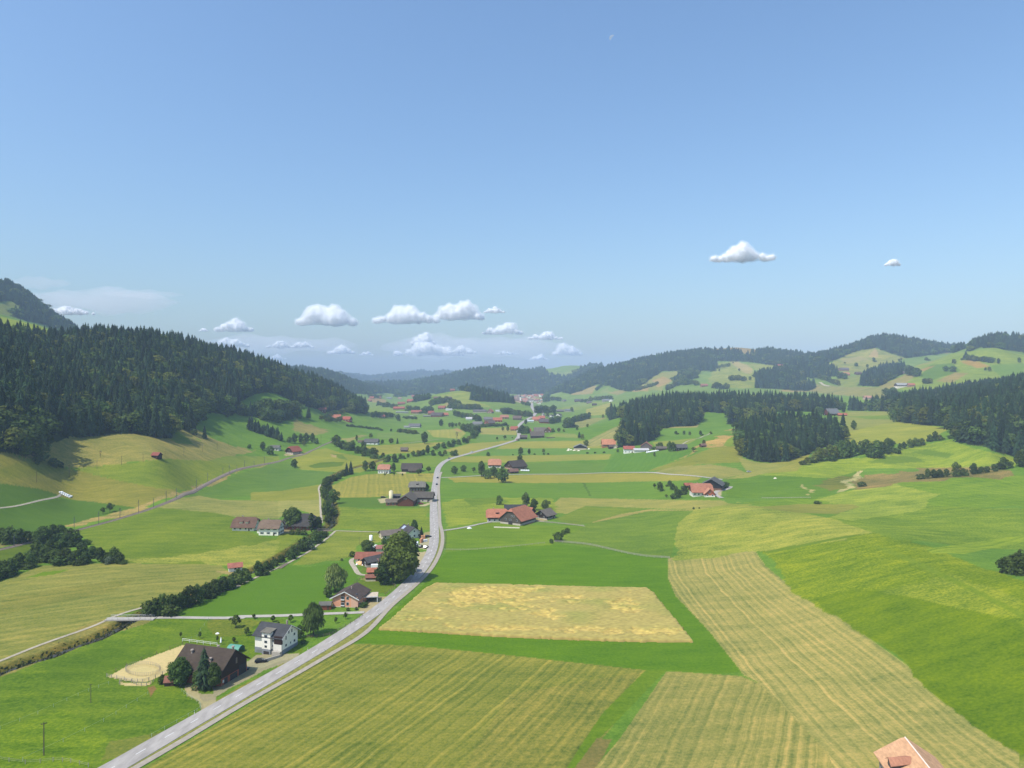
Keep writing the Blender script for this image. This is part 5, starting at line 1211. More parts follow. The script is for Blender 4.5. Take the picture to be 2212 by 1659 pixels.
def house(name, label, loc, yaw, L, W, he, hr, roof, wall, low=None, lowh=0, hip=0.0, oh=.8, off=0.0, ogab=None, win=(3, 2, 1), chim=1, door=True, cat='house', group=None, roofm='roof', wallm='wood', winmat=None, shut=False, detail=True, dormer=None, th=.22, sub=1.2, lowm='plaster', gates=0):
    """gabled or half-hipped building; local x = ridge, y = across; win = (along side, in gable, storeys)"""
    o = empty(name, loc, R(yaw)); tag(o, label, cat, group)
    hl, hw = L / 2, W / 2; ry = off * hw; hh = hr - he
    sF = hh / (hw + ry) if hw + ry else 0; sB = hh / (hw - ry)      # front side is y<0
    hx = hip * hh * 1.1; cutz = hr - hip * hh
    yF = ry - (hip * hh) / sF; yB = ry + (hip * hh) / sB
    wm = bmat(wallm, wall); V, Q = [], []
    zl = lowh if low else -sub; ins = .0
    # walls (upper), lower storey slightly proud
    def prism(z0, e):
        ring = [(-hl - e, -hw - e), (hl + e, -hw - e), (hl + e, hw + e), (-hl - e, hw + e)]
        k = len(V); V.extend([(x, y, z0) for x, y in ring] + [(x, y, he) for x, y in ring])
        for i in range(4): j = (i + 1) % 4; Q.append((k + i, k + j, k + 4 + j, k + 4 + i))
        for sx in (-1, 1):
            k2 = len(V); pts = [(-hw - e, he), (yF, cutz), (yB, cutz), (hw + e, he)] if hip else [(-hw - e, he), (ry, hr), (hw + e, he)]
            V.extend([(sx * (hl + e), y, z - .05) for y, z in pts]); f = tuple(range(k2, k2 + len(pts))); Q.append(f[::-1] if sx > 0 else f)
    prism(zl, 0); obj('wall', V, Q, wm, o)
    if low:
        box('base_wall', -hl - .06, hl + .06, -hw - .06, hw + .06, -sub, lowh + .01, bmat(lowm, low), o)
    og = oh if ogab is None else ogab; ex = hl + og; zF = he - oh * sF; zB = he - oh * sB; t = .12
    up = lambda z: z + t
    if hip:
        tops = []
        eF, eB = -hw - oh, hw + oh
        A = lambda sx: (sx * ex, eF, up(zF)); B = lambda sx: (sx * ex, yF, up(cutz)); Cc = lambda sx: (sx * (ex - hx), ry, up(hr)); D_ = lambda sx: (sx * ex, yB, up(cutz)); E = lambda sx: (sx * ex, eB, up(zB))
        tops = [[A(-1), A(1), B(1), Cc(1), Cc(-1), B(-1)], [E(1), E(-1), D_(-1), Cc(-1), Cc(1), D_(1)], [B(1), D_(1), Cc(1)], [D_(-1), B(-1), Cc(-1)]]
    else:
        tops = [[(-ex, -hw - oh, up(zF)), (ex, -hw - oh, up(zF)), (ex, ry, up(hr)), (-ex, ry, up(hr))], [(ex, hw + oh, up(zB)), (-ex, hw + oh, up(zB)), (-ex, ry, up(hr)), (ex, ry, up(hr))]]
    rf = slab('roof', tops, th, bmat(roofm, roof), o)
    # windows
    ns, ng, st = win; wh = 1.15; ww = 1.05
    def window(x, y, z, ax, w=ww, h=wh):
        """ax: outward direction 0:-y 1:+x 2:+y 3:-x"""
        V, Q = [], []; d = .06
        if ax in (0, 2): s = -1 if ax == 0 else 1; boxv(V, Q, x - w / 2 - .1, x + w / 2 + .1, min(y, y + s * .05), max(y, y + s * .05), z - .1, z + h + .1)
        else: s = 1 if ax == 1 else -1; boxv(V, Q, min(x, x + s * .05), max(x, x + s * .05), y - w / 2 - .1, y + w / 2 + .1, z - .1, z + h + .1)
        f = obj('window', V, Q, M['frame'] if winmat is None else M[winmat], o); V, Q = [], []
        if not detail: return
        if ax in (0, 2): s = -1 if ax == 0 else 1; a, b = y + s * .03, y + s * .075; boxv(V, Q, x - w / 2, x + w / 2, min(a, b), max(a, b), z, z + h)
        else: s = 1 if ax == 1 else -1; a, b = x + s * .03, x + s * .075; boxv(V, Q, min(a, b), max(a, b), y - w / 2, y + w / 2, z, z + h)
        obj('pane', V, Q, M['glass'], f)
        if shut:
            V, Q = [], []
            for q in (-1, 1):
                c = q * (w / 2 + .38)
                if ax in (0, 2): s = -1 if ax == 0 else 1; boxv(V, Q, x + c - .24, x + c + .24, min(y + s * .01, y + s * .07), max(y + s * .01, y + s * .07), z - .05, z + h + .05)
                else: s = 1 if ax == 1 else -1; boxv(V, Q, min(x + s * .01, x + s * .07), max(x + s * .01, x + s * .07), y + c - .24, y + c + .24, z - .05, z + h + .05)
            obj('shutter', V, Q, M['shutter'], f)
    e = .06 if low else 0
    for k in range(st):
        z = .95 + 2.7 * k; q = e if z < lowh else 0
        if z + wh < he - .1:
            for i in range(ns):
                x = -hl + L * (i + .5) / ns
                window(x, -hw - q, z, 0); window(x, hw + q, z, 2)
        if z + wh < he + .6:
            for i in range(ng):
                y = -hw + W * (i + .5) / ng; window(hl + q, y, z, 1); window(-hl - q, y, z, 3)
    if ng and hr - he > 2.4 and detail:
        for sx, ax in ((hl, 1), (-hl, 3)): window(sx, ry, he + .35, ax, .9, 1.0)
    if chim:
        for i in range(chim):
            cx = -hl * .35 + i * hl * .8; cy = ry + hw * .12; V, Q = [], []
            boxv(V, Q, cx - .35, cx + .35, cy - .3, cy + .3, he + hh * .5, hr + .8); boxv(V, Q, cx - .45, cx + .45, cy - .4, cy + .4, hr + .803, hr + .9)
            obj('chimney', V, Q, M['chim'], rf)
    if door:
        box('door', hl * .55 - .5, hl * .55 + .5, -hw - e - .07, -hw - e + .02, -.1, 2.0, M['brownframe'], o)
    for i in range(gates):
        y = -hw + W * (i + .5) / gates; box('barn_door', hl + e - .02, hl + e + .08, y - 1.4, y + 1.4, -.2, 2.9, M['gate'], o)
    if dormer:
        for dx in dormer:
            V, Q = [], []; y0 = -hw * .72; z0 = hr - (ry - y0) * sF; d = 1.5
            boxv(V, Q, dx - 1.0, dx + 1.0, y0, y0 + 2.2, z0 - .3, z0 + 1.2); dm = obj('dormer', V, Q, wm, rf)
            slab('dormer_roof', [[(dx - 1.3, y0 - .5, z0 + 1.25), (dx + 1.3, y0 - .5, z0 + 1.25), (dx + 1.3, y0 + 2.6, z0 + 2.1), (dx - 1.3, y0 + 2.6, z0 + 2.1)]], .15, bmat(roofm, roof), rf)
    return o
def at(k, x, y, **kw):
    px, py = zz(k, (x, y)); return G(px, py, **kw)
ORA, RED, BRN, GRY, DRK, PINK = (206, 126, 92), (180, 96, 74), (112, 92, 84), (122, 118, 116), (82, 76, 76), (206, 140, 118)
WD, WB, WH, CR = (74, 58, 48), (104, 72, 56), (232, 230, 224), (216, 206, 184)

# --- brown barn beside the arena
b = house('barn', 'long dark brown barn with brick base beside the sandy arena', (-105.6, 248.6, -2.35), -16.5, 19.5, 13.5, 5.4, 10.4, (92, 76, 66), (62, 46, 38), (168, 96, 72), 2.7, oh=1.5, ogab=.6, win=(0, 0, 0), chim=0, door=False, cat='barn', th=.3)
for x, y in ((-5.5, -2.6), (3.6, -4.3), (9.0, .4), (2.0, 1.6)):
    z = 10.4 - abs(y) * .74; s = obj('roof_vent', *(lambda V, Q: (tube(V, Q, (x, y, z - .5), (x, y, z + 1.0), .38, .34, 8), tube(V, Q, (x, y, z + 1.02), (x, y, z + 1.3), .62, .5, 8), (V, Q))[2])([], []), M['chim'], b)
for y, w in ((-4.4, .9), (-1.3, .9), (.6, .9)): box('stable_door', 9.8, 9.9, y - w, y + w, .1, 2.5, M['gate'], b)
box('barn_door', 9.8, 9.9, 2.4, 6.3, .0, 3.9, M['gate'], b)
box('gable_shutter', 9.76, 9.84, .8, 1.6, 5.2, 7.2, mat('pale_shutter', (.17, .13, .10), .9), b)
box('window', 9.8, 9.88, -6.0, -5.1, 1.2, 2.1, M['frame'], b)
# --- white three-storey house
b = house('white_house', 'tall white house with dark grey roof beside the road', (-90.6, 273.0, -2.35), -18.5, 12.4, 9.4, 7.3, 10.3, (84, 84, 92), WH, (150, 156, 168), 2.3, oh=1.0, ogab=.7, win=(0, 0, 0), chim=0, door=False, wallm='plaster', sub=1.5)
def bwin(par, x, y, z, ax, w, h, fm='frame'):
    V, Q = [], []; s = {0: -1, 2: 1, 1: 1, 3: -1}[ax]
    if ax in (0, 2): boxv(V, Q, x - w / 2 - .08, x + w / 2 + .08, min(y, y + s * .05), max(y, y + s * .05), z - .08, z + h + .08)
    else: boxv(V, Q, min(x, x + s * .05), max(x, x + s * .05), y - w / 2 - .08, y + w / 2 + .08, z - .08, z + h + .08)
    f = obj('window', V, Q, M[fm], par); V, Q = [], []
    if ax in (0, 2): a, b_ = y + s * .03, y + s * .08; boxv(V, Q, x - w / 2, x + w / 2, min(a, b_), max(a, b_), z, z + h)
    else: a, b_ = x + s * .03, x + s * .08; boxv(V, Q, min(a, b_), max(a, b_), y - w / 2, y + w / 2, z, z + h)
    obj('pane', V, Q, M['glass'], f); return f
# projecting stair tower on the front side with its own flat-sloped roof
V, Q = [], []; boxv(V, Q, -2.4, 1.4, -5.6, -4.0, 2.3, 8.7); obj('stair_bay', V, Q, bmat('plaster', WH), b)
slab('bay_roof', [[(-2.8, -6.1, 8.75), (1.8, -6.1, 8.75), (1.8, -2.2, 9.3), (-2.8, -2.2, 9.3)]], .2, bmat('roof', (140, 132, 122)), b)
V, Q = [], []; boxv(V, Q, -2.4, 1.4, -5.6, -4.0, -1.0, 2.28); obj('bay_base', V, Q, bmat('plaster', (150, 156, 168)), b)
for x, z, w, h in ((-.6, 6.7, 1.3, .9), (-.6, 4.6, 1.2, .9), (-.6, 2.9, 1.0, .8)): bwin(b, x, -5.6, z, 0, w, h)
for z in (3.0, 5.0): bwin(b, 2.0, -4.7, z, 0, .5, .9)
box('garage_door', -5.5, -3.0, -4.85, -4.74, -.9, 1.5, M['metal'], b); box('garage_shade_panel', -1.6, .8, -5.68, -5.58, -.9, 1.5, M['gate'], b)  # second box is a dark sheet painting the shade inside the open garage
# solid dark block for the balcony recess, its shade put into the colour
box('balcony', 3.0, 6.3, -5.5, -4.7, 4.6, 7.4, bmat('wood', (58, 42, 36)), b); box('porch_wall', 2.6, 6.3, -5.45, -4.7, 2.3, 4.58, bmat('plaster', (214, 212, 206)), b)
box('step', 3.0, 6.6, -6.9, -5.5, .5, 2.3, M['concrete'], b)
for y, z, w, h in ((-2.6, 3.1, 1.2, 1.0), (2.6, 3.1, 1.2, 1.1), (-2.6, 5.6, .7, 1.7), (1.0, 7.3, .9, 1.5), (2.6, 5.6, 1.2, 1.1), (-.9, 7.4, .9, 1.4), (.2, 3.2, .6, .9)): bwin(b, 6.2, y, z, 1, w * .75, h * .8)
box('chimney', 3.6, 4.2, 1.0, 1.5, 9.0, 11.6, M['chim'], b)
slab('verge_board', [[(6.93, -5.9, 6.75), (6.99, -5.9, 6.75), (6.99, 0, 10.42), (6.93, 0, 10.42)], [(6.99, 5.9, 6.75), (6.93, 5.9, 6.75), (6.93, 0, 10.42), (6.99, 0, 10.42)]], .3, M['frame'], b)
# --- orange house
b = house('orange_house', 'orange and pale pink house with brown roof beside the lane', (-73.4, 323.6, -.1), 81, 14.0, 12.0, 4.6, 7.5, (104, 86, 80), (242, 176, 146), None, 0, oh=.9, ogab=.8, off=.0, win=(3, 0, 1), chim=0, door=False, wallm='plaster')
# gable towards the camera is the -x end: coloured bands
gx = -7.0
box('pink_bay', gx - .08, gx + .02, -6.0, -2.9, .8, 5.1, bmat('plaster', (236, 190, 170)), b)
box('brown_band', gx - .09, gx + .02, .1, 2.0, .2, 7.0, bmat('wood', (140, 100, 74)), b)
box('gable_base', gx - .06, gx + .02, -6.03, 6.03, -.6, .75, bmat('plaster', (224, 200, 184)), b)
for y, z in ((-1.2, 1.5), (-1.2, 4.0)): bwin(b, gx - .02, y, z, 3, 1.1, 1.2)
for y, z in ((1.05, 1.4), (1.05, 4.0)): bwin(b, gx - .08, y, z, 3, 1.4, 1.1); box('flower_box', gx - .5, gx - .1, .2, 1.9, z - .35, z - .05, M['frame'], b)
for y, z in ((4.2, .05), (2.6, .05)): bwin(b, gx - .06, y, z, 3, 1.0, .45)
s = (7.5 - 4.6) / 6
slab('verge_board', [[(gx - .86, -6.9, 4.6 - .9 * s + .2), (gx - .80, -6.9, 4.6 - .9 * s + .2), (gx - .80, 0, 7.72), (gx - .86, 0, 7.72)], [(gx - .80, 6.9, 4.6 - .9 * s + .2), (gx - .86, 6.9, 4.6 - .9 * s + .2), (gx - .86, 0, 7.72), (gx - .80, 0, 7.72)]], .45, M['frame'], b)
box('chimney', -1.6, -1.1, -1.0, -.5, 6.6, 8.1, M['chim'], b); box('skylight', -4.5, -3.7, -4.6, -3.6, 5.45, 5.75, M['glass'], b)
# carport
g_ = at(2, 1110, 735); b = empty('carport', g_, R(8)); tag(b, 'flat roofed carport with white posts beside the orange house', 'carport')
box('roof', -4.2, 4.2, -3.2, 3.6, 2.6, 2.85, bmat('plaster', (206, 192, 174)), b); box('fascia', -4.28, 4.28, -3.3, -3.2, 2.45, 2.87, M['frame'], b)
for x, y in ((-4, -3), (4, -3), (4, 3.3), (-4, 3.3)): box('post', x - .15, x + .15, y - .15, y + .15, -.3, 2.6, M['frame'], b)
box('back_wall', -4.0, 1.5, 3.0, 3.2, -.3, 2.6, bmat('wood', (90, 60, 50)), b)
g_ = at(2, 768, 800); house('garden_shed', 'small reddish garden shed with grey roof left of the orange house', g_, 5, 5.0, 3.6, 2.3, 3.3, (126, 122, 118), (150, 84, 62), win=(0, 0, 0), chim=0, oh=.3, cat='shed')
# --- farm under the linden
house('tiled_shed', 'long white walled shed with rusty red tiled roof', at(14, 705, 700), 0, 15.5, 7.5, 2.5, 5.0, (178, 104, 84), (214, 214, 208), win=(4, 0, 1), chim=0, oh=.7, cat='shed', wallm='plaster')
house('dark_barn', 'dark narrow barn running diagonally before the red tiled shed', at(14, 800, 745), 48, 15, 6.0, 2.6, 4.6, (98, 94, 98), (58, 46, 40), win=(0, 1, 1), chim=0, oh=.8, cat='barn')
house('farm_house', 'white farmhouse hidden under the huge linden tree', at(14, 1130, 800), 15, 13, 10, 4.5, 8, BRN, WH, win=(4, 3, 2), chim=1, cat='house', wallm='plaster')
house('roadside_house', 'light walled house end showing between linden and road', at(14, 1340, 900), 40, 8, 7, 3.6, 6.2, BRN, CR, win=(2, 2, 1), chim=0, wallm='plaster')
house('pink_roof_shed', 'small shed with plain pink roof behind the tiled shed', at(14, 915, 530), 12, 7.5, 6, 2.3, 3.6, (190, 118, 112), CR, win=(1, 0, 1), chim=0, oh=.4, cat='shed')
house('garden_house', 'small timber house with orange roof left of the round green tree', at(14, 765, 940), 5, 6.5, 4.5, 2.2, 3.6, (208, 122, 88), (98, 66, 50), win=(1, 1, 1), chim=0, oh=.5, cat='shed')
house('lean_to', 'low hut with rust brown roof and pale base below the garden house', at(14, 748, 1040), 4, 7, 3.5, 2.0, 3.1, (168, 104, 84), (120, 84, 66), CR, .9, win=(0, 0, 0), chim=0, oh=.4, cat='shed')
house('pavilion', 'tiny grey pavilion beside the diagonal barn', at(14, 785, 765), 20, 2.6, 2.6, 2.2, 3.2, (168, 122, 104), (176, 178, 176), win=(1, 1, 1), chim=0, oh=.4, cat='pavilion', door=False)
b = house('solar_roof_house', 'white house with dark roof and solar panels beside the road', at(14, 1380, 275), -52, 13, 10, 3.6, 7.0, (86, 80, 84), WH, win=(4, 3, 2), chim=1, oh=.9, wallm='plaster')
slab('solar_panel', [[(-5.0, 1.0, 6.55), (-2.2, 1.0, 6.55), (-2.2, 3.4, 4.95), (-5.0, 3.4, 4.95)][::-1]], .08, mat('solar_panel', (.35, .40, .48), .2, spec=.8), b)
slab('solar_panel', [[(-5.0, -1.0, 6.55), (-2.2, -1.0, 6.55), (-2.2, -3.4, 4.95), (-5.0, -3.4, 4.95)]], .08, mat('solar_panel', (.35, .40, .48), .2, spec=.8), b)
house('workshop', 'low building with grey brown roof behind the white house with solar panels', at(14, 1075, 290), 28, 15, 8, 2.8, 5.0, (140, 124, 116), CR, win=(4, 2, 1), chim=0, cat='workshop', wallm='plaster')
# --- farm left of the road
b = house('cattle_barn', 'big brown farm barn with broad grey brown roof left of the road', at(3, 1003, 588, ymin=300) + Vector((0, 11, 0)), 88, 24, 13, 4.6, 8.6, (122, 108, 98), (112, 70, 54), oh=.9, win=(0, 0, 0), chim=0, cat='barn', door=False)
bwin(b, -12.0, 0, 5.6, 3, 2.4, .6)
house('barn_wing', 'low brick wing with lean roof at the left side of the brown barn', at(3, 890, 586, ymin=300) + Vector((0, 5, 0)), 12, 11, 9, 2.8, 5.0, (134, 118, 106), (164, 112, 90), win=(3, 1, 1), chim=0, oh=.5, cat='barn', lowm='plaster')
house('cross_barn', 'cross barn with dark roof between the brown barn and the road', at(3, 1140, 555, ymin=300) + Vector((0, 4, 0)), -3, 16, 11, 4.2, 8.0, (108, 98, 92), (96, 66, 54), (210, 200, 186), 2.2, win=(3, 0, 1), chim=0, cat='barn')
house('grey_farmhouse', 'brown farmhouse with light grey hipped roof and dormers behind the brown barn', at(3, 1095, 466, ymin=300), 0, 14, 10, 4.6, 8.4, (138, 132, 126), (88, 66, 56), win=(5, 3, 2), hip=.4, chim=2, oh=1.0, dormer=(0,))
g_ = at(3, 884, 535); o = empty('silo', g_); tag(o, 'tall cream coloured silo with rounded top beside the brown barn', 'silo')
cyl('body', 0, 0, -.3, 7.0, 1.75, 1.75, mat('silo_cream', S2L((212, 200, 160)), .6, .05, 1), o, 16); cyl('cap', 0, 0, 7.0, 7.3, 1.78, 1.2, mat('silo_cap', S2L((190, 180, 150)), .6), o, 16, cap=.5)
house('slurry_shed', 'dark open shed behind the cream silo', at(3, 915, 525), 5, 9, 7, 2.6, 3.6, (110, 104, 100), (60, 48, 42), win=(0, 0, 0), chim=0, cat='shed')
house('orange_roof_house', 'white house with brown upper storey and orange half hipped roof beyond the striped field', at(3, 832, 326, ymin=500), -3, 12, 9.5, 5.2, 9.2, (212, 140, 112), (70, 50, 42), (226, 226, 224), 4.0, hip=.35, win=(4, 3, 2), chim=1, oh=1.0)
house('long_dark_barn', 'long dark timber barn with brown roof beside the orange roofed white house', at(3, 1050, 312, ymin=500), 0, 21, 12, 3.6, 8.8, (94, 82, 78), (74, 58, 50), win=(0, 2, 1), chim=0, oh=1.0, cat='barn')
house('barn_annex', 'small annex with brown roof in front of the long dark barn', at(3, 1065, 322, ymin=500), 0, 10, 6, 2.6, 5.0, (104, 90, 82), (120, 96, 80), win=(2, 0, 1), chim=0, cat='annex')
# --- big orange farmhouse on the right
b = house('great_farmhouse', 'large farmhouse with sweeping orange tiled roof and grey timber gable', at(3, 1880, 722, ymin=300) + Vector((1, 3, 0)), 57, 21, 17, 4.3, 11.2, (208, 126, 94), (92, 86, 80), (206, 196, 186), 1.2, hip=.28, oh=1.6, ogab=.8, win=(0, 0, 0), chim=0, cat='farmhouse', door=False)
for y, z, w, h in ((-3, 5.6, .9, 1.0), (-1.2, 5.6, .9, 1.0), (3.8, 2.8, 1.0, 1.2), (-5.6, 2.8, 1.0, 1.2), (0, 3.0, 1.8, .8)): bwin(b, -10.5, y, z, 3, w, h)
box('barn_door', -10.62, -10.5, -2.0, 1.6, -.2, 2.4, M['gate'], b)
house('farmhouse_wing', 'left wing of the big farmhouse with orange half hipped roof', at(3, 1722, 712, ymin=300) + Vector((0, 3, 0)), 2, 14, 10, 4.4, 8.8, (212, 130, 98), (84, 66, 58), (214, 208, 200), 2.0, hip=.35, win=(4, 2, 2), chim=1, oh=1.1, cat='farmhouse', dormer=(0,))
house('rear_wing', 'small orange roofed wing at the right rear of the big farmhouse', at(3, 1990, 680, ymin=300) + Vector((-2, 4, 0)), -35, 8, 8, 4.0, 7.2, (206, 122, 92), (78, 60, 52), win=(2, 2, 1), chim=0, cat='farmhouse')
house('black_roof_shed', 'shed with black roof directly behind the big farmhouse', at(3, 1870, 640, ymin=300), 3, 16, 9, 3.6, 6.2, (74, 74, 80), (60, 48, 42), win=(0, 0, 0), chim=0, cat='shed')
house('small_chalet', 'small black timber chalet with grey brown roof right of the big farmhouse', at(3, 2105, 682, ymin=300), 52, 11, 10.5, 3.2, 6.6, (132, 118, 112), (50, 40, 36), (196, 188, 180), .8, win=(2, 2, 1), chim=0, oh=1.2, cat='chalet')
# --- right farm
b = house('orange_farmhouse', 'farmhouse with wide two toned orange roof at the foot of the right hills', at(5, 1528, 500, ymin=400), -2, 16, 13, 4.0, 9.6, (204, 128, 98), (120, 84, 66), (222, 218, 210), 2.4, hip=.25, win=(5, 3, 1), chim=1, oh=1.2, cat='farmhouse')
house('orange_wing', 'projecting wing with pale orange roof on the right farmhouse', at(5, 1592, 510, ymin=400), 85, 9, 8, 2.8, 6.6, (226, 152, 116), (188, 104, 76), (226, 220, 212), 1.2, win=(2, 2, 1), chim=0, cat='wing')
house('black_barn', 'big black timber barn with grey roof behind the right farmhouse', at(5, 1622, 450, ymin=400), 66, 18, 17, 4.6, 9.4, (112, 110, 112), (44, 42, 44), (130, 96, 80), 1.6, win=(0, 0, 0), chim=0, oh=1.3, cat='barn', gates=2)
house('red_annex', 'small red roofed annex left of the right farmhouse', at(5, 1428, 440, ymin=400), 0, 6, 5, 2.4, 4.0, (190, 104, 76), (120, 80, 60), win=(1, 0, 1), chim=0, cat='annex')
# --- farm centre right of the road
house('orange_roof_farmhouse', 'farmhouse with bright orange roof partly hidden by trees right of the road', at(3, 1705, 282, ymin=500), 0, 14, 11, 4, 9.6, (222, 146, 112), (96, 70, 56), (218, 212, 204), 2, hip=.35, win=(4, 3, 1), chim=1, cat='farmhouse')
house('brown_barn', 'large brown barn with steep dark roof right of the orange roofed farmhouse', at(3, 1872, 292, ymin=500), 38, 20, 15, 3.6, 9.4, (92, 78, 76), (78, 56, 48), (186, 150, 130), 1.6, win=(0, 2, 1), chim=0, cat='barn', oh=1.2)
house('small_red_shed', 'low shed with reddish roof in front of the brown barn', at(3, 1850, 326, ymin=500), 30, 10, 7, 2.4, 4.6, (152, 108, 98), (88, 60, 52), win=(1, 1, 1), chim=0, cat='shed')
# --- stream farm on the left
house('brown_roof_house', 'low white house with brown half hipped roof and dormer, left one by the stream', at(4, 1950, 772), -2, 15, 11, 3.2, 8.4, (132, 96, 80), (236, 230, 216), hip=.35, win=(4, 2, 1), chim=1, oh=1.1, wallm='plaster', dormer=(-2, 2))
house('white_farmhouse', 'tall white farmhouse with grey brown roof and shutters by the stream', at(4, 2150, 808), -3, 13, 10.5, 5.2, 9.4, (146, 118, 100), (236, 232, 222), hip=.3, win=(3, 3, 2), chim=1, oh=.9, wallm='plaster', shut=True)
house('white_annex', 'small white annex at the left wall of the white farmhouse', at(2, 258, 196), -3, 4, 4, 2.2, 3.0, (140, 118, 106), WH, win=(1, 0, 1), chim=0, wallm='plaster', cat='annex', oh=.3)
house('hipped_barn', 'dark barn with black brown hipped roof behind the big tree by the stream', at(2, 575, 158), -8, 20, 14, 3.8, 10, (84, 78, 80), (130, 74, 56), hip=.55, win=(4, 2, 1), chim=0, oh=1.3, cat='barn')
# --- small huts
house('field_hut', 'small dark hut with red roof alone on the tan slope', at(4, 1241, 206), -14, 7.2, 5.5, 3.0, 5.2, (176, 92, 76), (56, 34, 30), win=(0, 0, 0), chim=0, cat='hut', oh=.7)
house('white_hut', 'small white hut with pale red roof and door beside the stream hedge', at(4, 1862, 1098), 24, 6.6, 4.8, 2.5, 4.1, (206, 120, 98), (228, 228, 224), win=(1, 0, 1), chim=0, cat='hut', oh=.6, wallm='plaster', gates=0)
house('meadow_hut', 'square brown hay hut alone on the meadow beyond the stream hedge', at(3, 990, 156, ymin=500), 0, 9, 7, 2.8, 5.6, (130, 112, 102), (92, 70, 60), win=(0, 0, 0), chim=0, cat='hut')
house('gabled_house', 'dark timber house with orange red roof and pale stone base beside the railway', at(3, 112, 172, ymin=500), 62, 15, 13, 4.0, 9.6, (188, 98, 74), (66, 52, 48), (206, 194, 180), 1.8, hip=.3, win=(0, 3, 1), chim=0, oh=1.4)
house('grey_roof_barn', 'grey roofed barn with white walls and dark gable beyond the railway', at(3, 732, 98, ymin=500), -4, 20, 12, 3.8, 8.0, (112, 108, 112), (60, 52, 52), (226, 224, 222), 2.4, win=(3, 0, 1), chim=0, cat='barn')
house('side_shed', 'low brown roofed shed at the left end of the grey roofed barn', at(3, 650, 90, ymin=500), -4, 9, 7, 2.6, 4.4, (128, 104, 92), CR, win=(0, 0, 0), chim=0, cat='shed')
house('hidden_chalet', 'small chalet with grey roof hidden among round trees left of the railway house', at(10, 1712, 1092, ymin=500), 0, 12, 9, 3.4, 6.0, GRY, WH, win=(3, 2, 1), chim=0, cat='chalet')
# --- bottom right roof
b = house('tiled_roof_house', 'house with pale orange tiled roof and dormer at the bottom right corner', (94.4, 163.2, 5.0), 81, 20, 12, 4.7, 8.5, (250, 186, 136), (150, 146, 150), hip=.12, win=(5, 3, 1), chim=0, oh=1.0, wallm='plaster', door=False)
rf = [c for c in b.children if c.name.startswith('roof')][0]
for nm, x, w, z in (('dormer', 2.4, 1.5, 0),):
    V, Q = [], []; boxv(V, Q, x - w, x + w, 3.0, 6.1, 4.9, 6.5); d_ = obj(nm, V, Q, bmat('wood', (92, 84, 84)), rf)
    slab('dormer_roof', [[(x - w - .4, 6.6, 6.2), (x - w - .4, 2.2, 7.15), (x, 1.6, 8.0), (x, 6.6, 7.4)][::-1], [(x + w + .4, 6.6, 6.2), (x + w + .4, 2.2, 7.15), (x, 1.6, 8.0), (x, 6.6, 7.4)]], .12, bmat('roof', (214, 140, 106)), rf)
V, Q = [], []; tube(V, Q, (-11, 0, 8.72), (10.3, 0, 8.72), .16, .16, 6); obj('ridge_cap', V, Q, mat('mortar', S2L((226, 206, 190)), .9), rf)
house('tiled_annex', 'lower orange tiled wing on the right of the bottom corner house', (104.6, 160.0, 5.0), -8, 9, 9, 2.4, 5.2, (222, 150, 116), (150, 140, 136), win=(0, 0, 0), chim=0, oh=.8, cat='annex', wallm='plaster', door=False)
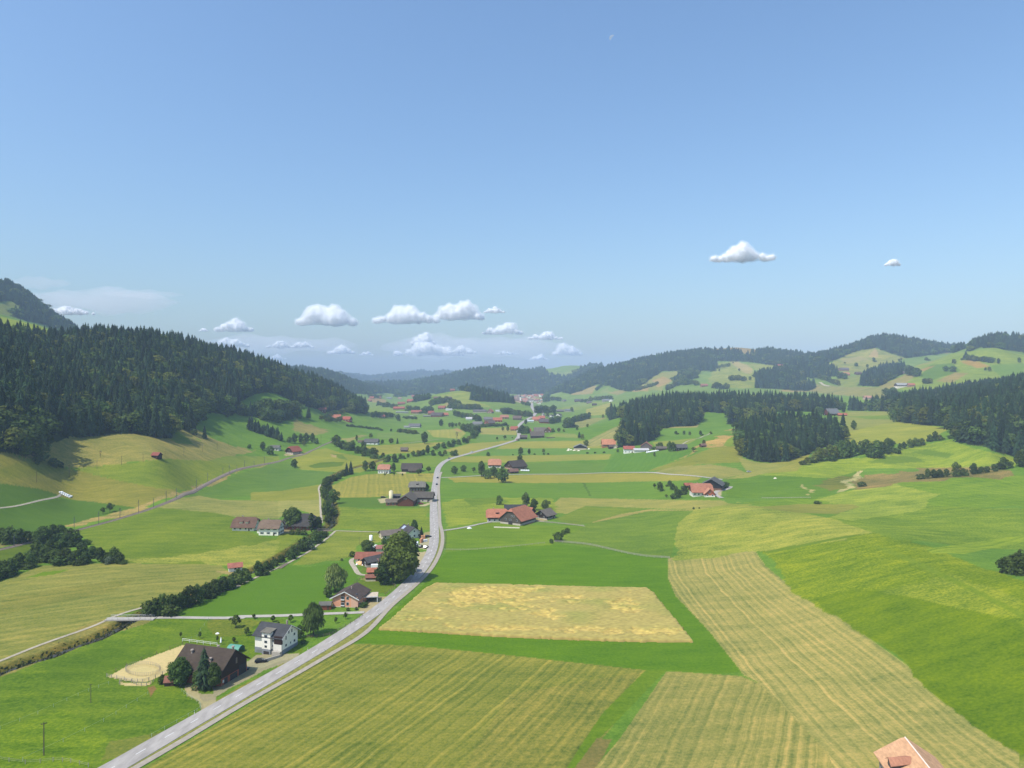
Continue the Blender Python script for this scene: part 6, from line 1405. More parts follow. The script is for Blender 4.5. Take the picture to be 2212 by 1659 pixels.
# --- farther farms: (view, x, y, ridge turn, length, width, eave, ridge, roof, wall, low, type, label)
FARMS = [
 (5,575,142,84,17,18,3.6,7.6,(150,148,148),(58,54,56),(214,200,180),'barn','broad black gabled barn with light grey roof and pale stones around it'),
 (5,798,120,0,18,13,4.2,10.5,(232,146,104),(176,120,92),None,'farmhouse','farmhouse with bright orange half hipped roof at the foot of the striped slope'),
 (5,826,133,10,9,7,2.8,5.2,(120,96,92),(70,56,52),None,'shed','low dark shed in front of the bright orange roof'),
 (5,853,130,70,5,5,2.4,4.6,(206,186,160),(214,200,180),None,'shed','tiny pale shed right of the bright orange roof'),
 (5,960,168,-4,13,10,5.4,8.6,(196,98,80),(228,228,226),None,'house','white house with red roof, left end of the long grey shed'),
 (5,1056,160,-2,18,9,2.6,4.4,(196,196,200),(206,204,200),None,'shed','long low shed with light grey metal roof before the tongue wood'),
 (5,1100,142,76,13,14,4.6,9.6,(196,120,98),(120,112,110),None,'barn','grey gabled barn with orange roof behind the light grey shed'),
 (5,1225,146,0,15,8,2.6,4.6,(120,106,98),(92,72,62),None,'shed','long low brown shed behind the small round trees'),
 (5,1376,146,0,12,9,3.6,7.0,(104,100,104),(60,48,44),None,'chalet','dark chalet on stilts right of the pair of tall trees'),
 (5,1545,120,20,6,5,2.2,3.8,(150,110,96),(96,64,54),None,'hut','tiny brown hut on the tan slope below the middle wood'),
 (8,530,846,2,22,14,4,10.5,(118,104,98),(84,66,58),None,'barn','largest brown barn beside the valley road, nearer one of the pair'),
 (8,398,858,0,11,9,3.6,7,(112,98,94),(74,58,52),None,'barn','small brown barn right at the road bend before the hamlet'),
 (8,556,796,0,20,12,3.6,9.5,(132,118,112),(92,72,62),None,'barn','wide brown barn behind the largest one at the road hamlet'),
 (8,637,793,75,13,12,4,9,(216,128,94),(110,84,70),None,'house','orange gabled house right of the wide brown barn'),
 (8,438,800,0,11,9,4,8,(178,92,76),(120,80,66),None,'house','red roofed house behind the trees at the road hamlet'),
 (8,308,774,0,14,10,3,8,(196,104,80),(130,92,76),None,'house','red orange roofed house left of the road bend'),
 (8,600,704,4,24,16,4,10,(112,98,104),(150,78,60),None,'barn','huge barn with purple grey roof and red brown wall in the red farm group'),
 (8,524,682,-10,18,13,4,10,(210,120,94),(190,120,96),None,'farmhouse','orange roofed farmhouse at the left of the red farm group'),
 (8,572,668,0,16,11,4,9,(206,112,88),(130,90,74),None,'house','orange roof directly behind the huge red brown barn'),
 (8,588,640,70,10,9,4,8,(150,144,146),(170,164,160),None,'house','small grey gabled house above the red farm group'),
 (8,740,643,60,14,12,4.5,8.5,(110,100,100),(232,230,228),None,'house','bright white gabled house right of the red farm group'),
 (8,665,648,60,11,11,3.6,7,(96,88,90),(220,216,212),None,'house','small white house with black gable between trees and red group'),
 (8,336,668,-6,20,13,3.6,9,(138,112,106),(110,88,80),None,'barn','broad brown roofed barn left of the valley road'),
 (8,146,690,0,20,12,4,9.5,(206,112,84),(150,62,50),None,'farmhouse','long farmhouse with bright orange roof and red walls left of the road'),
 (8,212,660,0,20,12,4,9,(200,128,102),(128,96,82),None,'farmhouse','pale orange roofed farmhouse behind the red walled one'),
 (8,60,680,0,17,12,4,8,(132,128,134),(176,172,170),None,'barn','blue grey roofed barn in the gardens left of the road'),
 (8,76,718,30,16,13,4,9,(118,100,98),(150,86,66),None,'house','red brown house with dark roof before the blue grey barn'),
 (8,465,693,0,14,9,3,5,(196,204,210),(226,228,228),None,'shed','white flat shed between the road and the red farm group'),
 (8,838,592,0,24,14,4,7.5,(138,140,150),(180,180,182),None,'barn','long blue grey barn in the middle of the valley meadows'),
 (8,752,594,0,20,10,3,6.5,(128,120,122),(120,110,106),None,'barn','low grey brown barn left of the long blue grey barn'),
 (8,925,495,4,27,14,4.5,10,(98,86,92),(110,70,66),None,'farmhouse','dark roofed farmhouse with reddish wall on the far meadow'),
 (8,1200,494,0,28,15,4,8.5,(148,146,154),(176,170,166),None,'barn','large grey roofed barn on the far right meadow'),
 (8,1246,494,70,12,12,4,8.5,(168,166,170),(226,224,222),None,'house','small white gabled house right of the large far grey barn'),
 (8,1084,532,10,13,10,3,7,(92,78,82),(78,58,54),None,'hut','dark single hut in the striped far meadow'),
 (8,1032,512,0,18,11,3.4,7,(132,118,120),(140,120,112),None,'barn','grey brown barn beside the far field hedge'),
 (8,792,494,30,14,11,4,8,(130,124,132),(150,140,136),None,'house','grey house between trees left of the dark far farmhouse'),
 (8,1364,612,38,14,11,3.6,8,(204,112,86),(120,84,70),None,'barn','orange roofed barn at the edge of the tongue wood'),
 (8,1315,642,10,8,6,2.4,4.4,(130,100,90),(96,70,62),None,'hut','tiny brown hut before the orange roofed barn at the wood'),
 (7,284,668,10,24,15,4,10,(210,124,96),(160,96,76),None,'farmhouse','wide orange roofed farmhouse, left of the two on the left slope'),
 (7,404,684,-12,18,13,4,9.5,(200,96,72),(150,58,46),None,'farmhouse','red roofed farmhouse with red walls, right of the two on the left slope'),
 (7,165,592,20,15,12,4,8.5,(168,92,80),(120,80,70),None,'house','brown red house at the foot of the left forest'),
 (7,733,652,50,16,14,4,10,(206,112,86),(150,130,116),None,'house','small farmhouse with orange roof wrapped in trees'),
 (7,893,572,0,22,13,4,9,(196,98,78),(130,84,72),None,'farmhouse','red roofed farmhouse, left of the two in the upper valley'),
 (7,945,570,0,13,11,4,8.5,(190,100,82),(140,92,80),None,'house','red roofed house, right of the two in the upper valley'),
 (7,1080,609,0,28,14,4,9,(188,104,86),(160,110,90),None,'farmhouse','long red roofed farm building on the valley floor'),
 (7,1222,620,0,16,13,4,10,(176,88,72),(140,90,74),None,'house','dark red roofed house left of the big brown barn in the valley'),
 (7,1284,642,-18,30,18,4,11,(104,88,92),(124,76,62),None,'barn','big brown barn with purple grey roof on the valley floor'),
 (7,1358,636,20,14,12,4,9,(216,116,88),(180,120,98),None,'house','orange roofed house right of the big brown valley barn'),
 (7,1185,642,0,20,9,2.6,4.2,(150,142,146),(170,162,160),None,'shed','low grey shed in front of the dark red roofed house'),
 (7,1064,746,-6,24,15,3.4,8.5,(126,122,130),(72,58,54),(214,208,200),'barn','dark barn with light grey roof and pale base on the valley meadow'),
 (7,985,750,10,11,9,2.6,4.6,(170,166,166),(226,222,218),None,'shed','white low shed left of the dark valley barn'),
 (7,1694,600,0,36,14,3.6,7.5,(122,110,114),(206,196,188),None,'barn','very long low barn with grey roof and pale gates'),
 (7,1796,606,70,14,14,4,10.5,(212,112,84),(150,120,110),None,'house','orange gabled house right of the very long barn'),
 (7,1871,594,0,13,9,3.4,5,(200,206,212),(232,232,232),None,'shed','bright white flat shed right of the orange gabled house'),
 (7,1982,604,0,20,14,4,9,(120,116,126),(116,100,98),None,'barn','blue grey barn among trees left of the valley road'),
 (7,1394,580,0,18,10,3,4.6,(214,216,220),(232,232,230),None,'shed','bright white long shed below the knoll'),
 (7,1328,566,-10,20,13,4,9,(184,98,82),(120,84,74),None,'farmhouse','red brown farmhouse left of the bright white long shed'),
 (7,942,606,0,34,10,2.8,4.4,(168,172,178),(190,192,192),None,'shed','long pale grey shed in front of the two red roofed houses'),
 (7,1590,672,0,14,9,3.2,6.5,(196,196,202),(232,232,232),None,'shed','small white shed in the garden belt left of the road'),
 (7,935,524,0,24,13,4,9,(178,100,88),(130,92,84),None,'farmhouse','reddish farmhouse half hidden by the upper tree band'),
 (7,1022,500,-10,22,15,4,10.5,(190,96,78),(136,86,74),None,'farmhouse','red roofed farmhouse on the small rise of the upper valley'),
 (7,648,466,0,18,13,4,9,(196,104,84),(160,120,106),None,'house','red roofed house on the tan field of the left valley side'),
 (7,628,494,0,16,12,4,9,(176,98,84),(130,100,90),None,'house','reddish house at the left end of the upper meadow'),
 (7,722,464,0,14,11,4,8,(176,100,86),(140,104,92),None,'house','tiny red house right of the tan field'),
 (7,1054,454,0,20,15,5,12,(196,100,80),(168,112,96),None,'house','tall red roofed house before the small dark wood'),
 (7,920,472,0,17,13,4,9,(186,140,124),(200,176,160),None,'house','pale pink house between the far belts'),
 (7,815,468,0,24,12,4,7,(150,152,160),(170,170,172),None,'barn','long blue grey barn on the upper left meadow'),
 (7,1278,476,10,20,15,4,9,(136,98,94),(120,90,84),None,'farmhouse','dark brown farmhouse on the shoulder below the knoll'),
 (7,1400,474,0,14,11,4,8,(130,104,104),(120,96,90),None,'house','brown house on the right shoulder below the knoll'),
 (7,1430,396,0,16,12,4,9,(168,104,92),(140,110,100),None,'house','reddish house on top of the grassy knoll'),
 (7,1675,726,-14,20,15,4,8,(140,136,144),(190,186,184),None,'barn','grey roofed barn at the top end of the stream hedge'),
 (7,1785,716,24,18,13,4,9.5,(130,92,86),(150,92,78),None,'house','dark red house right of the grey roofed barn'),
 (7,1762,676,0,14,12,4,8,(136,124,130),(150,140,138),None,'house','grey brown house behind the grey roofed barn'),
 (7,1808,676,0,17,11,3.6,6.6,(150,144,150),(168,160,160),None,'shed','pale grey shed left of the bright orange roof'),
 (7,2054,672,0,19,14,4,9.5,(130,104,100),(120,92,84),None,'barn','single brown barn close to the valley road'),
 (9,618,323,4,22,15,4.5,9.5,(190,84,84),(190,120,104),None,'farmhouse','crimson roofed farmhouse on the far saddle'),
 (9,1036,350,0,30,15,5,11,(124,112,116),(160,130,114),None,'farmhouse','large grey farmhouse on the far pasture below the peak'),
 (9,1052,382,0,18,15,5,11,(212,134,104),(180,130,108),None,'house','orange roofed house below the large grey farmhouse'),
 (9,1132,374,10,20,13,4,9,(118,94,92),(104,76,68),None,'farmhouse','brown farmhouse on the far pasture with dark roof'),
 (9,1420,456,0,30,16,5,10,(182,180,184),(96,80,74),(216,208,200),'barn','long barn with pale grey roof on the sunny right hillside'),
 (9,1478,452,-10,14,12,4,8,(200,112,88),(170,130,110),None,'house','orange roofed house at the right end of the pale grey barn'),
 (9,1194,535,0,17,12,4,8,(214,148,128),(190,160,144),None,'house','pink roofed house peeping out behind the forest edge'),
 (9,122,452,8,22,15,4,9,(186,116,104),(150,112,100),None,'farmhouse','pinkish roofed farmhouse on the far left pasture'),
 (9,960,640,14,21,17,3.6,11.5,(132,132,140),(110,62,56),None,'farmhouse','hill farmhouse with huge steep grey roof and red brown gable'),
 (9,1026,643,-4,14,7,2.2,4.4,(212,108,78),(140,84,66),None,'shed','low shed with bright orange roof beside the hill farmhouse'),
 (9,1440,366,0,13,10,3,6,(140,130,130),(130,110,104),None,'hut','small grey hut on the sunny hillside'),
]
cen = []
for i, (k, x, y, yaw, L, W, he, hr, rf, wl, low, cat, lab) in enumerate(FARMS):
    g = at(k, x, y, ymin=500); det = g.y < 1100
    nm = {'house': 'house', 'farmhouse': 'farmhouse', 'barn': 'barn', 'shed': 'shed', 'hut': 'hut', 'chalet': 'chalet'}[cat]
    w = (3, 2, 1) if cat in ('house', 'farmhouse', 'chalet') else (0, 0, 0)
    if g.y > 2100: w = (0, 0, 0)
    house(nm, lab, (g.x, g.y + W * .25, hz(g.x, g.y + W * .25)), yaw, L, W, he, hr, rf, wl, low, 2.0, hip=.3 if (i % 3 == 0 and cat in ('house', 'farmhouse')) else 0, win=w, chim=1 if cat in ('house', 'farmhouse') and g.y < 2200 else 0, cat=cat, detail=det, door=g.y < 1500, sub=3.5, wallm='plaster' if sum(wl) > 480 else 'wood', roofm='metal' if min(rf) > 185 else 'roof')
# --- the distant town
rt = random.Random(3); town = []
for i in range(74):
    for _ in range(30):
        x = rt.uniform(300, 590); y = rt.uniform(440, 520)
        if y > 505 and not (330 < x < 430 or 440 < x < 560): continue
        if y < 455 and x < 320: continue
        g = at(8, x, y, ymin=2400, ymax=4200)
        if all((g.x - a) ** 2 + (g.y - b_) ** 2 > 30 ** 2 for a, b_ in town): break
    town.append((g.x, g.y)); big = rt.random() < .25
    rf = rt.choice([(206, 118, 96), (196, 108, 90), (182, 106, 92), (212, 142, 118), (150, 120, 118), (140, 138, 148)]); wl = rt.choice([(232, 224, 206), (228, 214, 180), (226, 226, 222), (216, 190, 170)])
    L_ = rt.uniform(20, 34) if big else rt.uniform(12, 18); ro = 'red' if rf[0] > 175 else 'grey'; sz = 'large' if big else 'small'
    house('town_house', f'{sz} pale house with {ro} roof in the distant town', (g.x, g.y, g.z), rt.choice([0, 10, -20, 80, 95]), L_, L_ * .62, 7 if big else 5, 12 if big else 9, rf, wl, win=(0, 0, 0), chim=0, door=False, detail=False, group=f'{sz} {ro} roofed houses of the distant town', sub=5, wallm='plaster')
g = at(8, 372, 500, ymin=2400); b = house('church', 'pale church with pointed tower in the distant town', (g.x, g.y, g.z), 80, 26, 13, 8, 14, (150, 100, 90), (232, 228, 218), win=(0, 0, 0), chim=0, door=False, cat='church', sub=4, wallm='plaster')
box('tower', -17, -11, -3, 3, 0, 22, bmat('plaster', (232, 228, 218)), b); V, Q = [], []; tube(V, Q, (-14, 0, 22), (-14, 0, 34), 4.2, .1, 4); obj('spire', V, Q, bmat('roof', (110, 80, 76)), b)
g = at(8, 583, 640, ymin=900); b = empty('chapel', g); tag(b, 'small chapel tower with pointed grey spire above the red farm group', 'chapel')
box('tower', -2, 2, -2, 2, -1, 9, bmat('plaster', (226, 222, 214)), b); V, Q = [], []; tube(V, Q, (0, 0, 9), (0, 0, 16), 3.0, .08, 4); obj('spire', V, Q, bmat('roof', (120, 110, 108)), b)
# ------------------------------------------------------------------ poles and masts
def copytree(o, parent=None):
    c = o.copy(); C.objects.link(c); c.parent = parent
    for ch in list(o.children): copytree(ch, c)
    return c
def make_mast():
    o = empty('railway_mast', (0, 0, 0)); o['category'] = 'mast'
    box('pole', -.13, .13, -.13, .13, -.5, 9.0, M['mast'], o)
    V, Q = [], []; tube(V, Q, (0, 0, 6.6), (-3.4, 0, 6.6), .05, .05, 5); tube(V, Q, (0, 0, 7.9), (-3.4, 0, 6.7), .05, .05, 5); tube(V, Q, (-3.2, 0, 6.6), (-3.2, 0, 5.9), .06, .06, 5); obj('cantilever_arm', V, Q, M['mast'], o)
    V, Q = [], []; tube(V, Q, (-.45, 0, 6.6), (-.2, 0, 6.6), .14, .14, 6); obj('insulator', V, Q, M['concrete'], o); return o
proto = None
mp = [(112,914,100),(587,787,118),(782,737,108),(950,687,82),(1098,643,104),(1215,603,76),(1316,562,96),(1396,532,86),(1556,460,82),(1644,402,78),(1765,337,56),(1815,332,72),(1875,302,40),(1935,282,56),(2012,270,42),(2093,252,60)]
for i, (x, y, h) in enumerate(mp):
    g = at(4, x, y); H = h * .2728 * g.y / FP
    o = make_mast() if proto is None else copytree(proto); proto = proto or o
    o.location = g; o.scale = (1, 1, H / 9.0); o.rotation_euler = (0, 0, R(135 if i % 2 else -45))
    tag(o, 'dark railway mast with bracket arm, nearest the left edge' if i == 0 else 'thin dark railway mast standing along the track', 'mast', None if i == 0 else 'railway masts along the track')
    if i == 0: pass
proto = None
def make_pole():
    o = empty('utility_pole', (0, 0, 0)); V, Q = [], []; tube(V, Q, (0, 0, -.5), (0, 0, 9), .16, .11, 7); obj('pole', V, Q, M['poleswood'], o)
    V, Q = [], []; boxv(V, Q, -.7, .7, -.06, .06, 8.5, 8.65)
    for x in (-.6, .6): boxv(V, Q, x - .05, x + .05, -.05, .05, 8.652, 8.9)
    obj('crossarm', V, Q, M['poleswood'], o); return o
pl = [(4,290,402,88),(4,548,360,96),(4,768,298,68),(4,962,262,72),(4,1133,237,64),(4,1456,190,64),(4,1602,162,62),(4,1720,138,56),(4,1308,186,36),(4,1910,60,40),(4,1810,110,36)]
LBL = {}
for k, x, y, h, lab, gr in [(*p, 'thin wooden pole in the line crossing the tan left slope', 'poles of the line across the left slope') for p in pl] + [
   (1,347,1355,262,'tall wooden pole in the near pasture at the lower left',None),(1,719,938,148,'shorter wooden pole in the pasture above the tall one',None),
   (14,507,415,132,'thin pole in the meadow left of the white tank',None),(14,983,300,96,'thin pole at the end of the white path',None),(3,724,512,44,'thin pole at the edge of the striped field',None),(6,573,228,44,'flagpole behind the grey roofed hill farm',None),(3,330,110,80,'tall thin pole beside the railway curve',None)]:
    g = at(k, x, y); H = h * ZT[k][2] * g.y / FP
    o = make_pole() if proto is None else copytree(proto); proto = proto or o
    o.location = g; f = min(1.0, max(.5, H / 9)); o.scale = (f, f, H / 9.0); o.rotation_euler = (0, 0, R(40)); tag(o, lab, 'pole', gr)
# ------------------------------------------------------------------ guide posts
proto = None
for k, x, y, lab in [(1,1540,1030,'white guide post at the farm entrance'),(1,1695,1056,'white guide post on the verge opposite the farm entrance'),(2,628,1128,'white guide post before the white house'),(2,758,1138,'white guide post on the verge opposite the white house'),(2,1446,630,'white guide post on the verge before the linden shadow'),(2,1185,850,'white guide post on the verge near the lane junction'),(2,1105,560,'white guide post right of the garden fence'),(3,1215,1000,'white guide post on the verge beyond the linden')]:
    g = at(k, x, y)
    if proto is None:
        o = empty('guide_post', (0, 0, 0)); V, Q = [], []; tube(V, Q, (0, 0, -.1), (0, 0, 1.05), .09, .07, 6); obj('post', V, Q, M['whitepaint'], o)
        V, Q = [], []; tube(V, Q, (0, 0, .72), (0, 0, .92), .095, .09, 6); obj('band', V, Q, M['gate'], o); proto = o
    else: o = copytree(proto)
    o.location = g; tag(o, lab, 'guide post')
# ------------------------------------------------------------------ fences
def fence(label, pts, sp, h, rails, m, closed=False, pr=.07, rr_=.04, name='fence', maxp=95):
    c = spline(pts, sp) if len(pts) > 2 else np.array([np.array(pts[0][:2]) + (np.array(pts[1][:2]) - np.array(pts[0][:2])) * t for t in np.linspace(0, 1, max(2, int((pts[1] - pts[0]).length / sp)))])
    if len(c) > maxp: c = c[np.linspace(0, len(c) - 1, maxp).astype(int)]
    o0 = Vector((c[0][0], c[0][1], hz(*c[0]))); o = empty(name, o0); tag(o, label, 'fence')
    P = [Vector((p[0], p[1], hz(*p))) - o0 for p in c]; pm = None
    for p in P:
        if pm is None: V, Q = [], []; boxv(V, Q, -pr, pr, -pr, pr, -.4, h); q = obj('post', V, Q, m, o); pm = q.data
        else: q = bpy.data.objects.new('post', pm); C.objects.link(q); q.parent = o
        q.location = p
    for z in rails:
        V, Q = [], []
        for a, b_ in zip(P[:-1], P[1:]): tube(V, Q, a + Vector((0, 0, z)), b_ + Vector((0, 0, z)), rr_, rr_, 4)
        obj('rail', V, Q, m, o)
    return o
gp = lambda k, *pts: [at(k, *p) for p in pts]
fence('wooden rail fence along the front of the sandy arena', gp(1,(845,737),(925,750),(1045,772),(1130,778),(1230,745),(1345,690)), 2.4, 1.3, (.5, .85, 1.2), M['greywood'])
fence('second rail fence curving below the arena corner', gp(1,(945,795),(960,770),(1040,780),(1080,800),(1160,805),(1215,775)), 2.4, 1.2, (.5, 1.1), M['greywood'])
fence('thin fence along the far side of the sandy arena', gp(1,(845,730),(1000,650),(1240,556),(1445,478)), 4, 1.2, (.6, 1.1), M['wood'], rr_=.02)
fence('white rail fence behind the brown barn', gp(1,(1445,455),(1560,470),(1720,490)), 3, 1.3, (.7, 1.25), M['frame'], rr_=.06)
ring = [at(1, 1132 + 138 * math.cos(t), 682 + 46 * math.sin(t)) for t in np.linspace(0, 2 * math.pi, 29)]
fence('round pen of thin posts standing on the arena sand', ring, 3.0, 1.3, (.6, 1.2), M['greywood'], pr=.035, rr_=.02, name='round_pen')
fence('white tape fence across the near pasture towards the arena', gp(1,(0,1150),(300,1030),(530,925),(700,850),(860,795)), 6, 1.1, (.9,), M['tape'], pr=.045, rr_=.02)
fence('thin tape fence from the pasture bottom to the arena corner', gp(1,(180,1400),(500,1250),(820,1090),(1000,980),(1170,875)), 8, 1.1, (.9,), M['tape'], pr=.05, rr_=.025)
fence('green tape fence curving around the driveway mouth', gp(1,(1440,850),(1480,890),(1560,935),(1590,975),(1560,1010),(1400,1100),(1200,1210)), 5, 1.1, (.95,), M['tape'], pr=.05, rr_=.03)
fence('fence across the meadow from the stream to the arena', gp(1,(1650,285),(1590,370),(1560,420),(1460,450)), 5, 1.1, (.9,), M['tape'], pr=.05, rr_=.02)
fence('wire fence running into the near corner of the pasture', gp(1,(-60,1385),(200,1425),(420,1405),(560,1415),(700,1450)), 5, 1.2, (.6, 1.0), M['greywood'], pr=.06, rr_=.02)
fence('wooden fence around the garden above the road', gp(14,(1000,1080),(1080,1125),(1145,1150),(1100,1190),(960,1300)), 2.5, 1.2, (.5, 1.05), M['wood'])
fence('garden fence behind the orange house', gp(14,(420,1100),(510,1030),(620,1015),(700,1025)), 2.5, 1.1, (.5, 1.0), M['wood'])
fence('fence beside the farm lane to the big farmhouse', gp(3,(1310,790),(1400,778),(1500,762),(1600,735),(1680,720)), 3, 1.2, (.5, 1.0), M['greywood'])
fence('grey fence along the path right of the big farmhouse', gp(5,(215,708),(400,728),(560,745),(600,748)), 4, 1.2, (.5, 1.0), M['greywood'], rr_=.07)
fence('long weathered fence between the two green fields', gp(5,(365,874),(500,884),(650,900),(800,934),(950,968),(1100,992),(1280,1004)), 4, 1.3, (.4, .8, 1.2), M['greywood'], rr_=.08)
fence('overgrown boundary fence between meadow and green field', gp(3,(1305,938),(1500,940),(1700,925),(1900,908),(2100,885)), 4, 1.1, (.5, .9), M['greywood'], rr_=.06)
fence('garden fence below the birch beside the road', gp(2,(620,1030),(700,1025),(800,1010),(850,985),(1000,900),(1060,855)), 3, 1.2, (.5, 1.0), M['wood'], rr_=.05)
fence('dark fence along the cycle path beside the round meadow', gp(14,(2000,180),(2015,300),(2005,420),(1990,490)), 3, 1.2, (.5, 1.0), M['wood'], rr_=.05)
fence('pale fence at the far edge of the right green meadow', gp(6,(0,992),(100,992),(250,990),(410,988)), 5, 1.0, (.4, .8), M['greywood'], rr_=.09)
# ------------------------------------------------------------------ bridges
a_, b__ = at(1, 880, 280), at(1, 1190, 275); d_ = (b__ - a_); Lb = d_.length
o = empty('bridge', (a_ + b__) / 2 + Vector((0, 0, .1)), math.atan2(d_.y, d_.x)); o.location.z = max(a_.z, b__.z) + .25; tag(o, 'pale concrete bridge with metal railings carrying the lane over the stream', 'bridge')
box('deck', -Lb / 2 - 2, Lb / 2 + 2, -1.9, 1.9, -.45, 0, M['concrete'], o)
for s_ in (-1, 1):
    V, Q = [], []; tube(V, Q, (-Lb / 2 - 1, s_ * 1.8, 1.05), (Lb / 2 + 1, s_ * 1.8, 1.05), .06, .06, 5); tube(V, Q, (-Lb / 2 - 1, s_ * 1.8, .55), (Lb / 2 + 1, s_ * 1.8, .55), .04, .04, 5)
    for i in range(9): x = -Lb / 2 - 1 + (Lb + 2) * i / 8; tube(V, Q, (x, s_ * 1.8, 0), (x, s_ * 1.8, 1.05), .05, .05, 5)
    obj('railing', V, Q, M['metal'], o)
for s_ in (-1, 1): box('abutment', s_ * Lb / 2 - .6, s_ * Lb / 2 + .6, -1.8, 1.8, -3.2, -.453, M['concrete'], o)
for k, x0, y0, x1, y1, lab in [(2,405,480,462,440,'small dark footbridge beside the lower stream path'),(2,700,178,825,184,'grey bridge across the stream near the narrow conifer'),(3,60,1040,10,1075,'short culvert bridge at the stream hedge')][:2]:
    a_, b__ = at(k, x0, y0), at(k, x1, y1); d_ = b__ - a_; Lb = max(6, d_.length)
    o = empty('footbridge', (a_ + b__) / 2, math.atan2(d_.y, d_.x)); tag(o, lab, 'bridge')
    box('deck', -Lb / 2, Lb / 2, -1.2, 1.2, -.2, .25, M['wood'], o)
    for s_ in (-1, 1):
        V, Q = [], []; tube(V, Q, (-Lb / 2, s_ * 1.15, 1.2), (Lb / 2, s_ * 1.15, 1.2), .06, .06, 5)
        for i in range(7): x = -Lb / 2 + Lb * i / 6; tube(V, Q, (x, s_ * 1.15, .25), (x, s_ * 1.15, 1.2), .05, .05, 5)
        obj('railing', V, Q, M['greywood'], o)
# ------------------------------------------------------------------ vehicles
def car_paint(c): return mat('car_paint', S2L(c), .3, spec=.5, metal=.2)
M['tyre'] = mat('tyre', (.02, .02, .02), .9); M['rim'] = mat('rim', (.4, .4, .42), .3, metal=.8); M['lamp'] = mat('lamp_glass', (.6, .6, .6), .1)
def car(loc, yaw, col, label, L=4.4, W=1.8, H=1.45, van=False, group=None):
    o = empty('car' if not van else 'van', loc, R(yaw)); tag(o, label, 'car' if not van else 'van', group); P = car_paint(col)
    prof = [(-.5, .25), (-.5, .62), (-.47, .64), (-.1, .68), (.33, .68), (.5, .55), (.5, .25)] if not van else [(-.5, .2), (-.5, .97), (.28, .97), (.42, .6), (.5, .52), (.5, .2)]
    def loft(name, pr, w0, w1, m, zs=1):
        V, Q = [], []; n = len(pr)
        for s_, w in ((-1, W / 2), (1, W / 2)):
            for x, z in pr: V.append((x * L, s_ * (w0 if z < .5 else w1), z * H))
        Q.append(tuple(range(n))); Q.append(tuple(range(2 * n - 1, n - 1, -1)))
        for i in range(n): j = (i + 1) % n; Q.append((i, n + i, n + j, j))
        return obj(name, V, Q, m, o)
    loft('body', prof, W / 2, W / 2 - .06, P)
    if not van:
        loft('cabin_glass', [(-.44, .645), (-.36, .95), (.06, .96), (.26, .66)], W / 2 - .1, W / 2 - .16, M['glass'])
        loft('car_roof', [(-.355, .955), (-.33, 1.0), (.03, 1.0), (.055, .965)], W / 2 - .2, W / 2 - .2, P)
    else: loft('windscreen', [(.29, .93), (.405, .62), (.42, .63), (.31, .94)], W / 2 - .12, W / 2 - .12, M['glass'])
    for x in (-.31, .32):
        for y in (-W / 2 + .05, W / 2 - .05):
            V, Q = [], []; tube(V, Q, (x * L, y - .12, .33), (x * L, y + .12, .33), .33, .33, 10); Q.append(tuple(range(9, -1, -1))); w = obj('wheel', V, Q, M['tyre'], o)
            V, Q = [], []; tube(V, Q, (x * L, y - .13, .33), (x * L, y + .13, .33), .18, .18, 8); obj('rim', V, Q, M['rim'], w)
    for y in (-.6, .6): box('headlight', .495 * L, .503 * L, y - .2, y + .2, .42 * H, .5 * H, M['lamp'], o)
    return o
def up(k, x, y, z=.14): g = at(k, x, y); return g + Vector((0, 0, z))
car(up(2,258,1222,.0), 12, (26,28,34), 'black estate car parked before the garage of the white house')
car(up(1,1925,690,.05), 65, (54,74,96), 'dark blue car half hidden at the corner of the brown barn')
def roadcar(k, x, y, side, col, lab):
    g = at(k, x, y); i = int(np.argmin((road_c[:, 0] - g.x) ** 2 + (road_c[:, 1] - g.y) ** 2)); n = normals(road_c)[i]; t = (road_c[i + 1] - road_c[i - 1]); p = road_c[i] + n * side * 1.5
    car((p[0], p[1], hz(*p) + .16 + p[1] * 2.2e-4), math.degrees(math.atan2(t[1], t[0])) + (180 if side > 0 else 0), col, lab)
roadcar(3,1235,372,-1,(28,32,40),'dark car driving on the road, upper one of the close pair'); roadcar(3,1227,420,-1,(34,36,44),'dark car driving on the road, lower one of the close pair')
roadcar(3,1362,216,1,(30,34,30),'dark car driving alone around the road bend'); roadcar(3,1530,166,1,(206,206,210),'light car driving on the far straight of the road')
car(up(14,1575,465), 80, (20,20,24), 'black car parked right beside the white trailer'); car(up(14,1670,478), 75, (30,34,52), 'dark blue car parked at the edge of the road'); car(up(14,1705,292), 20, (40,42,48), 'dark grey car parked below the dark conifer')
car(up(14,1505,455), 95, (226,228,230), 'white box van parked on the gravel yard', L=6.0, W=2.2, H=2.9, van=True)
car(up(5,1908,320,.0), 20, (190,194,198), 'silver car standing alone on the mown right hillside')
car(up(3,1120,575,.05), 10, (130,36,46), 'dark red car parked before the farm left of the road'); car(up(3,822,524,.05), 15, (24,26,30), 'black car parked behind the cream silo')
car(up(8,343,872,.3), 65, (160,130,130), 'small bus on the road before the brown barns', L=9, W=2.5, H=3.0, van=True)
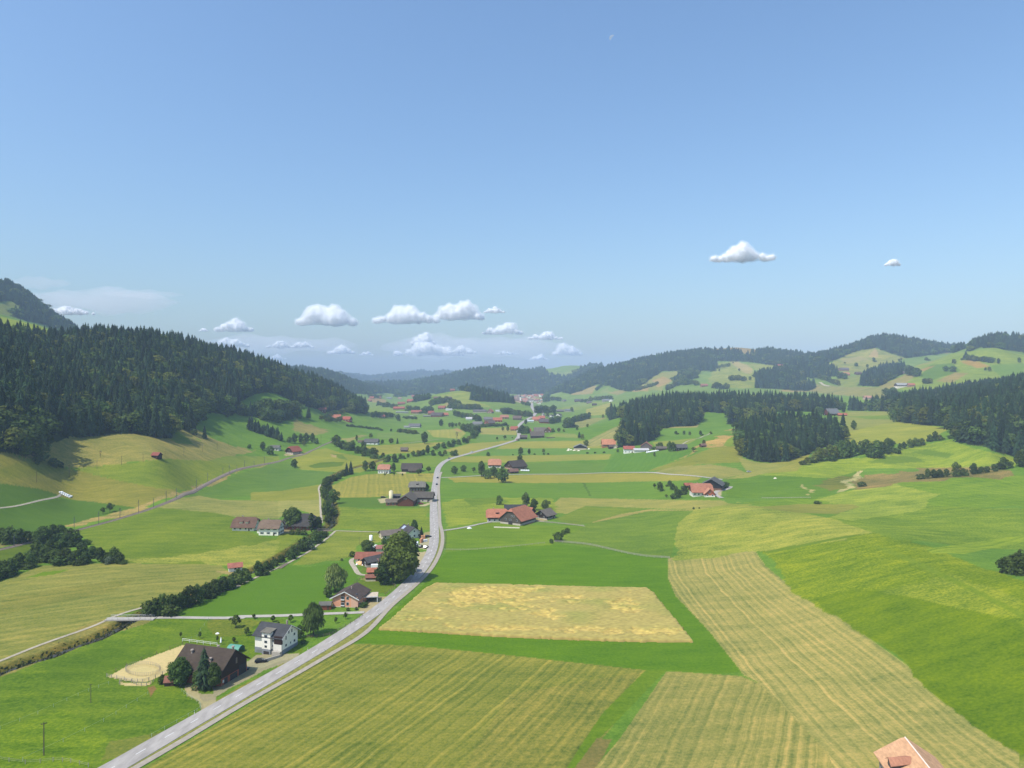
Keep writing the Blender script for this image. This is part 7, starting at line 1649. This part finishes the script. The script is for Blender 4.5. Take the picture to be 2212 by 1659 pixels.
# ------------------------------------------------------------------ wrapped bales
M['wrap'] = mat('white_wrap', (.78, .79, .78), .45)
def bale_proto():
    V, Q = [], []; tube(V, Q, (-.6, 0, .62), (.6, 0, .62), .62, .62, 14); Q.append(tuple(range(13, -1, -1)))
    tube(V, Q, (-.72, 0, .62), (-.6, 0, .62), .5, .62, 14); tube(V, Q, (.6, 0, .62), (.72, 0, .62), .62, .5, 14); Q.append(tuple(range(41, 27, -1)))
    return obj('wrapped_bale', V, Q, M['wrap'], None, True)
bp = None
def bales(k, x, y, nx, ny, label, group, yaw=10, s=1.2, top=0):
    global bp
    g = at(k, x, y)
    for i in range(nx):
        for j in range(ny + top):
            if j >= ny and (i == 0 or i >= nx - 1): continue
            if bp is None: o = bp = bale_proto()
            else: o = bp.copy(); C.objects.link(o)
            jj = j if j < ny else 0
            dx, dy = (i - nx / 2) * 1.5 * s, (jj - ny / 2) * 1.35 * s + (.6 if j >= ny else 0); a = R(yaw); X_, Y_ = g.x + dx * math.cos(a) - dy * math.sin(a), g.y + dx * math.sin(a) + dy * math.cos(a)
            o.location = (X_, Y_, hz(X_, Y_) - .03 + (1.1 * s if j >= ny else 0)); o.scale = (s, s, s); o.rotation_euler = (0, 0, a + R(rt.uniform(-8, 8))); tag(o, label, 'bale', group)
bales(4, 532, 508, 6, 3, 'white wrapped bale in the stack at the end of the field track', 'white bales at the field track', 4, 1.05, 1)
bales(5, 1150, 160, 7, 2, 'white wrapped bale in the row right of the grey shed', 'white bales by the grey shed', 2, 1.5)
bales(5, 142, 312, 5, 2, 'white wrapped bale beside the brown barn in the valley middle', 'white bales by the brown barn', 5, 1.3)
bales(14, 815, 480, 3, 3, 'white wrapped bale heaped between the round trees of the farm', 'white bales at the linden farm', 20, 1.1, 1)
# ------------------------------------------------------------------ farmyard things
g = at(14, 710, 355); o = empty('tank', g); tag(o, 'white upright tank in the meadow behind the farm', 'tank'); cyl('body', 0, 0, .3, 3.5, 1.05, 1.05, M['wrap'], o, 14, cap=.35)
for q in range(3): cyl('leg', .8 * math.cos(q * 2.1), .8 * math.sin(q * 2.1), -.2, .35, .08, .08, M['metal'], o, 6)
def heap(name, loc, rx, ry, h, m, label, cat, seed=1):
    V, Q = [], []; N = 14
    for j in range(7):
        t = j / 6
        for i in range(N): a = 6.283 * i / N; r_ = (1 - t ** 1.3) * (1 + .18 * math.sin(3 * a + seed) + .1 * math.sin(7 * a)); V.append((rx * r_ * math.cos(a), ry * r_ * math.sin(a), -.1 + h * (t ** .8) * (1 + .12 * math.sin(5 * a + j))))
    for j in range(6):
        for i in range(N): k = (i + 1) % N; Q.append((j * N + i, j * N + k, (j + 1) * N + k, (j + 1) * N + i))
    o = obj(name, V, Q, m, None, True); o.location = loc; tag(o, label, cat); return o
M['soil'] = mat('sandy_soil', S2L((204, 166, 118)), .95, .2, 1.5)
heap('soil_heap', at(14, 560, 745), 4.2, 2.6, 2.0, M['soil'], 'heap of sandy soil beside the red tiled shed', 'heap')
for i, (x, y) in enumerate(((465, 768), (570, 775), (505, 668))): heap('sack', at(14, x, y), .8, .7, .9, M['wrap'], ('white sack left of the soil heap', 'white sack right of the soil heap', 'white sack behind the soil heap')[i], 'sack', i)
# pallets and crates on the yard
M['pallet'] = mat('pallet_wood', S2L((206, 150, 112)), .9, .2, 3)
def stack(loc, yaw, nx, h, label, m):
    o = empty('pallet_stack', loc, R(yaw)); tag(o, label, 'pallet stack')
    for i in range(nx):
        V, Q = [], []
        for j in range(int(h / .3)): boxv(V, Q, i * 1.4 - .6, i * 1.4 + .6, -.55, .55, .02 + j * .3, .02 + j * .3 + .2); boxv(V, Q, i * 1.4 - .5, i * 1.4 + .5, -.45, .45, .22 + j * .3, .32 + j * .3 - .003)
        obj('pallet_pile', V, Q, m, o)
stack(up(14,1578,385,.0), 80, 3, 2.4, 'tall stack of orange wooden pallets beside the white van', M['pallet']); stack(up(14,1600,330,.0), 5, 2, 2.7, 'second stack of pallets nearer the road', M['pallet'])
stack(up(14,1640,370,.0), 30, 2, 1.5, 'low pile of white crates on the gravel yard', M['wrap'])
# trailer
o = empty('trailer', at(14, 775, 835), R(5)); tag(o, 'small white trailer in front of the diagonal barn', 'trailer'); box('box_body', -1.9, 1.7, -1.0, 1.0, .5, 2.3, M['wrap'], o); V, Q = [], []; tube(V, Q, (1.7, 0, .55), (3.0, 0, .5), .06, .05, 5); obj('drawbar', V, Q, M['metal'], o)
for y in (-1.05, 1.05): V, Q = [], []; tube(V, Q, (0, y - .1, .35), (0, y + .1, .35), .35, .35, 10); obj('wheel', V, Q, M['tyre'], o)
fence('pale board fence in front of the diagonal barn', gp(14,(605,800),(640,825),(735,822)), 1.5, 1.3, (.3, .6, .9, 1.2), M['greywood'], rr_=.1)
# arena corner: hut, trampoline, paddock rails
house('paddock_hut', 'tiny hut with terracotta roof beside the tree at the arena', at(15, 395, 1080), 10, 3.2, 3.0, 1.6, 3.0, (176, 110, 92), (80, 62, 50), win=(0, 0, 0), chim=0, oh=.3, cat='hut')
o = empty('trampoline', at(15, 620, 1085)); tag(o, 'round white and violet trampoline under the tree by the barn', 'trampoline')
V, Q = [], []; tube(V, Q, (0, 0, .75), (0, 0, .88), 1.75, 1.75, 20); obj('pad', V, Q, mat('violet_pad', S2L((70, 66, 120)), .6), o, True); V, Q = [], []; tube(V, Q, (0, 0, .885), (0, 0, .90), 1.4, 1.4, 20); obj('mat', V, Q, M['wrap'], o)
for q in range(4): cyl('leg', 1.5 * math.cos(q * 1.57 + .4), 1.5 * math.sin(q * 1.57 + .4), -.1, .75, .04, .04, M['metal'], o, 5)
g = at(15, 1770, 400); o = empty('polytunnel', g + Vector((0, 2.0, -.4)), R(-14)); o.scale = (.72, .8, .9); tag(o, 'green arched shelter tent behind the ridge of the brown barn', 'shelter')
V, Q = [], []
for x in (-3.6, 3.6):
    for i in range(13): a = math.pi * i / 12; V.append((x, -2.5 * math.cos(a), 1.6 + 1.6 * math.sin(a) if 0 < i < 12 else .0))
for i in range(12): Q.append((i, i + 1, 14 + i, 13 + i))
obj('cover', V, Q, mat('green_sheet', S2L((86, 142, 124)), .5), o)
V, Q = [], []
for x in (-3.6, 3.6):
    for s_ in (-2.45, 2.45): boxv(V, Q, x - .06, x + .06, s_ - .06, s_ + .06, -1, 1.6)
obj('frame', V, Q, M['metal'], o)
o = empty('patio_umbrella', at(15, 1400, 300) + Vector((0, 4, 0))); tag(o, 'closed white parasol behind the roof of the brown barn', 'parasol'); cyl('pole', 0, 0, -.5, 3.2, .05, .05, M['metal'], o, 6); cyl('folded_canopy', 0, 0, 1.0, 2.9, .42, .10, M['wrap'], o, 8)
o = empty('yard_lamp', at(1, 1722, 455), R(0)); tag(o, 'white domed lamp on a thin pole in the orchard', 'lamp'); cyl('pole', 0, 0, -.2, 3.2, .05, .05, M['metal'], o, 6); cyl('shade', 0, 0, 3.2, 3.55, .75, .3, M['wrap'], o, 12)
# pale stones around the gabled barn
M['stone'] = mat('pale_stone', S2L((214, 204, 184)), .9, .1, 2)
for i, (x, y) in enumerate(((482, 140), (500, 145), (524, 150), (640, 138), (560, 152), (478, 150))): heap('stone_pile', at(5, x, y), 2.2, 1.6, 1.3, M['stone'], 'heap of pale stones beside the broad black gabled barn', 'stone heap', i)['group'] = 'stone heaps by the gabled barn'
heap('boulder', at(6, 112, 823), 1.6, 1.2, 1.1, M['stone'], 'single pale boulder in the green right meadow', 'boulder'); heap('trough', at(3, 1503, 766), 1.8, .8, 1.2, M['wrap'], 'white barrel tank beside the farm lane fence', 'tank')
box_ = box('wood_pile', -7, 7, -1, 1, -.2, 1.6, M['wood']); box_.location = at(8, 660, 848, ymin=900); tag(box_, 'long low wood pile right of the largest brown barn', 'wood pile')
# garden wall at the white house
box_ = box('yard_wall', -3.2, 3.2, -.2, .2, -1.5, 1.0, M['concrete']); g = at(2, 350, 1200); box_.location = g; box_.rotation_euler = (0, 0, R(45)); tag(box_, 'low concrete wall beside the garage ramp of the white house', 'wall')
# terrace of the big farmhouse
box_ = box('terrace_wall', -9, 9, -.25, .25, -.6, .7, M['stone']); box_.location = at(3, 1800, 762); box_.rotation_euler = (0, 0, R(-8)); tag(box_, 'low pale terrace wall before the big farmhouse', 'wall')

# ------------------------------------------------------------------ clouds and moon
def clouds():
    cm = bpy.data.materials.new('cloud'); cm.use_nodes = True; nt = cm.node_tree; nt.nodes.clear()
    v = nt.nodes.new('ShaderNodeVolumePrincipled'); v.inputs['Color'].default_value = (1, 1, 1, 1); v.inputs['Density'].default_value = .0045; v.inputs['Anisotropy'].default_value = .0
    o = nt.nodes.new('ShaderNodeOutputMaterial'); nt.links.new(v.outputs[0], o.inputs['Volume'])
    core = mat('cloud_core', (.95, .95, .95), 1.0, spec=0); cn = core.node_tree; tb = cn.nodes.new('ShaderNodeBsdfTranslucent'); tb.inputs[0].default_value = (.97, .97, .97, 1); mx = cn.nodes.new('ShaderNodeMixShader'); mx.inputs[0].default_value = .5
    cn.links.new(cn.nodes['Principled BSDF'].outputs[0], mx.inputs[1]); cn.links.new(tb.outputs[0], mx.inputs[2]); cn.links.new(mx.outputs[0], cn.nodes['Material Output'].inputs[0])
    LST = [  # (centre x, base y, half width, height, label)
     (705,702,62,50,'puffy white cloud, left one of the upper pair above the valley end'),(877,698,70,42,'left half of the longest white cloud above the valley end'),(992,690,56,42,'right half of the longest white cloud above the valley end'),
     (925,768,76,34,'broad white cloud low over the far ridge'),(914,745,26,30,'rounded puff rising from the broad low cloud'),(1000,764,30,20,'small cloud at the right end of the broad low cloud'),
     (1095,722,34,30,'white puff right of the longest cloud'),(1062,722,20,18,'small puff joined to the left of the white puff'),(1178,734,36,20,'flat white cloud above the right hills start'),(1225,768,34,28,'rounded white cloud just above the right hills'),
     (506,716,42,30,'white cloud above the left forest slope, upper one'),(500,750,36,24,'white cloud above the left forest slope, lower one'),(606,752,30,18,'small flat cloud left of the middle'),(652,752,26,16,'small flat cloud beside another over the left forest'),
     (738,765,30,24,'rounded small cloud below the upper pair'),(792,768,15,11,'tiny cloud right of the rounded small cloud'),(1603,564,64,42,'single white cloud alone high above the right hills'),(1929,574,18,18,'tiny faint cloud far right in the sky'),
     (148,680,52,22,'flat pale cloud beside the far left mountain'),(1068,676,22,17,'small pale puff at the right end of the longest cloud'),(1092,766,28,10,'thin low cloud right of the broad one'),(1165,778,20,14,'little cloud left of the rounded one'),(440,716,10,9,'tiny puff left of the upper forest cloud'),(598,776,20,12,'tiny low puff over the forest ridge')]
    for i, (x, yb, hw_, h, lab) in enumerate(LST):
        hw_ *= 1.08; h *= 1.08; r = np.random.RandomState(50 + i); D = 15000 + 900 * (i % 5); s = D / FP
        if i in (16, 17): D = 13800; s = D / FP
        bm_ = []; n = 9 + int(hw_ / 5)
        for k in range(n):
            t = (k + .5) / n * 2 - 1; t += r.uniform(-.1, .1); t = max(-.95, min(.95, t)); env = max(.3, (1 - abs(t) ** 2.2)) * (.68 + .32 * math.sin(i * 1.7 + t * 3.2)**2) * r.uniform(.8, 1.05)
            rad = max(h * .2, h * .48 * env); cz = rad * .55 + r.uniform(0, max(.01, h * env - rad * 1.5)); bm_.append((t * (hw_ - rad * .6), r.uniform(-.5, .5) * hw_ * .4, cz, rad))
            if env > .5: bm_.append((t * (hw_ - rad) + r.uniform(-.3, .3) * rad, r.uniform(-.3, .3) * hw_ * .3, max(.3 * rad, h * env - rad * .55), rad * .6))
        import bmesh
        def lump(f, name, m):
            bm = bmesh.new()
            for (a, b_, c_, rd) in bm_:
                q = bmesh.ops.create_icosphere(bm, subdivisions=3, radius=rd * s * f)
                for vv in q['verts']:
                    d = vv.co.normalized(); k2 = 1 + .14 * math.sin(6.1 * d.x + i + a) + .12 * math.sin(9 * d.z + 7 * d.x + a) + .10 * math.sin(13 * d.y + 9 * d.z + b_) + .07 * math.sin(21 * d.x + 17 * d.z + a)
                    vv.co = Vector((a * s, b_ * s, c_ * s)) + Vector((vv.co.x, vv.co.y, vv.co.z * .9)) * k2
                    if vv.co.z < 0: vv.co.z *= .5
            me = bpy.data.meshes.new(name); bm.to_mesh(me); bm.free(); ob = bpy.data.objects.new(name, me); C.objects.link(ob)
            md = ob.modifiers.new('join', 'REMESH'); md.mode = 'VOXEL'; md.voxel_size = max(9.0, h * s * .05)
            sm = ob.modifiers.new('soft', 'SMOOTH'); sm.iterations = 3
            dg = bpy.context.evaluated_depsgraph_get(); m2 = bpy.data.meshes.new_from_object(ob.evaluated_get(dg)); ob.modifiers.clear(); ob.data = m2
            m2.materials.clear(); m2.materials.append(m); m2.polygons.foreach_set('use_smooth', [True] * len(m2.polygons)); m2.update(); return ob
        ob = lump(1.12, 'cloud', cm); ob.location = ((x - CX) * s, D, CAM_Z + (CY - yb) * s); tag(ob, lab, 'cloud')
        lump(.74, 'cloud_core', core).parent = ob
clouds()
def veils():
    vm = bpy.data.materials.new('thin_cloud'); vm.use_nodes = True; nt = vm.node_tree; nt.nodes.clear()
    v = nt.nodes.new('ShaderNodeVolumePrincipled'); v.inputs['Color'].default_value = (1, 1, 1, 1); v.inputs['Density'].default_value = .00045
    o = nt.nodes.new('ShaderNodeOutputMaterial'); nt.links.new(v.outputs[0], o.inputs['Volume'])
    import bmesh
    for i, (x, y, hw_, hh, lab) in enumerate([(150,640,190,26,'broad thin veil of cloud above the far left mountain'),(285,630,90,8,'thin cloud streak right of the left veil'),(60,606,70,12,'thin cloud streak above the left veil'),(560,740,190,20,'thin milky veil behind the small left clouds'),(1010,745,210,26,'thin milky veil behind the low middle clouds')]):
        D = 17500 + 600 * i; s = D / FP; bm = bmesh.new(); bmesh.ops.create_icosphere(bm, subdivisions=4, radius=1)
        for vv in bm.verts:
            c = vv.co; k = 1 + .25 * math.sin(5 * c.x + i) + .18 * math.sin(11 * c.x + 4 * c.y) + .12 * math.sin(19 * c.x + 2 * i); vv.co = Vector((c.x * hw_ * s, c.y * hw_ * s * .5, c.z * hh * s * k))
        me = bpy.data.meshes.new('cloud_veil'); bm.to_mesh(me); bm.free(); ob = link('cloud_veil', me, vm); ob.location = ((x - CX) * s, D + hw_ * s * .5, CAM_Z + (CY - y) * s); tag(ob, lab, 'cloud')
veils()
def moon():
    D = 60000; s = D / FP; r_ = 7 * s; V, Q = [], []
    N = 16
    for i in range(N + 1):
        a = -math.pi / 2 + math.pi * i / N
        for t, dep in ((1.0, 0), (.55, .25 * r_), (.15, 0), (.55, -.25 * r_)): V.append((-math.cos(a) * r_ * t, dep * math.cos(a), math.sin(a) * r_))
    for i in range(N):
        for j in range(4): k = (j + 1) % 4; Q.append((i * 4 + j, i * 4 + k, i * 4 + 4 + k, i * 4 + 4 + j))
    m = mat('moon_glow', (.8, .8, .8)); b = m.node_tree.nodes['Principled BSDF']; b.inputs['Emission Color'].default_value = (.50, .68, .95, 1); b.inputs['Emission Strength'].default_value = .50; b.inputs['Base Color'].default_value = (0, 0, 0, 1)  # emission stands in for sunlight on the lit half
    o = obj('moon', V, Q, m, None, True); o.location = ((1323 - CX) * s, D, CAM_Z + (CY - 82) * s); o.rotation_euler = (0, R(38), 0); tag(o, 'faint half moon high in the blue sky', 'moon')
moon()
# ------------------------------------------------------------------ summer haze in the valley air
def haze():
    me = bpy.data.meshes.new('haze'); x0, x1, y0, y1, z0, z1 = -21500, 21500, -560, 13260, -14, 560
    vs = [(x, y, z) for z in (z0, z1) for y in (y0, y1) for x in (x0, x1)]
    me.from_pydata(vs, [], [(0, 2, 3, 1), (4, 5, 7, 6), (0, 1, 5, 4), (2, 6, 7, 3), (0, 4, 6, 2), (1, 3, 7, 5)])
    m = bpy.data.materials.new('haze'); m.use_nodes = True; nt = m.node_tree; nt.nodes.clear()
    v = nt.nodes.new('ShaderNodeVolumePrincipled'); v.inputs['Color'].default_value = (.56, .72, .97, 1); v.inputs['Density'].default_value = 1.1e-4; v.inputs['Anisotropy'].default_value = -.3
    o = nt.nodes.new('ShaderNodeOutputMaterial'); nt.links.new(v.outputs[0], o.inputs['Volume'])
    tag(link('haze', me, m), kind='stuff')
haze()
